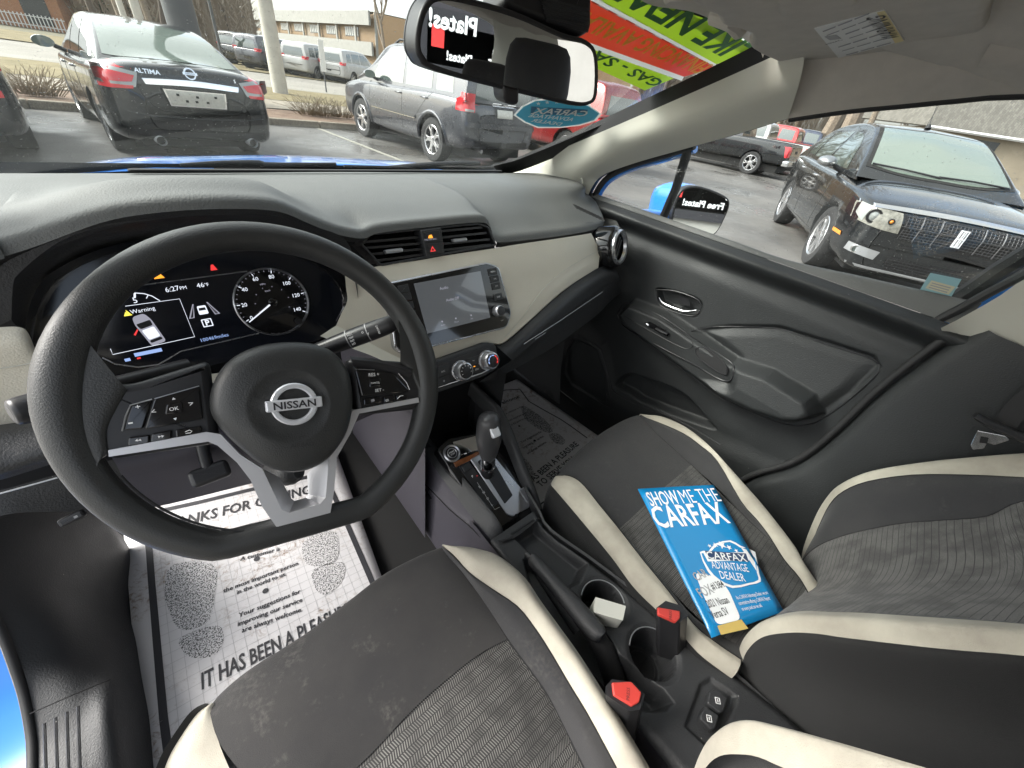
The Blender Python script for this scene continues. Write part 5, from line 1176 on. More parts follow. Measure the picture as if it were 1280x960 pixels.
# ---------------------------------------------------------------- seats
def seat_strip(b_, curves, m, nu=40, nv=5, bulge=0, dirn=(0, 0, 1), flip=False): b_.strip(curves, m, nu, nv, bulge, dirn, flip)
def Z(pts): return [P(x, y, 'z', z) for x, y, z in pts]
def X(pts): return [P(x, y, 'x', v) for x, y, v in pts]
ds = empty('driver_seat', (DX, -.05, .62), car)
za, zb = -.655, -.66
d_bo_r = Z([(553, 683, -.668), (578, 683, -.652), (598, 687, -.645), (620, 695, -.642), (650, 720, -.640), (672, 752, -.640), (698, 788, -.640), (724, 825, -.640), (766, 892, -.642), (805, 957, -.645), (850, 1040, -.65)])
d_bi_r = Z([(553, 684, -.668), (566, 694, -.655), (586, 716, -.650), (612, 735, -.650), (646, 758, -.652), (668, 785, -.653), (687, 814, -.654), (711, 855, -.655), (734, 893, -.656), (771, 962, -.658), (810, 1040, -.66)])
d_seam = Z([(552, 685, -.668), (560, 696, -.66), (578, 716, -.662), (606, 755, -.668), (635, 800, -.672), (660, 834, -.673), (684, 868, -.674), (708, 915, -.675), (729, 958, -.675), (760, 1020, -.675), (790, 1080, -.675)])
d_front = Z([(552, 685, -.668), (539, 687, -.666), (480, 714, -.662), (430, 740, -.660), (390, 763, -.660), (350, 790, -.660), (320, 811, -.662), (295, 836, -.664), (270, 875, -.668)])
d_left = Z([(262, 886, -.668), (266, 905, -.664), (272, 925, -.66), (287, 960, -.658), (330, 1060, -.66)])
b = MB()
# centre cushion: plain front, patterned rear
pat0 = Z([(440, 965, -.672), (470, 936, -.671), (515, 888, -.670), (560, 848, -.670), (600, 817, -.670), (636, 798, -.672)])
frontL = Z([(262, 888, -.668), (275, 872, -.668), (300, 850, -.664), (325, 832, -.662), (352, 815, -.660), (390, 790, -.660), (435, 756, -.660), (480, 722, -.662), (520, 700, -.664), (552, 686, -.668)])
mid1 = Z([(278, 935, -.655), (330, 895, -.648), (385, 850, -.646), (440, 810, -.646), (490, 778, -.648), (530, 752, -.652), (560, 730, -.656), (575, 714, -.662)])
mid2 = Z([(340, 1010, -.66), (380, 965, -.656), (430, 910, -.655), (480, 865, -.655), (530, 825, -.657), (570, 795, -.66), (600, 775, -.664), (612, 762, -.668)])
nose = [p+np.array((0, .004, -.06)) for p in frontL]; nose2 = [p+np.array((0, .005, -.018)) for p in frontL]
pat0b = Z([(360, 1040, -.672), (440, 965, -.668), (470, 936, -.667), (515, 888, -.666), (560, 848, -.666), (600, 817, -.668), (636, 798, -.672)])
b.strip([nose, nose2, frontL, mid1, mid2, pat0b], 'cloth', 60, 6)
b.build('cushion_front', ds, 70, label='grey cloth front of the cushion with pale scuffs')
b = MB()
pc = [Z([(360, 1040, -.673), (440, 965, -.670), (470, 936, -.669), (515, 888, -.668), (560, 848, -.668), (600, 817, -.670), (636, 798, -.674)]), Z([(420, 1060, -.66), (500, 985, -.658), (560, 925, -.658), (620, 875, -.662), (684, 868, -.674)]), Z([(500, 1100, -.66), (570, 1020, -.658), (640, 950, -.66), (729, 958, -.675)]), Z([(560, 1160, -.66), (640, 1080, -.66), (700, 1030, -.665), (785, 1080, -.675)])]
b.strip(pc, 'cloth_pattern', 60, 12)
b.build('cushion_centre', ds, 70)
b = MB(); b.strip([d_seam, [(p+q)/2+np.array((0, 0, .006)) for p, q in zip(resample(d_seam, 11), resample(d_bi_r, 11))], d_bi_r], 'cloth_plain', 60, 4)
b.tube([p+np.array((0, 0, .0)) for p in d_seam], .0012, 'cloth_side', 5, smooth=3)
b.tube([p+np.array((0, 0, .0006)) for p in d_bi_r], .0012, 'cloth_side', 5, smooth=3); b.build('cushion_side_panel', ds, 60)
b = MB(); b.strip([d_bi_r, [(p+q)/2+np.array((0, 0, .008)) for p, q in zip(d_bi_r, d_bo_r)], d_bo_r, [p+np.array((.012, 0, -.016)) for p in d_bo_r]], 'beige_cloth', 60, 5)
b.strip([[p+np.array((.012, 0, -.016)) for p in d_bo_r], [p+np.array((.016, 0, -.06)) for p in d_bo_r], [p+np.array((.0, -.01, -.22)) for p in d_bo_r]], 'cloth_side', 50, 4)
b.build('bolster', ds, 60); b = MB()
L_o = Z([(266, 880, -.672), (255, 885, -.675), (244, 895, -.678), (228, 918, -.68), (212, 945, -.682), (200, 980, -.684), (180, 1060, -.69)])
L_i = Z([(268, 880, -.668), (264, 888, -.667), (267, 903, -.665), (270, 915, -.663), (276, 935, -.66), (290, 968, -.66), (330, 1060, -.66)])
b.strip([L_o, [(p+q)/2+np.array((0, 0, .006)) for p, q in zip(L_o, L_i)], L_i], 'beige_cloth', 40, 5)
b.strip([[p+np.array((-.012, 0, -.20)) for p in L_o], [p+np.array((-.008, .004, -.01)) for p in L_o], L_o], 'cloth_side', 30, 3)
b.build('bolster', ds, 60)
def headrest(x, y, z, parent, w=.112, h=.085, m='cloth_plain', rods=True):
    b_ = MB(); rows_ = []
    for v, t_, ww in ((-.5, .6, .86), (-.42, .9, .97), (-.2, 1, 1.02), (.15, 1, 1.0), (.36, .9, .92), (.47, .65, .78), (.5, .2, .5)):
        rows_.append([np.array((x+w*ww*math.copysign(abs(math.cos(a))**.6, math.cos(a)), y+.045*t_*math.copysign(abs(math.sin(a))**.8, math.sin(a))-.03*v, z+h*2*v)) for a in [2*PI*k/24 for k in range(24)]])
    b_.grid(rows_, m, True); b_.add(rows_[-1], [tuple(range(24))], m); b_.add(rows_[0], [tuple(range(24))[::-1]], m); o = b_.build('headrest', parent, 70)
    if rods:
        for s_ in (-.05, .05): b_ = MB(); b_.tube([(x+s_, y+.015, z-h), (x+s_, y+.03, z-h-.09)], .006, 'chrome', 8); b_.build('post', o)
headrest(DX, -.62, -.05, ds)
# driver backrest: only its inner bolster shows
b = MB()
o1 = X([(830, 1060, .30), (862, 985, .295), (868, 960, .293), (882, 930, .29), (905, 908, .29), (933, 900, .288), (971, 907, .286), (1055, 930, .284), (1158, 960, .282), (1300, 1000, .28)])
o2 = X([(850, 1060, .27), (872, 985, .268), (882, 960, .266), (900, 945, .264), (928, 943, .263), (950, 947, .262), (975, 958, .26), (1040, 985, .26), (1120, 1020, .26), (1250, 1060, .26)])
b.strip([o2, [(p+q)/2+np.array((.006, .006, .006)) for p, q in zip(o2, o1)], o1], 'beige_cloth', 60, 5)
b.strip([o1, [p+np.array((.004, -.03, -.004)) for p in o1], [p+np.array((-.01, -.14, -.02)) for p in o1]], 'cloth_side', 40, 4)
b.build('backrest_bolster', ds, 60)
b = MB()
bk = lambda x, w: [np.array((x+w*s_, -.16-.46*t, -.66+.50*t)) for s_, t in ()]
rows = []
for t in np.linspace(0, 1, 12):
    wv = .235-.05*t; y0 = -.20-.40*t; z0 = -.66+.52*t; rows.append([np.array((DX+wv*u, y0+.045*abs(u)**3-.01, z0+.01*abs(u)**3)) for u in np.linspace(-1, .93, 13)])
b.grid(rows, 'cloth_plain'); rb = [[p+np.array((0, -.10, -.03)) for p in r] for r in rows]; b.grid(rb, 'cloth_side'); b.grid([rows[-1], rb[-1]], 'cloth_side'); b.build('backrest', ds, 60)
# passenger seat
ps = empty('passenger_seat', (.765, -.05, .62), car)
z0 = -.70
p_li = Z([(694, 597, -.716), (706, 594, -.700), (719, 598, -.693), (731, 608, -.690), (750, 632, -.688), (773, 660, -.688), (800, 695, -.690), (835, 738, -.692), (867, 780, -.694), (895, 803, -.695), (926, 824, -.696)])
p_lo = Z([(693, 597, -.718), (692, 601, -.712), (698, 608, -.706), (712, 624, -.702), (741, 658, -.700), (770, 693, -.700), (797, 729, -.700), (830, 761, -.700), (855, 785, -.70), (881, 813, -.70), (920, 842, -.702)])
p_lseam = Z([(700, 590, -.716), (720, 600, -.70), (737, 617, -.698), (752, 635, -.70), (774, 661, -.702), (800, 690, -.704), (836, 735, -.705), (868, 772, -.706), (900, 795, -.706), (935, 812, -.706), (990, 850, -.706)])
p_fr = Z([(700, 590, -.716), (715, 575, -.715), (735, 557, -.714), (755, 542, -.713), (775, 530, -.712), (790, 523, -.712), (800, 520, -.712)])
p_m1 = Z([(728, 607, -.694), (750, 588, -.690), (770, 572, -.688), (795, 556, -.688), (822, 543, -.694)])
p_s0 = Z([(774, 661, -.702), (795, 642, -.698), (820, 618, -.696), (845, 597, -.698), (864, 581, -.703)])
p_s1 = Z([(836, 735, -.705), (860, 705, -.694), (890, 680, -.692), (915, 660, -.696), (932, 647, -.703)])
p_s2 = Z([(900, 795, -.706), (930, 760, -.698), (955, 735, -.698), (975, 712, -.700), (990, 700, -.705)])
p_s3 = Z([(990, 850, -.706), (1000, 800, -.70), (1010, 775, -.70), (1020, 740, -.705)])
p_rs = Z([(800, 520, -.712), (810, 530, -.70), (822, 543, -.694), (843, 562, -.697), (864, 581, -.703), (900, 613, -.704), (932, 647, -.703), (965, 677, -.704), (990, 702, -.705), (1020, 740, -.705)])
p_ri = Z([(800, 520, -.712), (822, 528, -.69), (854, 542, -.682), (875, 557, -.680), (896, 576, -.680), (926, 627, -.680), (945, 649, -.680), (961, 670, -.680), (980, 700, -.68), (1000, 724, -.682), (1020, 760, -.69)])
p_ro = Z([(799, 519, -.712), (824, 520, -.69), (848, 529, -.68), (870, 543, -.676), (896, 567, -.674), (934, 609, -.674), (950, 627, -.674), (964, 644, -.674), (993, 682, -.674), (1006, 705, -.676), (1030, 740, -.69)])
b = MB(); b.strip([[p+np.array((0, .006, -.05)) for p in p_fr], [p+np.array((0, .006, -.016)) for p in p_fr], p_fr, p_m1, p_s0], 'cloth_plain', 40, 6); b.build('cushion_front', ps, 70)
b = MB(); b.strip([p_s0, p_s1, p_s2, p_s3], 'cloth_pattern', 40, 10); b.build('cushion_centre', ps, 70)
b = MB(); b.strip([p_lseam, p_li], 'cloth_plain', 50, 3); b.strip([p_rs, [(p+q)/2+np.array((0, 0, .006)) for p, q in zip(resample(p_rs, 11), resample(p_ri, 11))], p_ri], 'cloth_plain', 50, 4); b.tube([p+np.array((0, 0, .0006)) for p in p_ri], .0012, 'cloth_side', 5, smooth=3); b.tube([p+np.array((0, 0, .0006)) for p in p_li], .0012, 'cloth_side', 5, smooth=3); b.tube([p+np.array((0, 0, .0006)) for p in p_rs], .0012, 'cloth_side', 5, smooth=3); b.build('cushion_side_panel', ps, 60)
b = MB(); b.strip([p_li, [(p+q)/2+np.array((0, 0, .006)) for p, q in zip(p_li, p_lo)], p_lo, [p+np.array((-.006, 0, -.01)) for p in p_lo]], 'beige_cloth', 60, 4)
low = [p+np.array((-.010, 0, -.10)) for p in p_lo]
b.strip([[p+np.array((-.006, 0, -.01)) for p in p_lo], [p+np.array((-.014, 0, -.035)) for p in p_lo], low, [p+np.array((.0, 0, -.2)) for p in p_lo]], 'cloth_side', 50, 4)
b.build('bolster', ps, 60); b = MB(); b.strip([p_ri, [(p+q)/2+np.array((0, 0, .006)) for p, q in zip(p_ri, p_ro)], p_ro, [p+np.array((.010, 0, -.02)) for p in p_ro]], 'beige_cloth', 60, 4)
b.strip([[p+np.array((.010, 0, -.02)) for p in p_ro], [p+np.array((.010, 0, -.2)) for p in p_ro]], 'cloth_side', 30, 3)
b.strip([[p+np.array((0, .006, -.05)) for p in p_fr], [p+np.array((0, .0, -.2)) for p in p_fr]], 'cloth_side', 20, 3)
b.build('bolster', ps, 60)
# backrest
fo = X([(1003, 745, .97), (1003, 715, .985), (1003, 690, .995), (1018, 649, 1.005), (1032, 625, 1.008), (1050, 607, 1.01), (1088, 590, 1.01), (1149, 579, 1.01), (1210, 572, 1.005), (1290, 566, 1.0), (1500, 560, .97)])
fi = X([(1006, 745, .94), (1007, 715, .955), (1011, 692, .965), (1024, 658, .972), (1038, 630, .976), (1055, 614, .978), (1085, 602, .978), (1140, 594, .975), (1210, 594, .97), (1290, 598, .965), (1500, 610, .93)])
fp = X([(985, 762, .86), (993, 730, .90), (1004, 700, .91), (1022, 683, .91), (1050, 671, .91), (1085, 662, .91), (1130, 654, .905), (1185, 650, .90), (1235, 645, .90), (1290, 624, .90), (1500, 610, .86)])
np_ = X([(940, 800, .60), (962, 776, .60), (980, 765, .60), (1010, 764, .60), (1050, 766, .60), (1085, 767, .60), (1130, 768, .60), (1185, 771, .60), (1235, 775, .60), (1290, 780, .60), (1500, 800, .62)])
ni = X([(921, 828, .565), (926, 810, .562), (938, 790, .56), (961, 773, .56), (999, 764, .56), (1040, 765, .56), (1078, 766, .56), (1140, 770, .56), (1200, 774, .56), (1290, 781, .56), (1500, 805, .58)])
no = X([(922, 846, .525), (925, 838, .52), (933, 815, .52), (952, 797, .52), (985, 791, .52), (1020, 792, .52), (1055, 797, .52), (1149, 808, .52), (1200, 813, .52), (1290, 821, .52), (1500, 850, .54)])
n9 = len(fp); mid_ = [(p*.5+q*.5)+np.array((0, -.018, -.018)) for p, q in zip(fp, np_)]
b = MB(); b.strip([fi, [(p+q)/2+np.array((0, .006, .006)) for p, q in zip(fi, fp)], fp], 'cloth_plain', 60, 5); b.strip([np_, ni], 'cloth_plain', 40, 2); b.tube(fi, .0014, 'cloth_side', 5, smooth=3); b.tube(fp, .0014, 'cloth_side', 5, smooth=3); bk_o = b.build('backrest', ps, 60)
b = MB(); b.strip([fp, mid_, np_], 'back_pattern', 90, 12); b.build('backrest_centre', bk_o, 60)
b = MB(); b.strip([[p+np.array((.01, -.012, -.012)) for p in fo], fo, [(p+q)/2+np.array((0, .006, .006)) for p, q in zip(fo, fi)], fi], 'beige_cloth', 60, 4); b.build('backrest_bolster', bk_o, 60); b = MB()
b.strip([ni, [(p+q)/2+np.array((-.004, .008, .008)) for p, q in zip(ni, no)], no], 'beige_cloth', 60, 5); b.build('backrest_bolster', bk_o, 60)
s1 = [p+np.array((.004, -.02, -.01)) for p in no]; s2 = [p+np.array((-.002, -.07, -.03)) for p in no]; s3 = [p+np.array((.006, -.16, -.06)) for p in no]
b = MB(); b.strip([no, s1, s2, s3], 'cloth_side', 60, 4); dr = [P(x, y, 'x', .50) for x, y in ((924, 862), (950, 885), (990, 915), (1040, 960), (1100, 1010))]
b.strip([[p+np.array((-.0, 0, 0)) for p in s3], [p+np.array((.01, -.1, -.05)) for p in s3]], 'cloth_side', 40, 2); b.build('backrest_side', bk_o, 60)
headrest(.765, -.60, -.03, ps)
# rear bench
b = MB(); rows = []
for t in np.linspace(0, 1, 8): rows.append([np.array((CX+u*.62, -1.02-.22*t, -.62+.42*t)) for u in np.linspace(-1, 1, 9)])
b.grid(rows, 'cloth_plain'); rows = [[np.array((CX+u*.62, y, -.63)) for u in np.linspace(-1, 1, 9)] for y in (-.55, -.8, -1.02)]; b.grid(rows, 'cloth_plain'); b.grid([[p+np.array((0, 0, 0)) for p in rows[0]], [p+np.array((0, .02, -.3)) for p in rows[0]]], 'cloth_side')
rs = b.build('rear_seat', car, 60)
for x in (.05, .77): headrest(x, -1.25, -.12, rs, .12, .075, rods=False)
# ---------------------------------------------------------------- loose things in the cabin
MFd = Fr((0, .7, -.945), (1, 0, 0), (0, 1, 0))
def sheet_on(fr, cor, name, n=18, amp=.0015, m='mat_paper', **kw):
    q = [np.array(c, float) for c in cor]; b_ = MB(); rows_ = []; uvs = []
    for v in np.linspace(0, 1, n):
        r_ = []
        for u in np.linspace(0, 1, n):
            p = (q[0]*(1-u)+q[1]*u)*(1-v)+(q[3]*(1-u)+q[2]*u)*v; r_.append(fr.p(p[0], p[1], 0)); uvs.append((u, v))
        rows_.append(r_)
    b_.grid(rows_, m, False, uvs); return b_.build(name, None, 60, thick=.0006, toff=-1, **kw)
def mpx(x, y): return MFd.px(x, y)
c4 = [mpx(148, 598), mpx(415, 556), mpx(476, 722), mpx(185, 1010)]
c4 = [mpx(150, 612), mpx(418, 558), mpx(492, 762), mpx(186, 1030)]
pm = sheet_on(MFd, c4, 'paper_floor_mat', label='white paper floor mat with printed footprints and muddy stains in the driver footwell', cat_='floor mat')
b = MB()
def band2(pts, w, m='ink', h=.0014):
    ps_ = [mpx(*p) for p in pts]
    for a, c in zip(ps_, ps_[1:]):
        d = (c-a)/np.linalg.norm(c-a); n = np.array((-d[1], d[0]))*w/2; b.face(MFd, [a-n, c-n, c+n, a+n], h, m)
band2([(182, 643), (250, 628), (311, 613), (405, 592)], .012); band2([(181, 640), (187, 690), (190, 730), (196, 800), (205, 900), (211, 945)], .012); band2([(404, 590), (436, 660), (462, 720), (480, 762)], .012); band2([(208, 945), (260, 915), (350, 860)], .012)
o00, o10, o11, o01 = mpx(181, 640), mpx(405, 591), mpx(482, 768), mpx(209, 945)
for k in range(1, 26):
    t = k/26; a, c = o00*(1-t)+o01*t, o10*(1-t)+o11*t; d = (c-a)/np.linalg.norm(c-a); n = np.array((-d[1], d[0]))*.00035; b.face(MFd, [a-n, c-n, c+n, a+n], .001, 'grey_print')
for k in range(1, 20):
    t = k/20; a, c = o00*(1-t)+o10*t, o01*(1-t)+o11*t; d = (c-a)/np.linalg.norm(c-a); n = np.array((-d[1], d[0]))*.00035; b.face(MFd, [a-n, c-n, c+n, a+n], .001, 'grey_print')
def mt(s, a, bb, sz=None, bold=.02, h=.0018): fit_text(b, MFd, s, a, bb, h, 'ink', sz, bold)
mt('THANKS FOR COMING IN', (190, 667), (410, 611), .042); mt('A customer is', (300, 701), (350, 688), .014); mt('the most important person', (279, 741), (373, 706), .014); mt('in the world to us.', (296, 743), (358, 719), .014)
mt('Your suggestions for', (298, 772), (376, 741), .014); mt('improving our service', (297, 783), (378, 752), .014); mt('are always welcome.', (302, 791), (378, 764), .014); mt('IT HAS BEEN A PLEASURE', (252, 862), (440, 768), .042)
for x, y in ((332, 739), (321, 699)): b.face(MFd, circ(.006, 12, tuple(mpx(x, y))), .0018, 'ink')
def sole(pts, m, fr=MFd, h=.0012): b.face(fr, cat(fr.poly(pts), 3, True), h, m)
sole([(216, 706), (268, 706), (269, 740), (262, 775), (240, 787), (222, 785), (212, 765), (206, 740)], 'stipple'); sole([(226, 797), (272, 782), (280, 800), (270, 818), (250, 823), (232, 818)], 'stipple')
sole([(378, 680), (395, 668), (420, 665), (424, 690), (415, 705), (384, 706)], 'stipple'); sole([(392, 712), (428, 703), (430, 722), (418, 738), (405, 744), (394, 735)], 'stipple')
b.build('printing', pm, flat=True)
MFp = Fr((.8, .7, -.945), (1, 0, 0), (0, 1, 0)); mpp = lambda x, y: MFp.px(x, y)
c4 = [mpp(602, 492), mpp(646, 474), mpp(752, 548), mpp(672, 668)]
pm2 = sheet_on(MFp, c4, 'paper_floor_mat', label='white paper floor mat with small printed soles in the passenger footwell', cat_='floor mat')
b = MB(); o_ = MFp; MFd_, MFd = MFd, MFp
band2([(610, 502), (630, 488), (650, 487), (661, 502), (680, 513), (700, 524), (712, 532), (734, 548)], .005); band2([(662, 650), (676, 630), (690, 622)], .005)
mt('IT HAS BEEN A PLEASURE', (655, 612), (724, 556), .030); mt('TO SERVE YOU', (676, 609), (720, 575), .030)
mt('Welcome', (620, 508), (650, 497), .022)
for s, a, c in (('A customer is the', (633, 518), (653, 509)), ('most important person', (636, 527), (660, 516)), ('in the world to us.', (640, 532), (658, 523)), ('Your suggestions for', (652, 554), (678, 540)), ('improving our service', (655, 561), (680, 546)), ('are always welcome.', (660, 568), (684, 553))): mt(s, a, c, .014, .01)
sole([(652, 508), (660, 510), (680, 524), (691, 538), (684, 541), (668, 533), (655, 522)], 'stipple_dense', MFp); sole([(686, 543), (697, 542), (706, 550), (703, 556), (692, 553)], 'stipple_dense', MFp); sole([(654, 572), (662, 580), (667, 590), (664, 598), (656, 590)], 'stipple_dense', MFp)
for x, y in ((649, 533), (668, 551)): b.face(MFp, circ(.004, 10, tuple(mpp(x, y))), .0018, 'ink')
b.build('printing', pm2, flat=True); MFd = MFd_
# brochure on the passenger seat
bc = [(797.5, 611), (892, 606), (980, 764), (890, 797)]
q = [P(797.5, 611, 'z', -.688), P(892, 606, 'z', -.672), P(980, 764, 'z', -.672), P(890, 797, 'z', -.678)]
BF = Fr(q[3], q[2]-q[3], q[0]-q[3]); mat('broc_blue', (.008, .22, .50), .25, coat=.6); mat('broc_white', (.80, .81, .82), .3); mat('broc_tan', (.55, .40, .12), .4); mat('broc_navy', (.02, .05, .12), .4)
b = MB(); rows = [[(q[3]*(1-u)+q[2]*u)*(1-v)+(q[0]*(1-u)+q[1]*u)*v+BF.n*(.0006*math.sin(PI*u)) for u in np.linspace(0, 1, 12)] for v in np.linspace(0, 1, 16)]
b.grid(rows, 'broc_blue'); br = b.build('brochure', None, 60, thick=.0025, label='glossy blue vehicle history brochure lying on the passenger seat cushion', cat_='brochure')
def bsurf(p):   # height of the sheet above its base plane
    P00, P10, P01, P11 = q[3], q[2], q[0], q[1]; a = (p-P00)@BF.u; c = (p-P00)@BF.v
    v = c/max(1e-6, (P01-P00)@BF.v); w = np.linalg.norm(P10-P00); u = a/w-((P01-P00)@BF.u/w)*v*0
    return u, v
b = MB()
mb0 = MB(); mb0.grid(rows, 'broc_blue'); BV = BVHTree.FromPolygons([Vector(v) for v in mb0.v], mb0.f)
def drop(b_, hh):
    for i, v in enumerate(b_.v):
        p = Vector(v); h_ = BV.ray_cast(p+Vector(BF.n)*.05, -Vector(BF.n))
        if h_[0] is not None: k = (np.array(v)-BF.o)@BF.n; w_ = h_[0]+Vector(BF.n)*(hh+k); b_.v[i] = tuple(w_)
def bt(s, a, bb, sz=None, bold=.03, m='broc_white', h=.0006): fit_text(b, BF, s, a, bb, h, m, sz, bold)
bt('SHOW', (814, 633), (851, 631), .053, .012); bt('ME THE', (854, 631), (901, 629), .053, -.008); bt('CARFAX', (822, 660), (912, 655), .074, .018)
b.face(BF, cat(BF.poly([(874, 691), (885, 690), (893, 681), (912, 677), (925, 684), (944, 690), (948, 718), (950, 728), (936, 732), (915, 736), (896, 727), (884, 715)]), 2, True), .0004, 'broc_white')
b.face(BF, cat(BF.poly([(876, 693), (887, 692), (895, 683), (911, 679), (924, 686), (941, 691), (945, 717), (947, 726), (934, 730), (915, 733), (898, 725), (886, 713)]), 2, True), .0007, 'broc_blue')
b.face(BF, BF.poly([(878, 692), (933, 692), (937, 702), (884, 703)]), .001, 'broc_white'); b.face(BF, BF.poly([(880, 690), (931, 693.5), (935, 704), (885, 700)]), .0012, 'broc_navy')
bt('CARFAX', (884, 699), (934, 703.5), .022, .01, 'broc_white', .0018); bt('ADVANTAGE', (890, 711), (936, 716), .022, .0, h=.0018); bt('DEALER', (901, 724), (932, 728), .022, .0, h=.0018)
for k, (x, y) in enumerate(((886, 684), (893, 683), (901, 683), (910, 686), (919, 690))):
    c = BF.px(x, y); r_ = (.0045, .006, .009, .006, .0045)[k]; b.face(BF, [c+np.array((math.sin(i*PI/5), math.cos(i*PI/5)))*(r_ if i % 2 == 0 else r_*.42) for i in range(10)], .0012, 'broc_white')
b.face(BF, rpoly(BF.poly([(868, 716), (896, 722), (910, 738), (926, 775), (896, 782), (879, 745)]), .01), .0003, 'broc_white'); b.face(BF, BF.poly([(896, 783), (926, 775), (935, 786), (901, 794)]), .0010, 'broc_tan')
for s, a, c, z_ in (('CAR', (871, 727), (886, 720), .022), ('FOX', (877, 748), (893, 741), .024)): bt(s, a, c, z_, .015, 'grey_print', .0008)
for s, a, c in (('#1384', (891, 738), (906, 734)), ('2021 Nissan', (886, 760), (912, 754)), ('Versa SV', (891, 774), (912, 768))): bt(s, a, c, .018, .005, 'ink', .001)
for s, a, c in (('As a CARFAX Advantage Dealer, we are', (921, 750), (960, 743)), ('committed to offering a CARFAX Report', (924, 757), (963, 750)), ('on every used car we sell.', (928, 764), (953, 759))): bt(s, a, c, .009, 0)
drop(b, .0008); b.build('cover_print', br, flat=True)
# ================================================================= outside: everything below is in world metres, ground z = 0
def G(px, py, z=0.):
    p = P(px, py, 'z', z-H); return np.array((p[0], p[1], z))
def paint(name, c, met=.4, rough=.25): mat(name, c, rough, metal=met, coat=1, bump=0, rvar=.06, vscale=3)
paint('paint_black', (.013, .015, .017)); paint('paint_grey', (.065, .068, .080), .5, .3); paint('paint_dark', (.02, .022, .025)); paint('paint_white', (.42, .42, .41), 0); paint('paint_red', (.28, .012, .012), .3); paint('paint_bright_red', (.50, .02, .02), .1); paint('paint_silver', (.35, .36, .37), .8, .3); paint('paint_navy', (.02, .03, .06))
mat('car_glass', (.055, .075, .070), .03, spec=1.0, coat=1); mat('car_glass_pale', (.16, .20, .17), .03, spec=1.0, coat=1); mat('tyre', (.028, .028, .029), .8, bump=.5, bscale=60, var=.4, vscale=20)
mat('rim', (.55, .55, .56), .25, metal=.85); mat('lamp_red', (.62, .02, .03), .12, coat=1); mat('lamp_clear', (.30, .32, .31), .15, coat=1, spec=1); mat('lamp_amber', (.80, .28, .03), .2, coat=1); mat('trim_dark', (.018, .018, .02), .45, bump=.3, bscale=100); mat('grille_dark', (.012, .012, .013), .5); mat('plate_metal', (.50, .49, .45), .35, metal=.6, var=.15, vscale=30); mat('cabin_dark', (.015, .015, .015), .9)
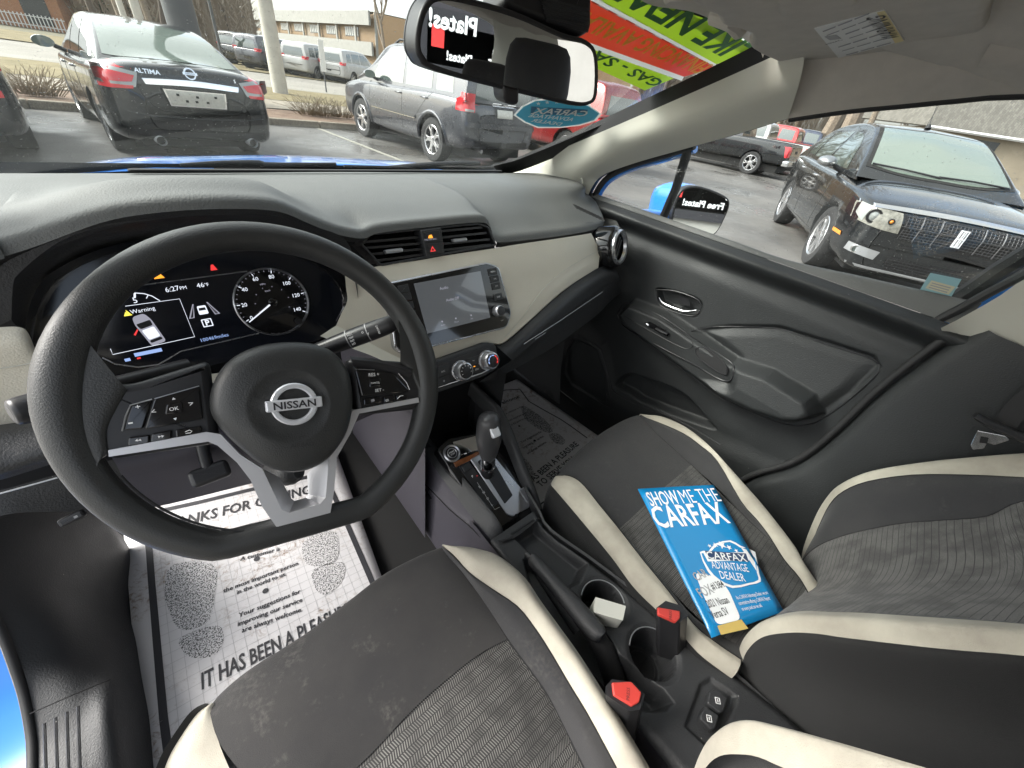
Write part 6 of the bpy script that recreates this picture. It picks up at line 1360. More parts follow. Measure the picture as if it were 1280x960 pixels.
class Car:
    def __init__(s, name, label, cat_, group, pos, rz, st, gh, W, pm, wy, wr, tw=.23, detail=2, origin=0.):
        s.root = empty(name, (pos[0], pos[1], 0), None, rz, label=label, cat_=cat_, group=group)
        s.T = Matrix.Translation((pos[0], pos[1], 0)) @ Matrix.Rotation(rz, 4, 'Z') @ Matrix.Translation((0, origin, 0))
        s.W = W; s.pm = pm; s.det = detail; s.st = st; s.gh = gh
        ns = 7 if detail > 1 else 4
        half = lambda w, zb, zs, zc: [(0, zb), (.5*w, zb), (.84*w, zb), (.96*w, zb+.07), (w, zb+.24), (1.005*w, (zb+zs)*.5), (.985*w, zs-.10), (.965*w, zs-.03), (.92*w, zs), (.72*w, zs+.65*(zc-zs)), (.4*w, zs+.92*(zc-zs)), (0, zc)]
        sts = cat([np.array(q) for q in st], ns); rows = []
        for q in sts:
            h_ = half(*[float(v) for v in q[1:]]); h_ = [tuple(p) for p in cat([np.array((p[0], p[1])) for p in h_], 3)]
            rows.append([np.array((x, q[0], z)) for x, z in h_]+[np.array((-x, q[0], z)) for x, z in h_[-2:0:-1]])
        b_ = MB(); b_.grid(rows, pm, True); n = len(rows[0]); b_.add(rows[0], [tuple(range(n))], pm); b_.add(rows[-1], [tuple(range(n))[::-1]], pm)
        s.gz = gh['z']; yb0, yr0, yr1, yb1 = gh['y']; wb, wr_ = gh['w']; zb0, zb1 = gh['zb']
        side = cat([np.array(p) for p in gh['prof']], 8)   # (y, z) of the roof line
        g_ = MB(); rows = []
        for y, z in side:
            t = min(1, max(0, (z-min(zb0, zb1))/(s.gz-min(zb0, zb1)))); zl = zb0+(zb1-zb0)*(y-yb0)/(yb1-yb0)-.04
            wt = wb+(wr_-wb)*t; z = max(z, zl+.01); sec = [(wb*1.0, zl), (wb+(wt-wb)*.35, zl+(z-zl)*.4), (wt*1.0+.015, zl+(z-zl)*.82), (wt*.93, zl+(z-zl)*.955), (wt*.55, z-.004), (0, z+.012)]
            e = .06*(1-min(1, (y-yb0)/.5))+0; sec = [tuple(p) for p in cat([np.array(p) for p in sec], 4)]
            rows.append([np.array((x, y, zz)) for x, zz in sec]+[np.array((-x, y, zz)) for x, zz in sec[-2::-1]])
        g_.grid(rows, pm)
        s.bvh = BVHTree.FromPolygons([Vector(v) for v in b_.v+g_.v], b_.f+[tuple(i+len(b_.v) for i in f) for f in g_.f])
        s.body = s.fin(b_, 'body', s.root, 50); cut = MB()
        fr_ = lambda y, sx: Fr((sx*W*.62 if 0 else sx*(W/2+.15), y, wr+.01), (0, sx, 0), (0, 0, 1))
        for y in wy:
            for sx in (1, -1): cut.prism(fr_(y, sx), circ(wr*1.13, 36), -.55, .1, 'cabin_dark', bottom=True)
        co_ = cut.build('cut', None, offs=False); bm = bmesh.new(); bm.from_mesh(co_.data); bmesh.ops.recalc_face_normals(bm, faces=bm.faces); bm.to_mesh(co_.data); bm.free()
        bm = bmesh.new(); bm.from_mesh(s.body.data); bmesh.ops.recalc_face_normals(bm, faces=bm.faces); bm.to_mesh(s.body.data); bm.free()
        co_.matrix_world = s.T; md = s.body.modifiers.new('a', 'BOOLEAN'); md.object = co_; md.operation = 'DIFFERENCE'; md.solver = 'EXACT'
        bpy.context.view_layer.update(); me = bpy.data.meshes.new_from_object(s.body.evaluated_get(bpy.context.evaluated_depsgraph_get()))
        s.body.modifiers.clear(); s.body.data = me; bpy.data.objects.remove(co_)
        if MATS['cabin_dark'].name not in [m_.name for m_ in me.materials if m_]: me.materials.append(MATS['cabin_dark'])
        s.fin(g_, 'cabin', s.root, 45)
        for y in wy:
            for sx in (1, -1): s.wheel(y, sx, wr, tw)
        fl = MB(); f_ = Fr((0, st[-1][0]/2, .2), (1, 0, 0), (0, 1, 0)); fl.box(f_, -W/2+.25, W/2-.25, -st[-1][0]/2+.25, st[-1][0]/2-.25, 0, .25, 'cabin_dark'); s.fin(fl, 'underbody', s.root)
    def fin(s, b_, name, parent, ang=40, **k):
        M_ = s.T; b_.v = [tuple(M_ @ Vector(v)) for v in b_.v]; return b_.build(name, parent, ang, offs=False, **k)
    def wheel(s, y, sx, r, tw):
        b_ = MB(); f_ = Fr((sx*(s.W/2-.02-tw/2), y, r), (0, sx, 0), (0, 0, 1))
        b_.lathe(f_, [(r*.66, -tw/2), (r*.95, -tw/2), (r, -tw/2+.03), (r, tw/2-.03), (r*.97, tw/2-.008), (r*.80, tw/2), (r*.68, tw/2-.012), (r*.66, tw/2-.05)], 'tyre', 40)
        t_ = s.fin(b_, 'tyre', s.root, 50); b_ = MB()
        b_.lathe(f_, [(r*.69, tw/2-.014), (r*.66, tw/2-.006), (r*.62, tw/2-.02), (r*.61, -tw/2+.05)], 'rim', 40); b_.face(f_, circ(r*.64, 32), -.02, 'cabin_dark'); b_.lathe(f_, [(r*.30, -.01), (r*.30, .0), (.02, .0)], 'rim', 24)
        n = 5 if s.det > 0 else 5
        for k in range(n):
            g_ = f_.sub(0, 0, 0, 2*PI*k/n+.3); ww = r*.11
            b_.prism(g_, [(-ww*1.2, 0), (-ww*.8, r*.38), (-ww*1.9, r*.65), (-ww*.9, r*.65), (0, r*.45), (ww*.9, r*.65), (ww*1.9, r*.65), (ww*.8, r*.38), (ww*1.2, 0)], tw/2-.07, tw/2-.022, 'rim', r=.006, k=2)
        b_.lathe(f_, [(r*.17, tw/2-.05), (r*.17, tw/2-.018), (r*.12, tw/2-.012), (.001, tw/2-.012)], 'rim', 20)
        s.fin(b_, 'rim', t_, 40)
    def hit(s, p, d, off):
        d = Vector(d).normalized(); o = Vector(p)-d*4; h_ = s.bvh.ray_cast(o, d)
        return np.array(h_[0] - d*off) if h_[0] is not None else np.array(p, float)
    def patch(s, b_, c1, c2, d, m, off=.006, nu=12, nv=6, smooth=True):
        A = resample(c1, nu, smooth); B = resample(c2, nu, smooth)
        rows = [[s.hit(a*(1-t)+c*t, d, off) for a, c in zip(A, B)] for t in np.linspace(0, 1, nv)]; yy = A[0][1]
        for r in rows:
            for p in r:
                if yy == -1: p[1] = .16 if p[1] < -.5 else min(p[1], .30 if abs(p[0]) > .5 else .6)
                elif yy == 9: p[1] = s.st[-1][0]-.2 if p[1] > 8 else max(p[1], s.st[-1][0]-.45)
                elif d[0] and abs(p[0]) > s.W*.53: p[0] = math.copysign(s.W/2-.05, p[0])
        b_.grid(rows, m); return b_
    def line(s, b_, pts, d, m, r=.006, off=.0, n=16):
        b_.tube([s.hit(p, d, off) for p in resample(pts, n, True)], r, m, 5)
    def part(s, name, parent=None, ang=40, **k):
        class _:
            def __enter__(q): q.b = MB(); return q.b
            def __exit__(q, *a): q.o = s.fin(q.b, name, parent or s.root, ang, **k) if q.b.v else None
        return _()
    def side_windows(s, panes, m='car_glass', sides=(1, -1)):
        """panes: lists of (bottom polyline, top polyline) in (y, z)"""
        for sx in sides:
            for bo, to in panes:
                with s.part('side_window') as b_: s.patch(b_, [(sx*2, y, z) for y, z in bo], [(sx*2, y, z) for y, z in to], (-sx, 0, 0), m, .004)
    def doorlines(s, lines, sides=(1, -1)):
        for sx in sides:
            with s.part('door_seam') as b_:
                for ln in lines: s.line(b_, [(sx*2, y, z) for y, z in ln], (-sx, 0, 0), 'cabin_dark', .004, -.001)
    def handles(s, pts, m=None):
        for sx in (1, -1):
            for y, z in pts:
                with s.part('door_handle') as b_:
                    a = s.hit((sx*2, y-.09, z), (-sx, 0, 0), .02); c = s.hit((sx*2, y+.09, z), (-sx, 0, 0), .02); b_.tube([a-np.array((sx*.02, 0, 0)), a, c, c-np.array((sx*.02, 0, 0))], .013, m or s.pm, 8, smooth=2)
    def mirrors(s, y, z, x, m=None, cap=None):
        for sx in (1, -1):
            with s.part('door_mirror') as b_:
                c = np.array((sx*(x+.10), y, z)); rr_ = []
                for k, (t, sc_) in enumerate(((-.05, .96), (-.01, 1.0), (.05, .85), (.10, .5), (.115, .05))): rr_.append([c+np.array((sx*(.125*sc_*math.cos(a)+.02), t, .078*sc_*math.sin(a)*(1 if math.sin(a) > 0 else .8))) for a in [2*PI*q/16 for q in range(16)]])
                b_.grid(rr_, cap or m or s.pm, True); b_.add([p+np.array((0, -.004, 0)) for p in rr_[0]], [tuple(range(16))], 'car_glass_pale'); b_.tube([c+np.array((-sx*.08, .02, -.03)), np.array((sx*(x-.10), y+.02, z-.08))], .03, 'trim_dark', 8)
BV_S = 'car_glass'
# ---- black saloon ahead: rear view
ST_SEDAN = [(0, .55, .42, .72, .80), (.03, .72, .34, .86, .97), (.10, .82, .30, .97, 1.06), (.30, .875, .25, 1.01, 1.09), (.70, .905, .21, 1.00, 1.09), (1.2, .915, .20, .97, 1.04), (2.2, .915, .20, .94, .98), (3.3, .915, .20, .92, .96), (3.7, .905, .20, .90, .97), (4.2, .88, .21, .84, .90), (4.55, .82, .24, .76, .80), (4.75, .70, .28, .66, .70), (4.83, .52, .36, .56, .60)]
GH_SEDAN = dict(z=1.47, y=(.55, 1.55, 2.75, 3.75), w=(.80, .60), zb=(1.03, .95), prof=[(.50, 1.02), (.85, 1.19), (1.2, 1.335), (1.6, 1.435), (2.1, 1.47), (2.6, 1.44), (3.0, 1.31), (3.4, 1.13), (3.78, .95)])
A = Car('parked_sedan', 'black sedan seen from behind ahead, with a blank metal plate and twin exhausts', 'car', 'cars parked in the front row', (.953, 7.238), .095, ST_SEDAN, GH_SEDAN, 1.83, 'paint_black', (1.13, 3.9), .325)
def sedan_panes(c): c.side_windows([([(1.02, 1.04), (1.4, 1.03), (1.78, 1.02)], [(1.20, 1.20), (1.5, 1.33), (1.80, 1.37)]), ([(1.86, 1.02), (2.3, 1.01), (2.68, 1.00)], [(1.88, 1.38), (2.3, 1.40), (2.62, 1.375)]), ([(2.75, 1.0), (3.1, .99), (3.38, .985)], [(2.70, 1.36), (2.9, 1.27), (3.30, 1.04)])])
sedan_panes(A)
A.doorlines([[(1.80, .96), (1.75, .7), (1.55, .45)], [(2.72, .96), (2.74, .6), (2.70, .30)], [(3.45, .93), (3.5, .6), (3.42, .30)], [(1.6, .30), (2.5, .27), (3.4, .27)]]); A.handles([(1.98, .86), (2.92, .84)], 'chrome'); A.mirrors(3.12, 1.03, .90)
with A.part('rear_window') as b: A.patch(b, [(-.56, 1.42, 1.45), (0, 1.46, 1.5), (.56, 1.42, 1.45)], [(-.70, .62, 1.1), (-.3, .56, 1.1), (0, .55, 1.1), (.3, .56, 1.1), (.70, .62, 1.1)], (0, .5, -.86), 'car_glass_pale', .005, 16, 8)
with A.part('windscreen') as b: A.patch(b, [(-.60, 2.75, 1.5), (.60, 2.75, 1.5)], [(-.70, 3.6, 1.1), (.70, 3.6, 1.1)], (0, -.5, -.86), 'car_glass', .005, 14, 8)
with A.part('window_trim') as b:
    for sx in (1, -1): A.line(b, [(sx*2, y, z) for y, z in ((1.0, 1.03), (1.2, 1.225), (1.5, 1.355), (1.9, 1.41), (2.3, 1.425), (2.7, 1.385), (3.0, 1.25))], (-sx, 0, 0), 'chrome', .008)
for sx in (1, -1):
    with A.part('tail_light') as b:
        A.patch(b, [(sx*.52, -1, .97), (sx*.70, -1, 1.0), (sx*.90, -1, 1.02)], [(sx*.58, -1, .83), (sx*.72, -1, .81), (sx*.90, -1, .80)], (0, 1, 0), 'lamp_clear', .012)
        A.patch(b, [(sx*.56, -1, .94), (sx*.72, -1, .965), (sx*.88, -1, .98)], [(sx*.60, -1, .88), (sx*.72, -1, .87), (sx*.88, -1, .87)], (0, 1, 0), 'lamp_red', .018); A.patch(b, [(sx*.60, -1, .845), (sx*.88, -1, .84)], [(sx*.61, -1, .815), (sx*.88, -1, .80)], (0, 1, 0), 'lamp_red', .020)
        A.patch(b, [(sx*2, .06, 1.0), (sx*2, .2, 1.04), (sx*2, .36, 1.055)], [(sx*2, .06, .80), (sx*2, .18, .88), (sx*2, .34, 1.045)], (-sx, 0, 0), 'lamp_red', .012)
with A.part('chrome_strip') as b: A.patch(b, [(-.50, -1, .925), (0, -1, .945), (.50, -1, .925)], [(-.48, -1, .87), (0, -1, .885), (.48, -1, .87)], (0, 1, 0), 'chrome', .028, 16, 4)
with A.part('number_plate_panel') as b:
    A.patch(b, [(-.36, -1, .85), (.36, -1, .85)], [(-.33, -1, .66), (.33, -1, .66)], (0, 1, 0), 'cabin_dark', .003); A.patch(b, [(-.33, -1, .84), (.33, -1, .84)], [(-.30, -1, .67), (.30, -1, .67)], (0, 1, 0), 'chrome', .008); A.patch(b, [(-.31, -1, .83), (.31, -1, .83)], [(-.285, -1, .68), (.285, -1, .68)], (0, 1, 0), 'plate_metal', .013)
    for x, z in ((-.12, .73), (-.02, .73), (.10, .73), (.0, .78), (-.2, .79), (.2, .79)): A.patch(b, [(x-.015, -1, z+.012), (x+.015, -1, z+.012)], [(x-.015, -1, z-.012), (x+.015, -1, z-.012)], (0, 1, 0), 'cabin_dark', .016, 3, 3)
with A.part('boot_seam') as b:
    for sx in (1, -1): A.line(b, [(sx*x, -1, z) for x, z in ((.52, .98), (.56, .84), (.50, .70), (.38, .62), (0, .61))], (0, 1, 0), 'cabin_dark', .005)
    A.line(b, [(-.84, -1, .60), (-.5, -1, .555), (0, -1, .54), (.5, -1, .555), (.84, -1, .60)], (0, 1, 0), 'paint_black', .008)
with A.part('bumper_insert') as b:
    A.patch(b, [(-.80, -1, .42), (0, -1, .40), (.80, -1, .42)], [(-.80, -1, .31), (0, -1, .30), (.80, -1, .31)], (0, 1, 0), 'trim_dark', .006, 20, 4)
for sx in (1, -1):
    with A.part('exhaust_tip') as b: b.tube([(sx*.52, .16, .295), (sx*.52, -.05, .295)], .052, 'emblem_silver', 20, cap=False); b.face(Fr((sx*.52, .0, .295), (1, 0, 0), (0, 0, 1)), circ(.042, 16), 0, 'cabin_dark')
with A.part('badge') as b:
    p = A.hit((0, -1, 1.01), (0, 1, 0), .012); f_ = Fr(p, (1, 0, 0), (0, .25, 1)); b.ring(f_, circ(.062, 28), circ(.046, 28), -.01, .008, 'chrome', .002); b.box(f_, -.075, .075, -.015, .015, -.01, .012, 'chrome', .002); b.text(f_, 'NISSAN', .028, 0, -.009, .0135, 'ink')
    p = A.hit((-.42, -1, .99), (0, 1, 0), .006); f_ = Fr(p, (1, -.12, 0), (0, .2, 1)); b.text(f_, 'ALTIMA', .062, 0, -.02, .004, 'chrome', 0, 1.1, .02); p = A.hit((.48, -1, .985), (0, 1, 0), .006); b.text(Fr(p, (1, .12, 0), (0, .2, 1)), 'S', .05, 0, -.02, .004, 'chrome', 0, 1, .02)
# ---- dark hatchback at the far left, only its rear corner shows
lp = G(40, 187); hh_ = .10; off_ = np.array((-.80*math.cos(hh_)+1.0*math.sin(hh_), -.80*math.sin(hh_)-1.0*math.cos(hh_)))
B = Car('parked_sedan', 'dark sedan showing only its rear corner, one exhaust and a red reflector', 'car', 'cars parked in the front row', (lp[0]+off_[0], lp[1]+off_[1]), hh_, ST_SEDAN, GH_SEDAN, 1.80, 'paint_dark', (1.08, 3.8), .33)
sedan_panes(B)
with B.part('rear_window') as b: B.patch(b, [(-.56, 1.42, 1.45), (0, 1.46, 1.5), (.56, 1.42, 1.45)], [(-.70, .62, 1.1), (0, .55, 1.1), (.70, .62, 1.1)], (0, .5, -.86), 'car_glass', .005, 16, 8)
for sx in (1, -1):
    with B.part('rear_reflector') as b: B.patch(b, [(sx*.45, -1, .66), (sx*.80, -1, .69)], [(sx*.45, -1, .62), (sx*.80, -1, .63)], (0, 1, 0), 'lamp_red', .014)
    with B.part('exhaust_tip') as b: b.tube([(sx*.60, .2, .38), (sx*.60, .0, .38)], .05, 'chrome', 20, cap=False); b.face(Fr((sx*.60, .04, .38), (1, 0, 0), (0, 0, 1)), circ(.046, 16), 0, 'cabin_dark')
    with B.part('tail_light') as b: B.patch(b, [(sx*.55, -1, .95), (sx*.88, -1, .98)], [(sx*.58, -1, .84), (sx*.88, -1, .84)], (0, 1, 0), 'lamp_red', .012)
# ---- grey boxy SUV
ST_SUV = [(0, .62, .50, .90, .94), (.03, .82, .42, 1.02, 1.05), (.10, .91, .38, 1.08, 1.10), (.35, .96, .34, 1.12, 1.14), (1.0, .985, .30, 1.14, 1.16), (2.2, .99, .29, 1.12, 1.15), (3.3, .985, .29, 1.10, 1.16), (3.8, .975, .30, 1.08, 1.15), (4.3, .95, .32, 1.02, 1.09), (4.6, .90, .36, .95, 1.0), (4.76, .80, .40, .85, .90), (4.83, .62, .48, .72, .78)]
GH_SUV = dict(z=1.84, y=(.06, .45, 2.9, 3.85), w=(.92, .77), zb=(1.13, 1.12), prof=[(.05, 1.10), (.07, 1.36), (.14, 1.63), (.28, 1.78), (.8, 1.83), (1.6, 1.85), (2.4, 1.83), (2.85, 1.75), (3.3, 1.43), (3.85, 1.14)])
def suv_panes(c, m='car_glass', rear=True):
    c.side_windows([([(.42, 1.18), (.95, 1.18)], [(.52, 1.60), (.95, 1.64)]), ([(1.08, 1.18), (1.95, 1.17)], [(1.10, 1.65), (1.95, 1.67)]), ([(2.05, 1.17), (2.7, 1.17), (3.22, 1.17)], [(2.05, 1.67), (2.6, 1.66), (2.92, 1.54)])], m)
    if rear:
        with c.part('rear_window') as b_: c.patch(b_, [(-.62, -1, 1.60), (.62, -1, 1.60)], [(-.74, -1, 1.20), (.74, -1, 1.20)], (0, 1, -.05), m, .006, 14, 6)
    with c.part('windscreen') as b_: c.patch(b_, [(-.64, 2.95, 1.7), (.64, 2.95, 1.7)], [(-.78, 3.75, 1.2), (.78, 3.75, 1.2)], (0, -.6, -.8), m, .006, 14, 8)
Pi = Car('parked_suv', 'dark grey boxy SUV with silver alloy wheels, seen from its rear left corner', 'suv', 'cars parked in the front row', (5.764, 6.972), .074, ST_SUV, GH_SUV, 1.99, 'paint_grey', (.99, 3.76), .37, .25)
suv_panes(Pi, 'car_glass')
Pi.doorlines([[(1.0, 1.12), (1.25, .95), (1.45, .75)], [(2.0, 1.13), (2.0, .6), (1.98, .42)], [(3.3, 1.12), (3.28, .6), (3.2, .42)]]); Pi.handles([(2.12, 1.02), (1.22, 1.03)]); Pi.mirrors(3.05, 1.22, .98, 'paint_grey')
with Pi.part('side_moulding') as b:
    for sx in (-1,): Pi.patch(b, [(sx*2, 1.5, .72), (sx*2, 3.2, .72)], [(sx*2, 1.5, .66), (sx*2, 3.2, .66)], (-sx, 0, 0), 'paint_grey', .02, 14, 3); Pi.patch(b, [(sx*2, 1.5, .665), (sx*2, 3.2, .665)], [(sx*2, 1.5, .655), (sx*2, 3.2, .655)], (-sx, 0, 0), 'chrome', .022, 14, 3)
with Pi.part('wheel_arch_flare') as b:
    for sx in (1, -1):
        for y in (.99, 3.76): b.tube([Pi.hit((sx*2, y+.455*math.cos(a), .38+.455*math.sin(a)), (-sx, 0, 0), .0) for a in np.linspace(-.05, PI+.05, 22)], .028, 'paint_grey', 8)
for sx in (1, -1):
    with Pi.part('tail_light') as b: Pi.patch(b, [(sx*.72, -1, 1.22), (sx*.93, -1, 1.22)], [(sx*.74, -1, .95), (sx*.95, -1, .95)], (0, 1, 0), 'lamp_red', .02); Pi.patch(b, [(sx*2, .04, 1.22), (sx*2, .20, 1.22)], [(sx*2, .04, .95), (sx*2, .18, .95)], (-sx, 0, 0), 'lamp_red', .012); Pi.patch(b, [(sx*.76, -1, .99), (sx*.92, -1, .99)], [(sx*.76, -1, .955), (sx*.92, -1, .955)], (0, 1, 0), 'lamp_clear', .024)
with Pi.part('number_plate') as b: Pi.patch(b, [(-.26, -1, 1.06), (.26, -1, 1.06)], [(-.26, -1, .90), (.26, -1, .90)], (0, 1, 0), 'trim_dark', .008); Pi.patch(b, [(-.20, -1, 1.03), (.20, -1, 1.03)], [(-.20, -1, .90), (.20, -1, .90)], (0, 1, 0), 'plate_metal', .014); Pi.patch(b, [(-.30, -1, 1.12), (.30, -1, 1.12)], [(-.30, -1, 1.07), (.30, -1, 1.07)], (0, 1, 0), 'chrome', .016)
with Pi.part('bumper') as b: Pi.patch(b, [(-.93, -1, .80), (0, -1, .80), (.93, -1, .80)], [(-.93, -1, .72), (0, -1, .72), (.93, -1, .72)], (0, 1, 0), 'paint_grey', .06, 20, 5); Pi.patch(b, [(-.7, -1, .52), (0, -1, .50), (.7, -1, .52)], [(-.7, -1, .42), (.7, -1, .42)], (0, 1, 0), 'trim_dark', .01, 20, 4); b.box(Fr((0, .0, .46), (1, 0, 0), (0, 0, 1)), -.06, .06, -.05, .05, -.05, .06, 'trim_dark', .01); b.tube([(-.5, .2, .36), (-.5, .02, .34)], .035, 'rim', 12)
with Pi.part('roof_rail') as b:
    for sx in (1, -1): b.tube([(sx*.66, .6, 1.78), (sx*.67, .75, 1.84), (sx*.67, 2.5, 1.85), (sx*.66, 2.7, 1.78)], .02, 'trim_dark', 8)
# ---- black crossover on the right: front view
ST_X = [(-4.74, .62, .48, .95, 1.0), (-4.70, .84, .40, 1.05, 1.10), (-4.5, .93, .33, 1.10, 1.13), (-3.8, .965, .28, 1.10, 1.13), (-2.6, .965, .26, 1.07, 1.10), (-1.6, .965, .26, 1.05, 1.12), (-1.15, .955, .26, 1.03, 1.13), (-.7, .94, .27, 1.01, 1.085), (-.35, .91, .28, .97, 1.01), (-.15, .87, .27, .92, .95), (-.05, .80, .27, .86, .88), (0, .68, .30, .78, .80)]
GH_X = dict(z=1.70, y=(-4.62, -3.9, -2.05, -1.0), w=(.86, .64), zb=(1.10, 1.10), prof=[(-4.65, 1.10), (-4.45, 1.32), (-4.1, 1.53), (-3.7, 1.64), (-3.0, 1.70), (-2.4, 1.69), (-2.0, 1.62), (-1.5, 1.38), (-1.02, 1.10)])
Li = Car('parked_suv', 'black crossover SUV facing the side window, with a chrome-framed mesh grille and whip aerial', 'suv', None, (6.369, .124), 2.06, [(q[0]+4.74,)+q[1:] for q in ST_X], dict(GH_X, y=tuple(v+4.74 for v in GH_X['y']), prof=[(y+4.74, z) for y, z in GH_X['prof']]), 1.93, 'paint_black', (.97, 3.79), .37, .25, origin=-4.74)
Y = lambda v: v+4.74
Li.side_windows([([(Y(-4.15), 1.17), (Y(-3.72), 1.16)], [(Y(-4.0), 1.40), (Y(-3.72), 1.50)]), ([(Y(-3.65), 1.16), (Y(-2.75), 1.14)], [(Y(-3.65), 1.52), (Y(-2.8), 1.56)]), ([(Y(-2.67), 1.14), (Y(-2.2), 1.13), (Y(-1.62), 1.13)], [(Y(-2.67), 1.56), (Y(-2.3), 1.53), (Y(-2.0), 1.42)])], 'car_glass')
with Li.part('windscreen') as b: Li.patch(b, [(-.60, Y(-2.08), 1.7), (0, Y(-2.06), 1.7), (.60, Y(-2.08), 1.7)], [(-.78, Y(-1.22), 1.2), (-.4, Y(-1.12), 1.2), (0, Y(-1.09), 1.2), (.4, Y(-1.12), 1.2), (.78, Y(-1.22), 1.2)], (0, -.6, -.8), 'cabin_dark', .004, 18, 10); Li.patch(b, [(-.56, Y(-2.03), 1.7), (0, Y(-2.01), 1.7), (.56, Y(-2.03), 1.7)], [(-.73, Y(-1.27), 1.2), (-.4, Y(-1.17), 1.2), (0, Y(-1.14), 1.2), (.4, Y(-1.17), 1.2), (.73, Y(-1.27), 1.2)], (0, -.6, -.8), 'car_glass_pale', .008, 18, 10)
Li.doorlines([[(Y(-3.7), 1.08), (Y(-3.68), .8), (Y(-3.4), .45)], [(Y(-2.71), 1.10), (Y(-2.70), .6), (Y(-2.7), .40)], [(Y(-1.62), 1.09), (Y(-1.55), .7), (Y(-1.62), .40)], [(Y(-3.3), .37), (Y(-1.5), .37)]]); Li.handles([(Y(-2.5), .95), (Y(-3.5), .97)], 'chrome'); Li.mirrors(Y(-1.85), 1.16, .93, 'paint_black', 'paint_silver')
with Li.part('bonnet_trim') as b: Li.patch(b, [(-.90, 9, .925), (-.5, 9, .945), (0, 9, .955), (.5, 9, .945), (.90, 9, .925)], [(-.90, 9, .895), (-.5, 9, .91), (0, 9, .918), (.5, 9, .91), (.90, 9, .895)], (0, -1, 0), 'chrome', .02, 24, 4)
mat('lamp_housing', (.20, .195, .17), .22, spec=.8, var=.4, vscale=25)
mat('mesh_grey', (.085, .085, .09), .35, metal=.6)
with Li.part('grille') as b:
    Li.patch(b, [(-.53, 9, .885), (0, 9, .90), (.53, 9, .885)], [(-.50, 9, .66), (0, 9, .63), (.50, 9, .66)], (0, -1, 0), 'grille_dark', .004, 20, 8)
    for k in range(9): z = .875-.026*k; Li.line(b, [(-.52+.004*k, 9, z), (0, 9, z+.006), (.52-.004*k, 9, z)], (0, -1, 0), 'mesh_grey', .0035, .014)
    for k in range(31): x = -.50+k/30*1.0; Li.line(b, [(x, 9, .885), (x, 9, .655)], (0, -1, 0), 'mesh_grey', .0028, .012, 6)
    for x in (-.36, -.19, .19, .36): Li.line(b, [(x, 9, .89), (x, 9, .65)], (0, -1, 0), 'mesh_grey', .007, .016, 6)
    Li.line(b, [(-.53, 9, .78), (.53, 9, .78)], (0, -1, 0), 'mesh_grey', .007, .016)
gb_ = Li.hit((0, 9, .77), (0, -1, 0), .035)
with Li.part('emblem') as b:
    f_ = Fr(gb_, (-1, 0, 0), (0, -.1, 1)); 
    for h_, w_, t in ((.085, .034, 0), (.078, .012, .002)): b.ring(f_, [(-w_, -h_), (w_, -h_), (w_, h_), (-w_, h_)], [(-w_+.008, -h_+.012), (w_-.008, -h_+.012), (w_-.008, h_-.012), (-w_+.008, h_-.012)], -.02, .008+t, 'emblem_silver', .001)
    b.box(f_, -.036, .036, -.007, .007, -.01, .009, 'emblem_silver')
for sx in (1, -1):
    with Li.part('headlight') as b:
        Li.patch(b, [(sx*.56, 9, .89), (sx*.75, 9, .90), (sx*.91, 9, .90)], [(sx*.52, 9, .70), (sx*.72, 9, .71), (sx*.91, 9, .74)], (0, -1, 0), 'lamp_housing', .008); 
        Li.patch(b, [(sx*2, Y(-.32), .91), (sx*2, Y(-.12), .90)], [(sx*2, Y(-.30), .80), (sx*2, Y(-.12), .74)], (-sx, 0, 0), 'lamp_clear', .008)
        for x, r_, m_ in ((.80, .062, 'lamp_clear'), (.64, .026, 'lamp_amber')):
            p = Li.hit((sx*x, 9, .815 if x > .7 else .80), (0, -1, 0), .016); f_ = Fr(p, (-1, 0, 0), (0, 0, 1)); b.ring(f_, circ(r_*1.15, 24), circ(r_*.8, 24), -.01, .010, 'grille_dark', .001); b.lathe(f_, [(r_*.8, .0), (r_*.6, .008), (.001, .014)], m_, 20)
    with Li.part('fog_light') as b:
        Li.patch(b, [(sx*.56, 9, .49), (sx*.86, 9, .52)], [(sx*.58, 9, .40), (sx*.86, 9, .43)], (0, -1, 0), 'silver_satin', .008); p = Li.hit((sx*.79, 9, .465), (0, -1, 0), .012); f_ = Fr(p, (-1, 0, 0), (0, 0, 1)); b.ring(f_, circ(.04, 20), circ(.03, 20), -.01, .008, 'chrome'); b.face(f_, circ(.03, 20), .002, 'car_glass'); Li.patch(b, [(sx*2, Y(-.55), .57), (sx*2, Y(-.32), .57)], [(sx*2, Y(-.55), .53), (sx*2, Y(-.30), .53)], (-sx, 0, 0), 'lamp_amber', .01)
with Li.part('lower_grille') as b:
    Li.patch(b, [(-.42, 9, .60), (.42, 9, .60)], [(-.42, 9, .58), (.42, 9, .58)], (0, -1, 0), 'grille_dark', .006, 14, 3); Li.patch(b, [(-.48, 9, .47), (0, 9, .46), (.48, 9, .47)], [(-.44, 9, .34), (0, 9, .33), (.44, 9, .34)], (0, -1, 0), 'grille_dark', .006, 18, 4)
    for z in (.44, .41, .38, .355): Li.line(b, [(-.46, 9, z), (.46, 9, z)], (0, -1, 0), 'trim_dark', .004, .012)
    for k in range(25): x = -.45+k*.0375; Li.line(b, [(x, 9, .465), (x, 9, .345)], (0, -1, 0), 'trim_dark', .0035, .012, 5)
    Li.patch(b, [(-.80, 9, .32), (.80, 9, .32)], [(-.78, 9, .29), (.78, 9, .29)], (0, -1, 0), 'silver_satin', .012, 16, 3)
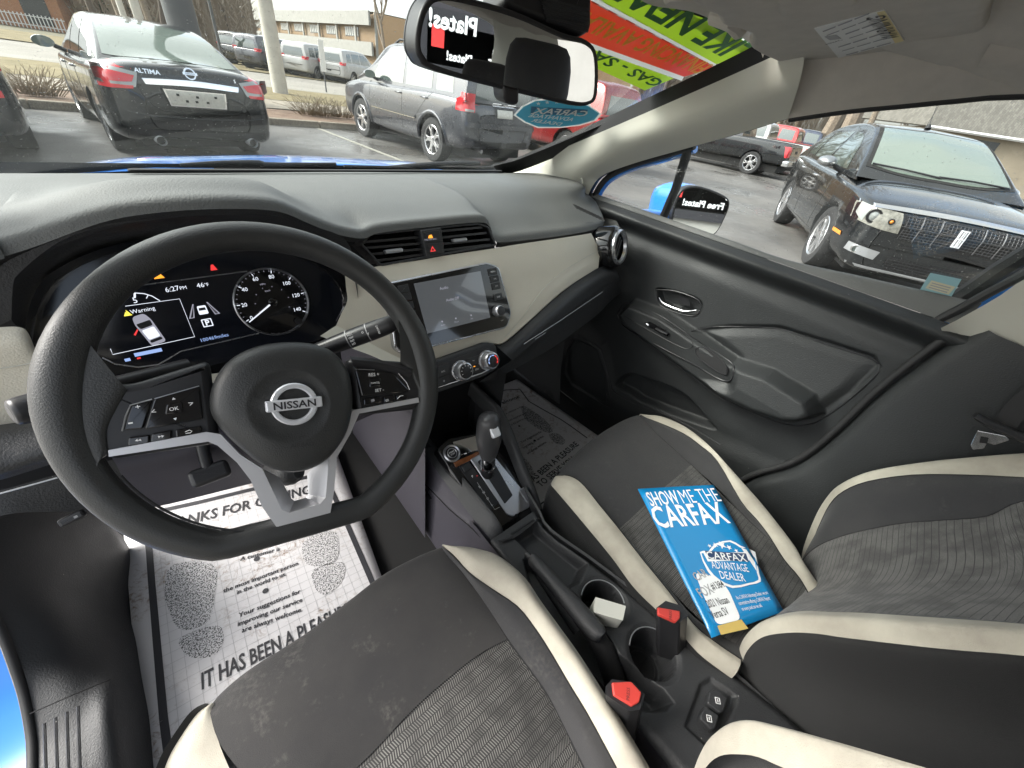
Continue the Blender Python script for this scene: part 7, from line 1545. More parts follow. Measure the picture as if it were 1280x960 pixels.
with Li.part('wiper') as b:
    for x0, x1 in ((-.70, .02), (.0, .72)): b.tube([Li.hit((x0, Y(-1.16 if x0 < -.1 else -1.1), 1.3), (0, -.6, -.8), .02), Li.hit(((x0+x1)/2, Y(-1.15), 1.3), (0, -.6, -.8), .03), Li.hit((x1, Y(-1.12 if x1 < .1 else -1.20), 1.3), (0, -.6, -.8), .02)], .011, 'trim_dark', 6)
with Li.part('aerial') as b: p = Li.hit((0, Y(-2.35), 3), (0, 0, -1), 0); b.tube([p, p+np.array((0, -.02, .05))], [.04, .02], 'trim_dark', 10); b.tube([p+np.array((0, -.02, .04)), p+np.array((0, -.22, .36))], .004, 'trim_dark', 5)
# ---- pickups in a row on the right
ST_P = [(0, .80, .60, .95, .96), (.04, .93, .55, 1.18, 1.20), (.15, .97, .52, 1.22, 1.23), (1.0, .985, .50, 1.23, 1.24), (1.95, .985, .50, 1.23, 1.24), (2.9, .985, .46, 1.22, 1.25), (3.9, .985, .45, 1.20, 1.25), (4.3, .98, .45, 1.20, 1.28), (5.0, .96, .46, 1.12, 1.18), (5.5, .92, .48, 1.02, 1.06), (5.72, .82, .50, .90, .94), (5.78, .65, .55, .80, .84)]
GH_P = dict(z=1.87, y=(1.98, 2.15, 3.6, 4.4), w=(.88, .70), zb=(1.22, 1.22), prof=[(1.98, 1.20), (2.0, 1.45), (2.08, 1.76), (2.3, 1.85), (2.9, 1.87), (3.4, 1.84), (3.65, 1.74), (4.0, 1.5), (4.42, 1.22)])
def pickup(name, label, pos, rz, pm, lamp='lamp_red', chrome_b=True):
    c = Car(name, label, 'pickup truck', 'pickups parked in a row', pos, rz, ST_P, GH_P, 2.0, pm, (1.25, 4.85), .40, .27)
    c.side_windows([([(2.15, 1.28), (2.85, 1.28)], [(2.2, 1.70), (2.85, 1.72)]), ([(2.95, 1.28), (3.9, 1.27)], [(2.95, 1.72), (3.5, 1.66)])])
    with c.part('rear_window') as b_: c.patch(b_, [(-.55, 1.8, 1.70), (.55, 1.8, 1.70)], [(-.62, 1.8, 1.32), (.62, 1.8, 1.32)], (0, 1, 0), 'car_glass', .006)
    with c.part('cargo_bed') as b_: c.patch(b_, [(-.82, .12, 2), (.82, .12, 2)], [(-.82, 1.92, 2), (.82, 1.92, 2)], (0, 0, -1), 'cabin_dark', .006)
    with c.part('tailgate') as b_: c.patch(b_, [(-.74, -1, 1.15), (.74, -1, 1.15)], [(-.74, -1, .72), (.74, -1, .72)], (0, 1, 0), pm, .02, 12, 6); b_.box(Fr(c.hit((0, -1, .98), (0, 1, 0), .03), (1, 0, 0), (0, 0, 1)), -.12, .12, -.05, .05, -.02, .01, 'trim_dark', .01)
    for sx in (1, -1):
        with c.part('tail_light') as b_: c.patch(b_, [(sx*.80, -1, 1.14), (sx*.96, -1, 1.14)], [(sx*.80, -1, .80), (sx*.96, -1, .80)], (0, 1, 0), lamp, .02); c.patch(b_, [(sx*2, .03, 1.16), (sx*2, .24, 1.14)], [(sx*2, .03, .78), (sx*2, .12, .80)], (-sx, 0, 0), lamp, .012)
    with c.part('bumper') as b_: b_.box(Fr((0, -.02, .60), (1, 0, 0), (0, 0, 1)), -.95, .95, -.10, .10, -.12, .10, 'chrome', .03); b_.box(Fr((0, -.13, .60), (1, 0, 0), (0, 0, 1)), -.16, .16, -.06, .06, -.01, .01, 'trim_dark', .01)
    c.doorlines([[(2.0, 1.20), (1.98, .55)], [(2.9, 1.2), (2.92, .55)], [(3.95, 1.18), (3.9, .55)]]); c.handles([(3.05, 1.02)]); c.mirrors(3.75, 1.35, .98, 'trim_dark')
    return c
ha = .10; TS = .88
def truckpos(px, py, sx=-1):
    q_ = G(px, py); return q_[0]-TS*(sx*.98*math.cos(ha)-1.25*math.sin(ha)), q_[1]-TS*(sx*.98*math.sin(ha)+1.25*math.cos(ha))
tp = truckpos(931, 217)
T1 = pickup('pickup_truck', 'black pickup truck in front of the row, with 4x4 lettering and chrome bumper', tp, ha, 'paint_black')
p = T1.hit((-2, .55, 1.08), (1, 0, 0), .006)
with T1.part('badge') as b: b.text(Fr(p, (0, -1, 0), (0, 0, 1)), '4x4', .16, 0, -.05, .004, 'chrome', 0, 1.2, .02)
T_all = [T1]
lat = np.array((math.cos(ha), math.sin(ha))); fwd_ = np.array((-math.sin(ha), math.cos(ha)))
T2 = pickup('pickup_truck', 'white pickup truck parked just behind the black one', tuple(np.array(tp)+lat*2.7-fwd_*.1), ha, 'paint_white')
T3 = pickup('pickup_truck', 'red pickup truck, third along the row', tuple(np.array(tp)+lat*5.6-fwd_*.5), ha, 'paint_bright_red')
T4 = pickup('pickup_truck', 'dark blue pickup truck behind the red one', tuple(np.array(tp)+lat*8.6-fwd_*.9), ha, 'paint_navy')
for c_ in (T1, T2, T3, T4): c_.root.scale = (TS, TS, TS)
# ---- red car next to the grey SUV, and the row across the road
R_ = Car('parked_suv', 'dark red SUV half hidden behind the dealer sticker, beside the grey SUV', 'suv', 'cars parked in the front row', (9.9, 7.3), .07, ST_SUV, GH_SUV, 1.9, 'paint_red', (.99, 3.76), .35, .25); suv_panes(R_)
for sx in (1, -1):
    with R_.part('tail_light') as b: R_.patch(b, [(sx*.60, -1, 1.16), (sx*.93, -1, 1.16)], [(sx*.60, -1, 1.0), (sx*.93, -1, .98)], (0, 1, 0), 'lamp_red', .02)
def far_suv(px, py, rz, pm, label):
    q_ = G(px, py); c = Car('parked_suv', label, 'suv', 'cars parked across the road', (q_[0], q_[1]), rz, ST_SUV, GH_SUV, 1.9, pm, (.99, 3.76), .36, .25, detail=1)
    suv_panes(c); 
    for sx in (1, -1):
        with c.part('tail_light') as b_: c.patch(b_, [(sx*.62, -1, 1.16), (sx*.93, -1, 1.16)], [(sx*.62, -1, 1.02), (sx*.93, -1, 1.0)], (0, 1, 0), 'lamp_red', .02); c.patch(b_, [(sx*2, .03, 1.16), (sx*2, .3, 1.16)], [(sx*2, .03, 1.0), (sx*2, .26, 1.05)], (-sx, 0, 0), 'lamp_red', .012)
    return c
for px, py, pm, lb in ((291, 82, 'paint_dark', 'black SUV nearest the office wing wall across the road'), (312, 88, 'paint_grey', 'grey SUV beside the black one across the road'), (346, 90, 'paint_navy', 'dark SUV partly behind the white utility pole across the road'), (370, 97, 'paint_white', 'white SUV between the utility pole and the white road sign'), (416, 104, 'paint_white', 'white SUV between the white road sign and the grey SUV')):
    far_suv(px, py, -.95, pm, lb)
# ---------------------------------------------------------------- ground
def ground_mat(name, c1, c2, scale, rough=.9, wet=0, bump=.3, bs=40, c3=None):
    m, t, b_ = nt(name); tc = N(t, 'TexCoord'); n = N(t, 'TexNoise', Scale=scale, Detail=8, Roughness=.65); L(t, tc.outputs['Object'], n.inputs['Vector'])
    r = N(t, 'MapRange'); r.inputs[1].default_value = .35; r.inputs[2].default_value = .65; L(t, n.outputs['Fac'], r.inputs[0]); mx = N(t, 'Mix', _data_type='RGBA'); mx.inputs[6].default_value = c1+(1,); mx.inputs[7].default_value = c2+(1,); L(t, r.outputs[0], mx.inputs['Factor'])
    n2 = N(t, 'TexNoise', Scale=bs, Detail=4); L(t, tc.outputs['Object'], n2.inputs['Vector']); m2 = N(t, 'Mix', _data_type='RGBA', _blend_type='MULTIPLY'); m2.inputs['Factor'].default_value = .6; r2 = N(t, 'MapRange'); r2.inputs[1].default_value = .3; r2.inputs[2].default_value = .7; r2.inputs[3].default_value = .5; r2.inputs[4].default_value = 1.4; L(t, n2.outputs['Fac'], r2.inputs[0]); L(t, mx.outputs[2], m2.inputs[6]); L(t, r2.outputs[0], m2.inputs[7]); L(t, m2.outputs[2], b_.inputs['Base Color'])
    b_.inputs['Roughness'].default_value = rough
    if wet:
        n3 = N(t, 'TexNoise', Scale=.35, Detail=5, Roughness=.6); L(t, tc.outputs['Object'], n3.inputs['Vector']); r3 = N(t, 'MapRange'); r3.inputs[1].default_value = .45; r3.inputs[2].default_value = .60; r3.inputs[3].default_value = rough; r3.inputs[4].default_value = wet; L(t, n3.outputs['Fac'], r3.inputs[0]); L(t, r3.outputs[0], b_.inputs['Roughness'])
    bp_ = N(t, 'Bump', Strength=bump, Distance=.01); L(t, n2.outputs['Fac'], bp_.inputs['Height']); L(t, bp_.outputs[0], b_.inputs['Normal']); MATS[name] = m
ground_mat('asphalt', (.11, .105, .10), (.17, .162, .152), .6, .75, .18, .35, 60); ground_mat('concrete', (.26, .225, .175), (.34, .30, .24), 1.5, .9); ground_mat('dry_grass', (.16, .13, .06), (.26, .21, .11), 1.2, .95, 0, 1, 30); ground_mat('mulch', (.16, .10, .07), (.24, .17, .12), 3, .95, 0, 1, 30); ground_mat('far_ground', (.15, .14, .09), (.22, .20, .14), .2, .95); ground_mat('road', (.24, .22, .19), (.32, .30, .26), .4, .8)
mat('line_paint', (.34, .33, .28), .7, var=.3, vscale=8)
g_ = MB(); rr_ = [[np.array((x, y, -.02)) for x in (-400, -60, 60, 400)] for y in (-300, -40, 60, 600)]; g_.grid(rr_, 'far_ground'); g_.build('ground', None, offs=False, kind='structure')
g_ = MB(); g_.grid([[np.array((x, y, 0.)) for x in np.linspace(-25, 60, 12)] for y in np.linspace(-30, 24, 10)], 'asphalt'); g_.build('pavement', None, offs=False, kind='structure')
cA, cB = G(38, 136), G(440, 163); cd_ = (cB-cA)/np.linalg.norm(cB-cA); cn = np.array((-cd_[1], cd_[0], 0)); dist = lambda px, py: float((G(px, py)-cA)@cn)
ds_ = [0, .16, dist(430, 149), dist(430, 139), dist(430, 124), dist(430, 108), dist(430, 99), dist(430, 92)]
def strp(name, d0, d1, m, z, kind='structure', a0=-60, a1=120):
    b_ = MB(); b_.grid([[cA+cd_*a+cn*d+np.array((0, 0, z)) for a in np.linspace(a0, a1, 60)] for d in np.linspace(d0, d1, 3)], m); return b_.build(name, None, offs=False, kind=kind)
b_ = MB()
for k in range(-14, 22):
    f_ = Fr(cA+cd_*(k*2.4), cd_, cn); b_.prism(f_, rpoly([(.01, 0), (2.39, 0), (2.39, .16), (.01, .16)], .01, 2), 0, .13, 'concrete', r=.02, k=2)
b_.build('kerb', None, offs=False, kind='structure')
strp('terrain', .16, ds_[2], 'mulch', .10); strp('path', ds_[2], ds_[3], 'concrete', .12); strp('lawn', ds_[3], ds_[4], 'dry_grass', .13); strp('road', ds_[4], ds_[5]+1.5, 'road', .06); strp('lawn', ds_[5]+1.5, ds_[6]+2.5, 'dry_grass', .10); strp('pavement', ds_[6]+2.5, ds_[6]+22, 'asphalt', .05, a0=4)
b_ = MB()
for a_, c_ in (((432, 166), (480, 178)), ((440, 168), (500, 184))): pass
for k in (4.05,): 
    o_ = np.array((k, 7.2, .004)); b_.add([o_+np.array(v) for v in ((0, 0, 0), (.10, 0, 0), (-.25, 4.6, 0), (-.35, 4.6, 0))], [(0, 1, 2, 3)], 'line_paint')
b_.build('road_marking', None, offs=False, kind='structure', flat=True)
b_ = MB(); p0, p1 = G(870, 190), G(1000, 245)
for o_ in (0.,): 
    d_ = (p1-p0)/np.linalg.norm(p1-p0)
b_ = MB()
# twiggy dormant shrubs along the kerb and drifts of leaves
mat('twig', (.19, .14, .085), .9); mat('bark', (.22, .18, .14), .95, bump=1, bscale=30, var=.3, vscale=15); mat('bark_dark', (.10, .08, .065), .95); mat('evergreen', (.03, .055, .025), .9, var=.3, vscale=4); mat('wood_pole', (.50, .48, .43), .9, var=.12, vscale=3, bump=.6, bscale=30); mat('pole_dark', (.085, .09, .095), .8)
for i, (px, py) in enumerate(((40, 128), (60, 129), (385, 150), (405, 152), (428, 153))):
    b_ = MB(); c = G(px, py); c[2] = .12
    for k in range(70):
        a = rnd.uniform(0, 2*PI); r_ = rnd.uniform(.1, .55); q_ = c+np.array((math.cos(a)*r_*.5, math.sin(a)*r_*.3, 0)); e = q_+np.array((math.cos(a)*r_, math.sin(a)*r_*.6, rnd.uniform(.15, .45))); m_ = (q_+e)/2+np.array((rnd.uniform(-.1, .1), rnd.uniform(-.1, .1), .04)); b_.tube([q_, m_, e], [.007, .005, .003], 'twig', 4, cap=False)
    tag(b_.build('shrub', None, offs=False), ('leafless twiggy shrub on the kerb behind the black sedan mirror', 'leafless reddish shrub on the kerb beside the black sedan', 'leafless shrub on the kerb nearest the utility pole', 'leafless shrub on the kerb between pole and grey SUV', 'leafless shrub on the kerb next to the grey SUV front')[i], 'shrub', 'dormant shrubs along the kerb')
def bare_tree(base, h, r, seed, label, m='bark', depth=5, spread=.55, group='bare trees'):
    R_n = random.Random(seed); root = empty('bare_tree', tuple(base), label=label, cat_='tree', group=group); tr_ = MB(); cr_ = MB()
    def br(p, d, l, r0, dep):
        n = 3; pts = [p]; q_ = p; dd = d
        for k in range(n): dd = dd+np.array([R_n.uniform(-.12, .12) for _ in range(3)]); dd = dd/np.linalg.norm(dd); q_ = q_+dd*l/n; pts.append(q_)
        (tr_ if dep >= depth-1 else cr_).tube(pts, [r0, r0*.88, r0*.76, r0*.64], m, 8 if dep >= depth-1 else (5 if dep > 1 else 3), cap=False)
        if dep == 0: return
        for k in range(R_n.choice((2, 3, 3))+(1 if dep > 2 else 0)):
            nd = dd+np.array([R_n.uniform(-spread, spread), R_n.uniform(-spread, spread), R_n.uniform(-.1, .35)])*1.3; nd /= np.linalg.norm(nd); s_ = pts[R_n.choice((1, 2, 3, 3))] if dep < depth else pts[R_n.choice((2, 3, 3))]
            br(s_, nd, l*R_n.uniform(.55, .8), r0*R_n.uniform(.45, .62), dep-1)
    br(np.array(base, float), np.array((0, 0, 1.)), h*.34, r, depth)
    tr_.build('trunk', root, offs=False); cr_.build('crown', root, offs=False)
def at(px, py_h, dist_): # ground point under a sight line at a given distance
    d = ray(px, py_h); k = dist_/math.hypot(d[0], d[1]); return np.array((d[0]*k, d[1]*k, 0))
trees = [(120, 20, 42, 11, .22, 'bare tree over the brick house roof'), (150, 20, 36, 10, .18, 'slim bare tree beside the thin pale pole'), (185, 20, 40, 12, .2, 'bare tree between the two pale poles'), (200, 20, 52, 14, .25, 'tall bare tree beside the dark pole, pale bark'), (245, 20, 46, 12, .22, 'bare tree between the dark pole and the thin black post'), (262, 20, 58, 13, .22, 'bare tree behind the thin black post'), (285, 30, 64, 15, .25, 'bare tree at the end of the brick office'), (178, 20, 60, 15, .25, 'very tall bare tree deep in the woods behind the black sedan'),
         (488, 40, 27, 9, .10, 'slim bare tree in front of the brick office corner'), (752, 100, 30, 10, .16, 'bare tree beside the tan building'), (775, 100, 36, 12, .2, 'bare tree between the tan building and the sale banner'), (800, 105, 33, 11, .18, 'bare tree just above the pillar'), (830, 110, 40, 13, .2, 'bare tree under the sale banner'), (860, 120, 38, 12, .2, 'bare tree behind the first letters of the sale banner')]
for i, (px, py, dd, h, r, lb) in enumerate(trees): bare_tree(at(px, py, dd), h, r, i*7+3, lb, 'bark' if i % 3 else 'bark_dark', depth=5 if i < 8 else 5, group='bare trees around the lot')
for i, (px, dd, h, r, lb) in enumerate(((1032, 28, 15, .34, 'thick pale trunk right behind the pickups, upright'), (1056, 26, 15, .36, 'thick pale trunk behind the crossover roof'), (1085, 34, 12, .20, 'leaning thinner trunk beside the two thick ones'))): bare_tree(at(px, 165, dd), h, r, 90+i, lb, 'bark', group='trees behind the pickups')
bare_tree(at(1143, 150, 60), 9.5, .2, 55, 'small round bare tree against the sky beside the shingle roof', 'bark_dark', 5, .8, 'trees behind the pickups')
bare_tree(at(975, 150, 45), 9, .2, 56, 'bare tree beyond the red pickup', 'bark', 5, .6, 'trees behind the pickups'); bare_tree(at(1000, 155, 48), 9, .2, 57, 'bare tree beyond the white pickup', 'bark', 5, .6, 'trees behind the pickups')
for px, h in ((160, 6.5), (140, 5.5)):
    b_ = MB(); c = at(px, 15, 62); n = 900; vs = []; fs = []
    for k in range(n):
        t = rnd.random(); a = rnd.uniform(0, 2*PI); rr0 = (1-t)*2.4*rnd.uniform(.4, 1); p = c+np.array((math.cos(a)*rr0, math.sin(a)*rr0, .4+t*h)); e1_ = np.array([rnd.uniform(-.4, .4) for _ in range(3)]); e2_ = np.array([rnd.uniform(-.4, .4) for _ in range(3)]); o_ = len(vs); vs += [p, p+e1_, p+e2_]; fs.append((o_, o_+1, o_+2))
    r0_ = empty('evergreen_tree', tuple(c), label='dark evergreen behind the sedan roof, '+('the taller one' if px == 160 else 'the shorter one'), cat_='tree'); b_.add(vs, fs, 'evergreen'); b_.build('crown', r0_, offs=False, flat=True); b_ = MB(); b_.tube([c, c+np.array((0, 0, h*.9))], [.16, .04], 'bark_dark', 8); b_.build('trunk', r0_, offs=False)
# far woods that read as one mass
def woods(name, px0, px1, pyh, d0, d1, h, n, cols, seed):
    R_n = random.Random(seed); b_ = MB(); vs = []; fs = {c: [] for c in cols}
    for k in range(n):
        c = at(px0+(px1-px0)*R_n.random(), pyh, R_n.uniform(d0, d1)); hh = h*R_n.uniform(.5, 1); z = R_n.uniform(0, 1)**.8*hh; l = R_n.uniform(.8, 2.4)*(1-.4*z/hh); a = R_n.uniform(-1.1, 1.1); e = np.array((math.sin(a)*l*.8, R_n.uniform(-.3, .3), math.cos(a)*l)); w_ = np.array((.03+.05*R_n.random(), 0, 0)); p = c+np.array((0, 0, z)); o_ = len(vs); vs += [p-w_, p+w_, p+e]; fs[R_n.choice(cols)].append((o_, o_+1, o_+2))
    for k in range(n//40):
        c = at(px0+(px1-px0)*R_n.random(), pyh, R_n.uniform(d0, d1)); r_ = R_n.uniform(.06, .16); t_ = c+np.array((R_n.uniform(-.5, .5), 0, h*R_n.uniform(.7, 1))); o_ = len(vs); vs += [c-np.array((r_, 0, 0)), c+np.array((r_, 0, 0)), t_+np.array((r_*.3, 0, 0)), t_-np.array((r_*.3, 0, 0))]; fs[cols[0]].append((o_, o_+1, o_+2, o_+3))
    for c in cols: b_.f += fs[c]; b_.m += [b_.mi(c)]*len(fs[c])
    b_.v = [tuple(map(float, v)) for v in vs]; tag(b_.build(name, None, offs=False, flat=True), 'leafless grey-brown woods in the distance, '+('behind the black sedan' if seed == 1 else 'above the pillar and pickups' if seed == 2 else 'under the sale banner'), 'woods', None, 'stuff')
mat('twig_far', (.19, .15, .11), .95); mat('twig_pale', (.30, .25, .19), .95)
woods('woods', 95, 318, 25, 55, 95, 11, 9000, ['twig_far', 'twig_pale'], 1); woods('woods', 930, 1075, 160, 45, 75, 8, 5000, ['twig_far', 'twig_pale'], 2); woods('woods', 738, 900, 110, 40, 70, 9, 5000, ['twig_far', 'twig_pale'], 3)
# poles
def pole(base, top, r0, r1, m, label, name='utility_pole', n=14):
    b_ = MB(); b_.tube([base, (np.array(base)+np.array(top))/2, top], [r0, (r0+r1)/2, r1], m, n); o = b_.build(name, None, 50, offs=False); tag(o, label, 'pole', 'poles along the road'); return o
c = G(352, 122); up_ = pole(c, c+np.array((0, 0, 11)), .245, .17, 'wood_pole', 'thick pale utility pole in the grass verge with a small notice plate')
b_ = MB(); f_ = Fr(c+np.array((-.20, -.18, 4.0)), (1, -.2, 0), (0, 0, 1)); b_.box(f_, -.16, .16, -.25, .25, 0, .02, 'paint_silver'); b_.text(f_, 'I', .2, 0, .05, .022, 'ink'); b_.text(f_, 'N', .2, 0, -.18, .022, 'ink'); b_.build('notice_plate', up_, offs=False)
c = G(255, 126); pole(c, c+np.array((0, 0, 12)), .33, .30, 'pole_dark', 'broad dark grey pole rising behind the black sedan')
for px, r_, lb, m_ in ((176, .15, 'pale utility pole behind the sedan roof, the thicker of two', 'wood_pole'), (158, .10, 'thin pale pole behind the sedan roof', 'wood_pole'), (268, .05, 'thin black post beside the dark pole', 'pole_dark')):
    c = at(px, 30, 24 if px != 268 else 20); pole(c, c+np.array((0, 0, 10 if px != 268 else 3.6)), r_, r_*.8, m_, lb)
b_ = MB(); c = at(405, 90, 24); b_.box(Fr(c, (1, -.2, 0), (0, 0, 1)), -.11, .11, .8, 1.9, 0, .03, 'label_white', .01); b_.tube([c, c+np.array((0, 0, 1))], .03, 'pole_dark', 6); tag(b_.build('road_sign', None, offs=False), 'narrow white upright sign in the far verge before the white SUVs', 'sign')
b_ = MB(); c = at(457, 60, 16); b_ = MB()
# ---------------------------------------------------------------- buildings
def brick(name, c1, c2, s=4.5):
    m, t, b_ = nt(name); tc = N(t, 'TexCoord'); br_ = N(t, 'TexBrick', Scale=s); br_.inputs['Color1'].default_value = c1+(1,); br_.inputs['Color2'].default_value = c2+(1,); br_.inputs['Mortar'].default_value = (.35, .32, .28, 1); br_.inputs['Mortar Size'].default_value = .012
    mp = N(t, 'Mapping'); mp.inputs['Rotation'].default_value = (PI/2, 0, 0); L(t, tc.outputs['Object'], mp.inputs[0]); L(t, mp.outputs[0], br_.inputs['Vector']); L(t, br_.outputs['Color'], b_.inputs['Base Color']); b_.inputs['Roughness'].default_value = .9; MATS[name] = m
brick('brick_brown', (.25, .165, .085), (.20, .13, .07)); brick('brick_orange', (.42, .20, .10), (.36, .16, .08)); brick('brick_tan', (.50, .32, .17), (.44, .28, .15)); mat('render_white', (.30, .295, .275), .9, var=.08, vscale=2); mat('render_tan', (.33, .28, .21), .9, var=.1, vscale=1)
def shingle(name, c1, c2):
    m, t, b_ = nt(name); tc = N(t, 'TexCoord'); br_ = N(t, 'TexBrick', Scale=2.2); br_.inputs['Color1'].default_value = c1+(1,); br_.inputs['Color2'].default_value = c2+(1,); br_.inputs['Mortar'].default_value = (.08, .08, .08, 1); br_.inputs['Mortar Size'].default_value = .01; L(t, tc.outputs['Object'], br_.inputs['Vector']); L(t, br_.outputs['Color'], b_.inputs['Base Color']); b_.inputs['Roughness'].default_value = .95; MATS[name] = m
shingle('shingle', (.12, .113, .098), (.17, .16, .14))
def hz_(px, py, z): return P(px, py, 'z', z)+np.array((0, 0, H))
RT = 6.2
e0, e1, e2 = hz_(311, 14, RT), hz_(467, 14.5, RT), hz_(532, 29, RT)
ob_ = empty('office_building', (float(e1[0]), float(e1[1]), 0), label='two-storey brick and white banded office building across the road', cat_='building')
zt = RT+H
def face_(b_, a, c, s0, s1, z0, z1, off, m, th=.0):
    d = (c-a); d[2] = 0; l_ = np.linalg.norm(d); d /= l_; n = np.array((d[1], -d[0], 0)); f_ = Fr(np.array((a[0], a[1], 0)), d, (0, 0, 1)); b_.box(f_, s0*l_, s1*l_, z0, z1, off-.3 if th == 0 else off-th, off, m)
base_of = lambda p: np.array((p[0], p[1], 0.))
f0, f1, f2 = base_of(e0), base_of(e1), base_of(e2)
bk1 = f1+(f2-f1)*1.0
b_ = MB(); face_(b_, f0, f1, 0, 1, 0, zt-.3, 0, 'brick_brown'); b_.build('wall', ob_, offs=False, flat=True)
b_ = MB(); face_(b_, f1, f2, 0, 1, 0, zt-.1, 0, 'brick_tan'); face_(b_, f1, f2, .0, .045, 0, zt, .25, 'render_white'); b_.build('side_wall', ob_, offs=False, flat=True)
b_ = MB(); face_(b_, f0, f1, 0, 1, zt-1.7, zt, .9, 'render_white'); b_.build('roof_fascia', ob_, offs=False, flat=True)
b_ = MB(); face_(b_, f0, f1, 0, 1, zt-5.4, zt-3.7, .7, 'render_white'); b_.build('storey_band', ob_, offs=False, flat=True)
for s_ in (.0, .14, .31, .43, .56, .68, .80, .91): b_ = MB(); face_(b_, f0, f1, s_, s_+(.008 if s_ else .028), 0, zt-(1 if s_ else 0), .6 if s_ else .95, 'render_white', .25 if s_ else 1.2); b_.build('column', ob_, offs=False, flat=True)
mat('window_dark', (.05, .055, .06), .15, spec=.8); mat('blind', (.42, .42, .40), .8)
for s_ in (.055, .19, .345, .47, .60, .72, .84):
    for z0, z1 in ((zt-3.1, zt-1.9), (.9, zt-5.6)):
        b_ = MB(); face_(b_, f0, f1, s_, s_+.075, z0, z1, .05, 'window_dark', .1)
        for k in range(6): face_(b_, f0, f1, s_+.002+.0122*k, s_+.009+.0122*k, z0+.1, z1-.05, .065, 'blind', .02)
        b_.build('window', ob_, offs=False, flat=True)
b_ = MB(); q_ = [base_of(e0), base_of(e1), base_of(e2), base_of(e0)+(f2-f1)]; b_.add([p+np.array((0, 0, zt)) for p in q_], [(0, 1, 2, 3)], 'render_white'); b_.build('roof', ob_, offs=False)
lw = hz_(281, 19, RT-.3); b_ = MB(); face_(b_, base_of(lw)-np.array((0, 0, 0)), f0, 0, 1, 0, zt-.5, -.4, 'brick_brown'); b_.build('wing_wall', ob_, offs=False, flat=True)
b_ = MB(); face_(b_, base_of(lw), f0, .45, .8, zt-2.7, zt-1.2, -.35, 'render_white', .1); b_.build('wing_window', ob_, offs=False, flat=True)
# brick house on the left
hb = G(30, 34); hd_ = np.array((.985, -.17, 0)); f_ = Fr(hb+hd_*-9, hd_, (0, 0, 1)); ho = empty('brick_house', tuple(hb), label='orange brick house with pale grey roof and white fence beyond the road', cat_='house')
b_ = MB(); b_.box(f_, -6, 11.6, 0, 2.6, -7, 0, 'brick_orange'); b_.build('wall', ho, offs=False, flat=True)
b_ = MB(); mat('roof_grey', (.42, .42, .41), .9, var=.1); A0 = [f_.p(-6.6, 2.5, .7), f_.p(12.2, 2.5, .7), f_.p(12.2, 5.3, -3.6), f_.p(-6.6, 5.3, -3.6), f_.p(12.2, 2.5, -8), f_.p(-6.6, 2.5, -8)]; b_.add(A0, [(0, 1, 2, 3), (3, 2, 4, 5), (1, 4, 2)], 'roof_grey'); b_.build('roof', ho, offs=False, flat=True, thick=.15)
b_ = MB(); b_.box(f_, 7.2, 8.0, 1.2, 2.1, 0, .05, 'label_white'); b_.box(f_, 7.3, 7.9, 1.3, 2.0, .05, .07, 'window_dark'); b_.box(f_, 9.4, 10.9, .3, 2.1, 0, .06, 'window_dark'); b_.build('window', ho, offs=False, flat=True)
b_ = MB(); f2_ = Fr(hb+hd_*-2.5-np.array((0, .6, 0)), hd_, (0, 0, 1))
for k in range(26): b_.box(f2_, -.6+k*.22, -.54+k*.22, 0, .9, 0, .02, 'label_white')
b_.box(f2_, -.7, 5.1, .2, .25, .02, .05, 'label_white'); b_.box(f2_, -.7, 5.1, .75, .8, .02, .05, 'label_white'); tag(b_.build('fence', None, offs=False, flat=True), 'white picket fence in front of the brick house', 'fence')
# tan building beyond the red car and the shingled building on the right
c = at(762, 110, 24); f_ = Fr(c, (.94, -.34, 0), (0, 0, 1)); tb_ = empty('tan_building', tuple(c), label='tan brick building with a cream panel beyond the dark red SUV', cat_='building'); b_ = MB(); b_.box(f_, -2.6, 1.6, 0, 4.2, -6, 0, 'brick_tan'); b_.build('wall', tb_, offs=False, flat=True); b_ = MB(); b_.ring(f_, [(-1.3, 1.2), (1.2, 1.2), (1.2, 3.4), (-1.3, 3.4)], [(-1.15, 1.3), (1.1, 1.3), (1.1, 3.3), (-1.15, 3.3)], 0, .06, 'label_white'); b_.build('panel_frame', tb_, offs=False, flat=True)
a_, c_ = hz_(1160, 156.5, 1.5), hz_(1290, 176, 1.5); dd_ = c_-a_; dd_[2] = 0; dd_ /= np.linalg.norm(dd_); nb = np.array((-dd_[1], dd_[0], 0)); nb = nb if nb@np.array((a_[0], a_[1], 0)) > 0 else -nb
sb = empty('shingled_building', (float(a_[0]), float(a_[1]), 0), label='low rendered building with a steep grey shingle roof behind the crossover', cat_='building')
b_ = MB(); q0 = base_of(a_)+nb*.5; f_ = Fr(q0, dd_, (0, 0, 1)); sg_ = 1 if f_.n@nb < 0 else -1; b_.box(f_, .3, 16, 0, H+1.5, -sg_*8, 0, 'render_tan'); b_.build('wall', sb, offs=False, flat=True)
b_ = MB(); E0 = a_-dd_*0; b_.add([E0, E0+dd_*18, E0+dd_*18+nb*6+np.array((0, 0, 5.6)), E0+dd_*1.6+nb*6+np.array((0, 0, 5.6))], [(0, 1, 2, 3)], 'shingle'); b_.add([E0+nb*.2, E0+dd_*1.6+nb*6+np.array((0, 0, 5.6)), E0-dd_*2.2+nb*7+np.array((0, 0, 4.2)), E0-dd_*3+nb*3.2], [(0, 1, 2, 3)], 'shingle'); b_.build('roof', sb, offs=False, flat=True, thick=.1)
b_ = MB(); b_.tube([E0+np.array((0, 0, -.06)), E0+dd_*18+np.array((0, 0, -.06))], .09, 'label_white', 4); b_.build('gutter', sb, offs=False, flat=True)
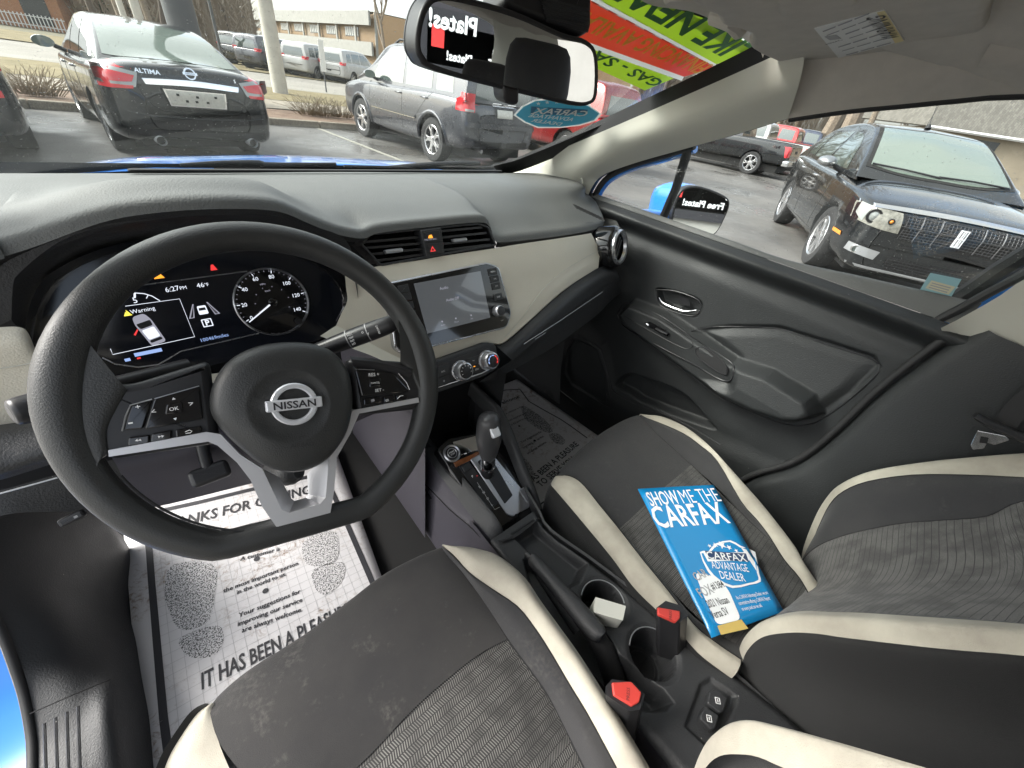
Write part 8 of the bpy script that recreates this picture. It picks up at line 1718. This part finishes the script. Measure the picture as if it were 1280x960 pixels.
b_ = MB(); f_ = Fr(base_of(a_)+nb*.45, dd_, (0, 0, 1)); b_.box(f_, 2.2, 4.2, 1.9, 2.6, -.05*sg_, .02*sg_, 'window_dark'); b_.build('window', sb, offs=False, flat=True)
# showroom behind the car: seen only in the mirrors
mat('sign_black', (.02, .02, .025), .4); mat('sign_red', (.55, .03, .03), .4); mat('sign_white', (.62, .64, .66), .5)
sh = empty('showroom', (2.0, -9, 0), label='dealer building behind with black payment plan sign, seen only in the mirrors', cat_='building')
b_ = MB(); f_ = Fr((-6, -8.5, 0), (-1, 0, 0), (0, 0, 1)); f_ = Fr((9, -8.5, 0), (-1, 0, 0), (0, 0, 1))
b_.box(f_, -8, 18, 0, 4.4, -6, 0, 'render_white'); b_.build('wall', sh, offs=False, flat=True)
b_ = MB(); 
def bounce(fr, px, py, yy):
    p = fr.p(*fr.px(px, py)); d = ray(px, py); d = d/np.linalg.norm(d); r = d-2*(d@fr.n)*fr.n; q = p+r*((yy-p[1])/r[1]); return q+np.array((0, 0, H))
for fr, c0, c1, tops, hsz in ((RF, (600, 47), (530, 30), ('Free', 'Plates!'), 1.15), (MF, (903, 262), (852, 256), ('Free Plates!',), .7)):
    q0, q1 = bounce(fr, *c0, -8.4), bounce(fr, *c1, -8.4); print('sign', q0, q1); w_ = abs(q0[0]-q1[0]); txt = tops[-1]; vs_, _f = textmesh(txt, .03); w0_ = max(v[0] for v in vs_)-min(v[0] for v in vs_)
    sz = w_/w0_*(.85 if fr is RF else 1); b_.box(f_, 9-(q0[0]+q1[0])/2-sz*4.2, 9-(q0[0]+q1[0])/2+sz*4.2, max(.2, (q0[2]+q1[2])/2-sz*1.5), (q0[2]+q1[2])/2+sz*2.6, 0, .08, 'sign_black'); b_.box(f_, 9-(q0[0]+q1[0])/2+sz*2.6, 9-(q0[0]+q1[0])/2+sz*3.8, (q0[2]+q1[2])/2+sz*.8, (q0[2]+q1[2])/2+sz*2.4, .081, .086, 'sign_red'); cx_ = 9-(q0[0]+q1[0])/2; zc_ = (q0[2]+q1[2])/2
    b_.text(f_, txt, sz, cx_, zc_, .1, 'sign_white', 0, 1, .03); b_.text(f_, 'Down Payment Plans', sz*.9, cx_-1, zc_+sz*1.05, .1, 'sign_white', 0, .8, .03)
b_.build('sign', sh, offs=False, flat=True)
# ---------------------------------------------------------------- light
w = bpy.data.worlds.new('World'); S.world = w; w.use_nodes = True; t = w.node_tree; bg = t.nodes['Background']
sk = t.nodes.new('ShaderNodeTexSky'); sk.sky_type = 'NISHITA'; sk.sun_disc = False
SE, SR = math.radians(38), math.radians(312)
sk.sun_elevation = SE; sk.sun_rotation = SR; sk.air_density = 1.2; sk.dust_density = 4; sk.ozone_density = 1
tc = t.nodes.new('ShaderNodeTexCoord'); mp = t.nodes.new('ShaderNodeMapping'); mp.inputs['Scale'].default_value = (1, 1, 3); cn_ = t.nodes.new('ShaderNodeTexNoise'); cn_.inputs['Scale'].default_value = 2.2; cn_.inputs['Detail'].default_value = 6
t.links.new(tc.outputs['Generated'], mp.inputs[0]); t.links.new(mp.outputs[0], cn_.inputs['Vector'])
bw = t.nodes.new('ShaderNodeRGBToBW'); t.links.new(sk.outputs[0], bw.inputs[0]); cm = t.nodes.new('ShaderNodeCombineColor')
for i_, k_ in enumerate((.98, 1.0, 1.0)):
    mm_ = t.nodes.new('ShaderNodeMath'); mm_.operation = 'MULTIPLY_ADD'; mm_.inputs[1].default_value = k_*.9; mm_.inputs[2].default_value = .9*k_; t.links.new(bw.outputs[0], mm_.inputs[0]); t.links.new(mm_.outputs[0], cm.inputs[i_])
rg = t.nodes.new('ShaderNodeMapRange'); rg.inputs[1].default_value = .40; rg.inputs[2].default_value = .55; rg.inputs[3].default_value = .45; rg.inputs[4].default_value = 1; t.links.new(cn_.outputs['Fac'], rg.inputs[0])
mx = t.nodes.new('ShaderNodeMix'); mx.data_type = 'RGBA'; t.links.new(rg.outputs[0], mx.inputs['Factor']); t.links.new(sk.outputs[0], mx.inputs[6]); t.links.new(cm.outputs[0], mx.inputs[7])
t.links.new(mx.outputs[2], bg.inputs[0]); bg.inputs[1].default_value = .15
ld = bpy.data.lights.new('sun', 'SUN'); ld.energy = 1.5; ld.angle = math.radians(25); ld.color = (1, .96, .9)
lo_ = bpy.data.objects.new('sun', ld); COL.objects.link(lo_)
sd = Vector((math.sin(SR)*math.cos(SE), math.cos(SR)*math.cos(SE), math.sin(SE)))
lo_.rotation_euler = sd.to_track_quat('Z', 'Y').to_euler()
S.view_settings.view_transform = 'Standard'; S.view_settings.look = 'None'; S.view_settings.exposure = 1.8; S.view_settings.gamma = 1
S.render.engine = 'CYCLES'; S.cycles.max_bounces = 10; S.cycles.diffuse_bounces = 6; S.cycles.transparent_max_bounces = 16; S.cycles.use_denoising = True
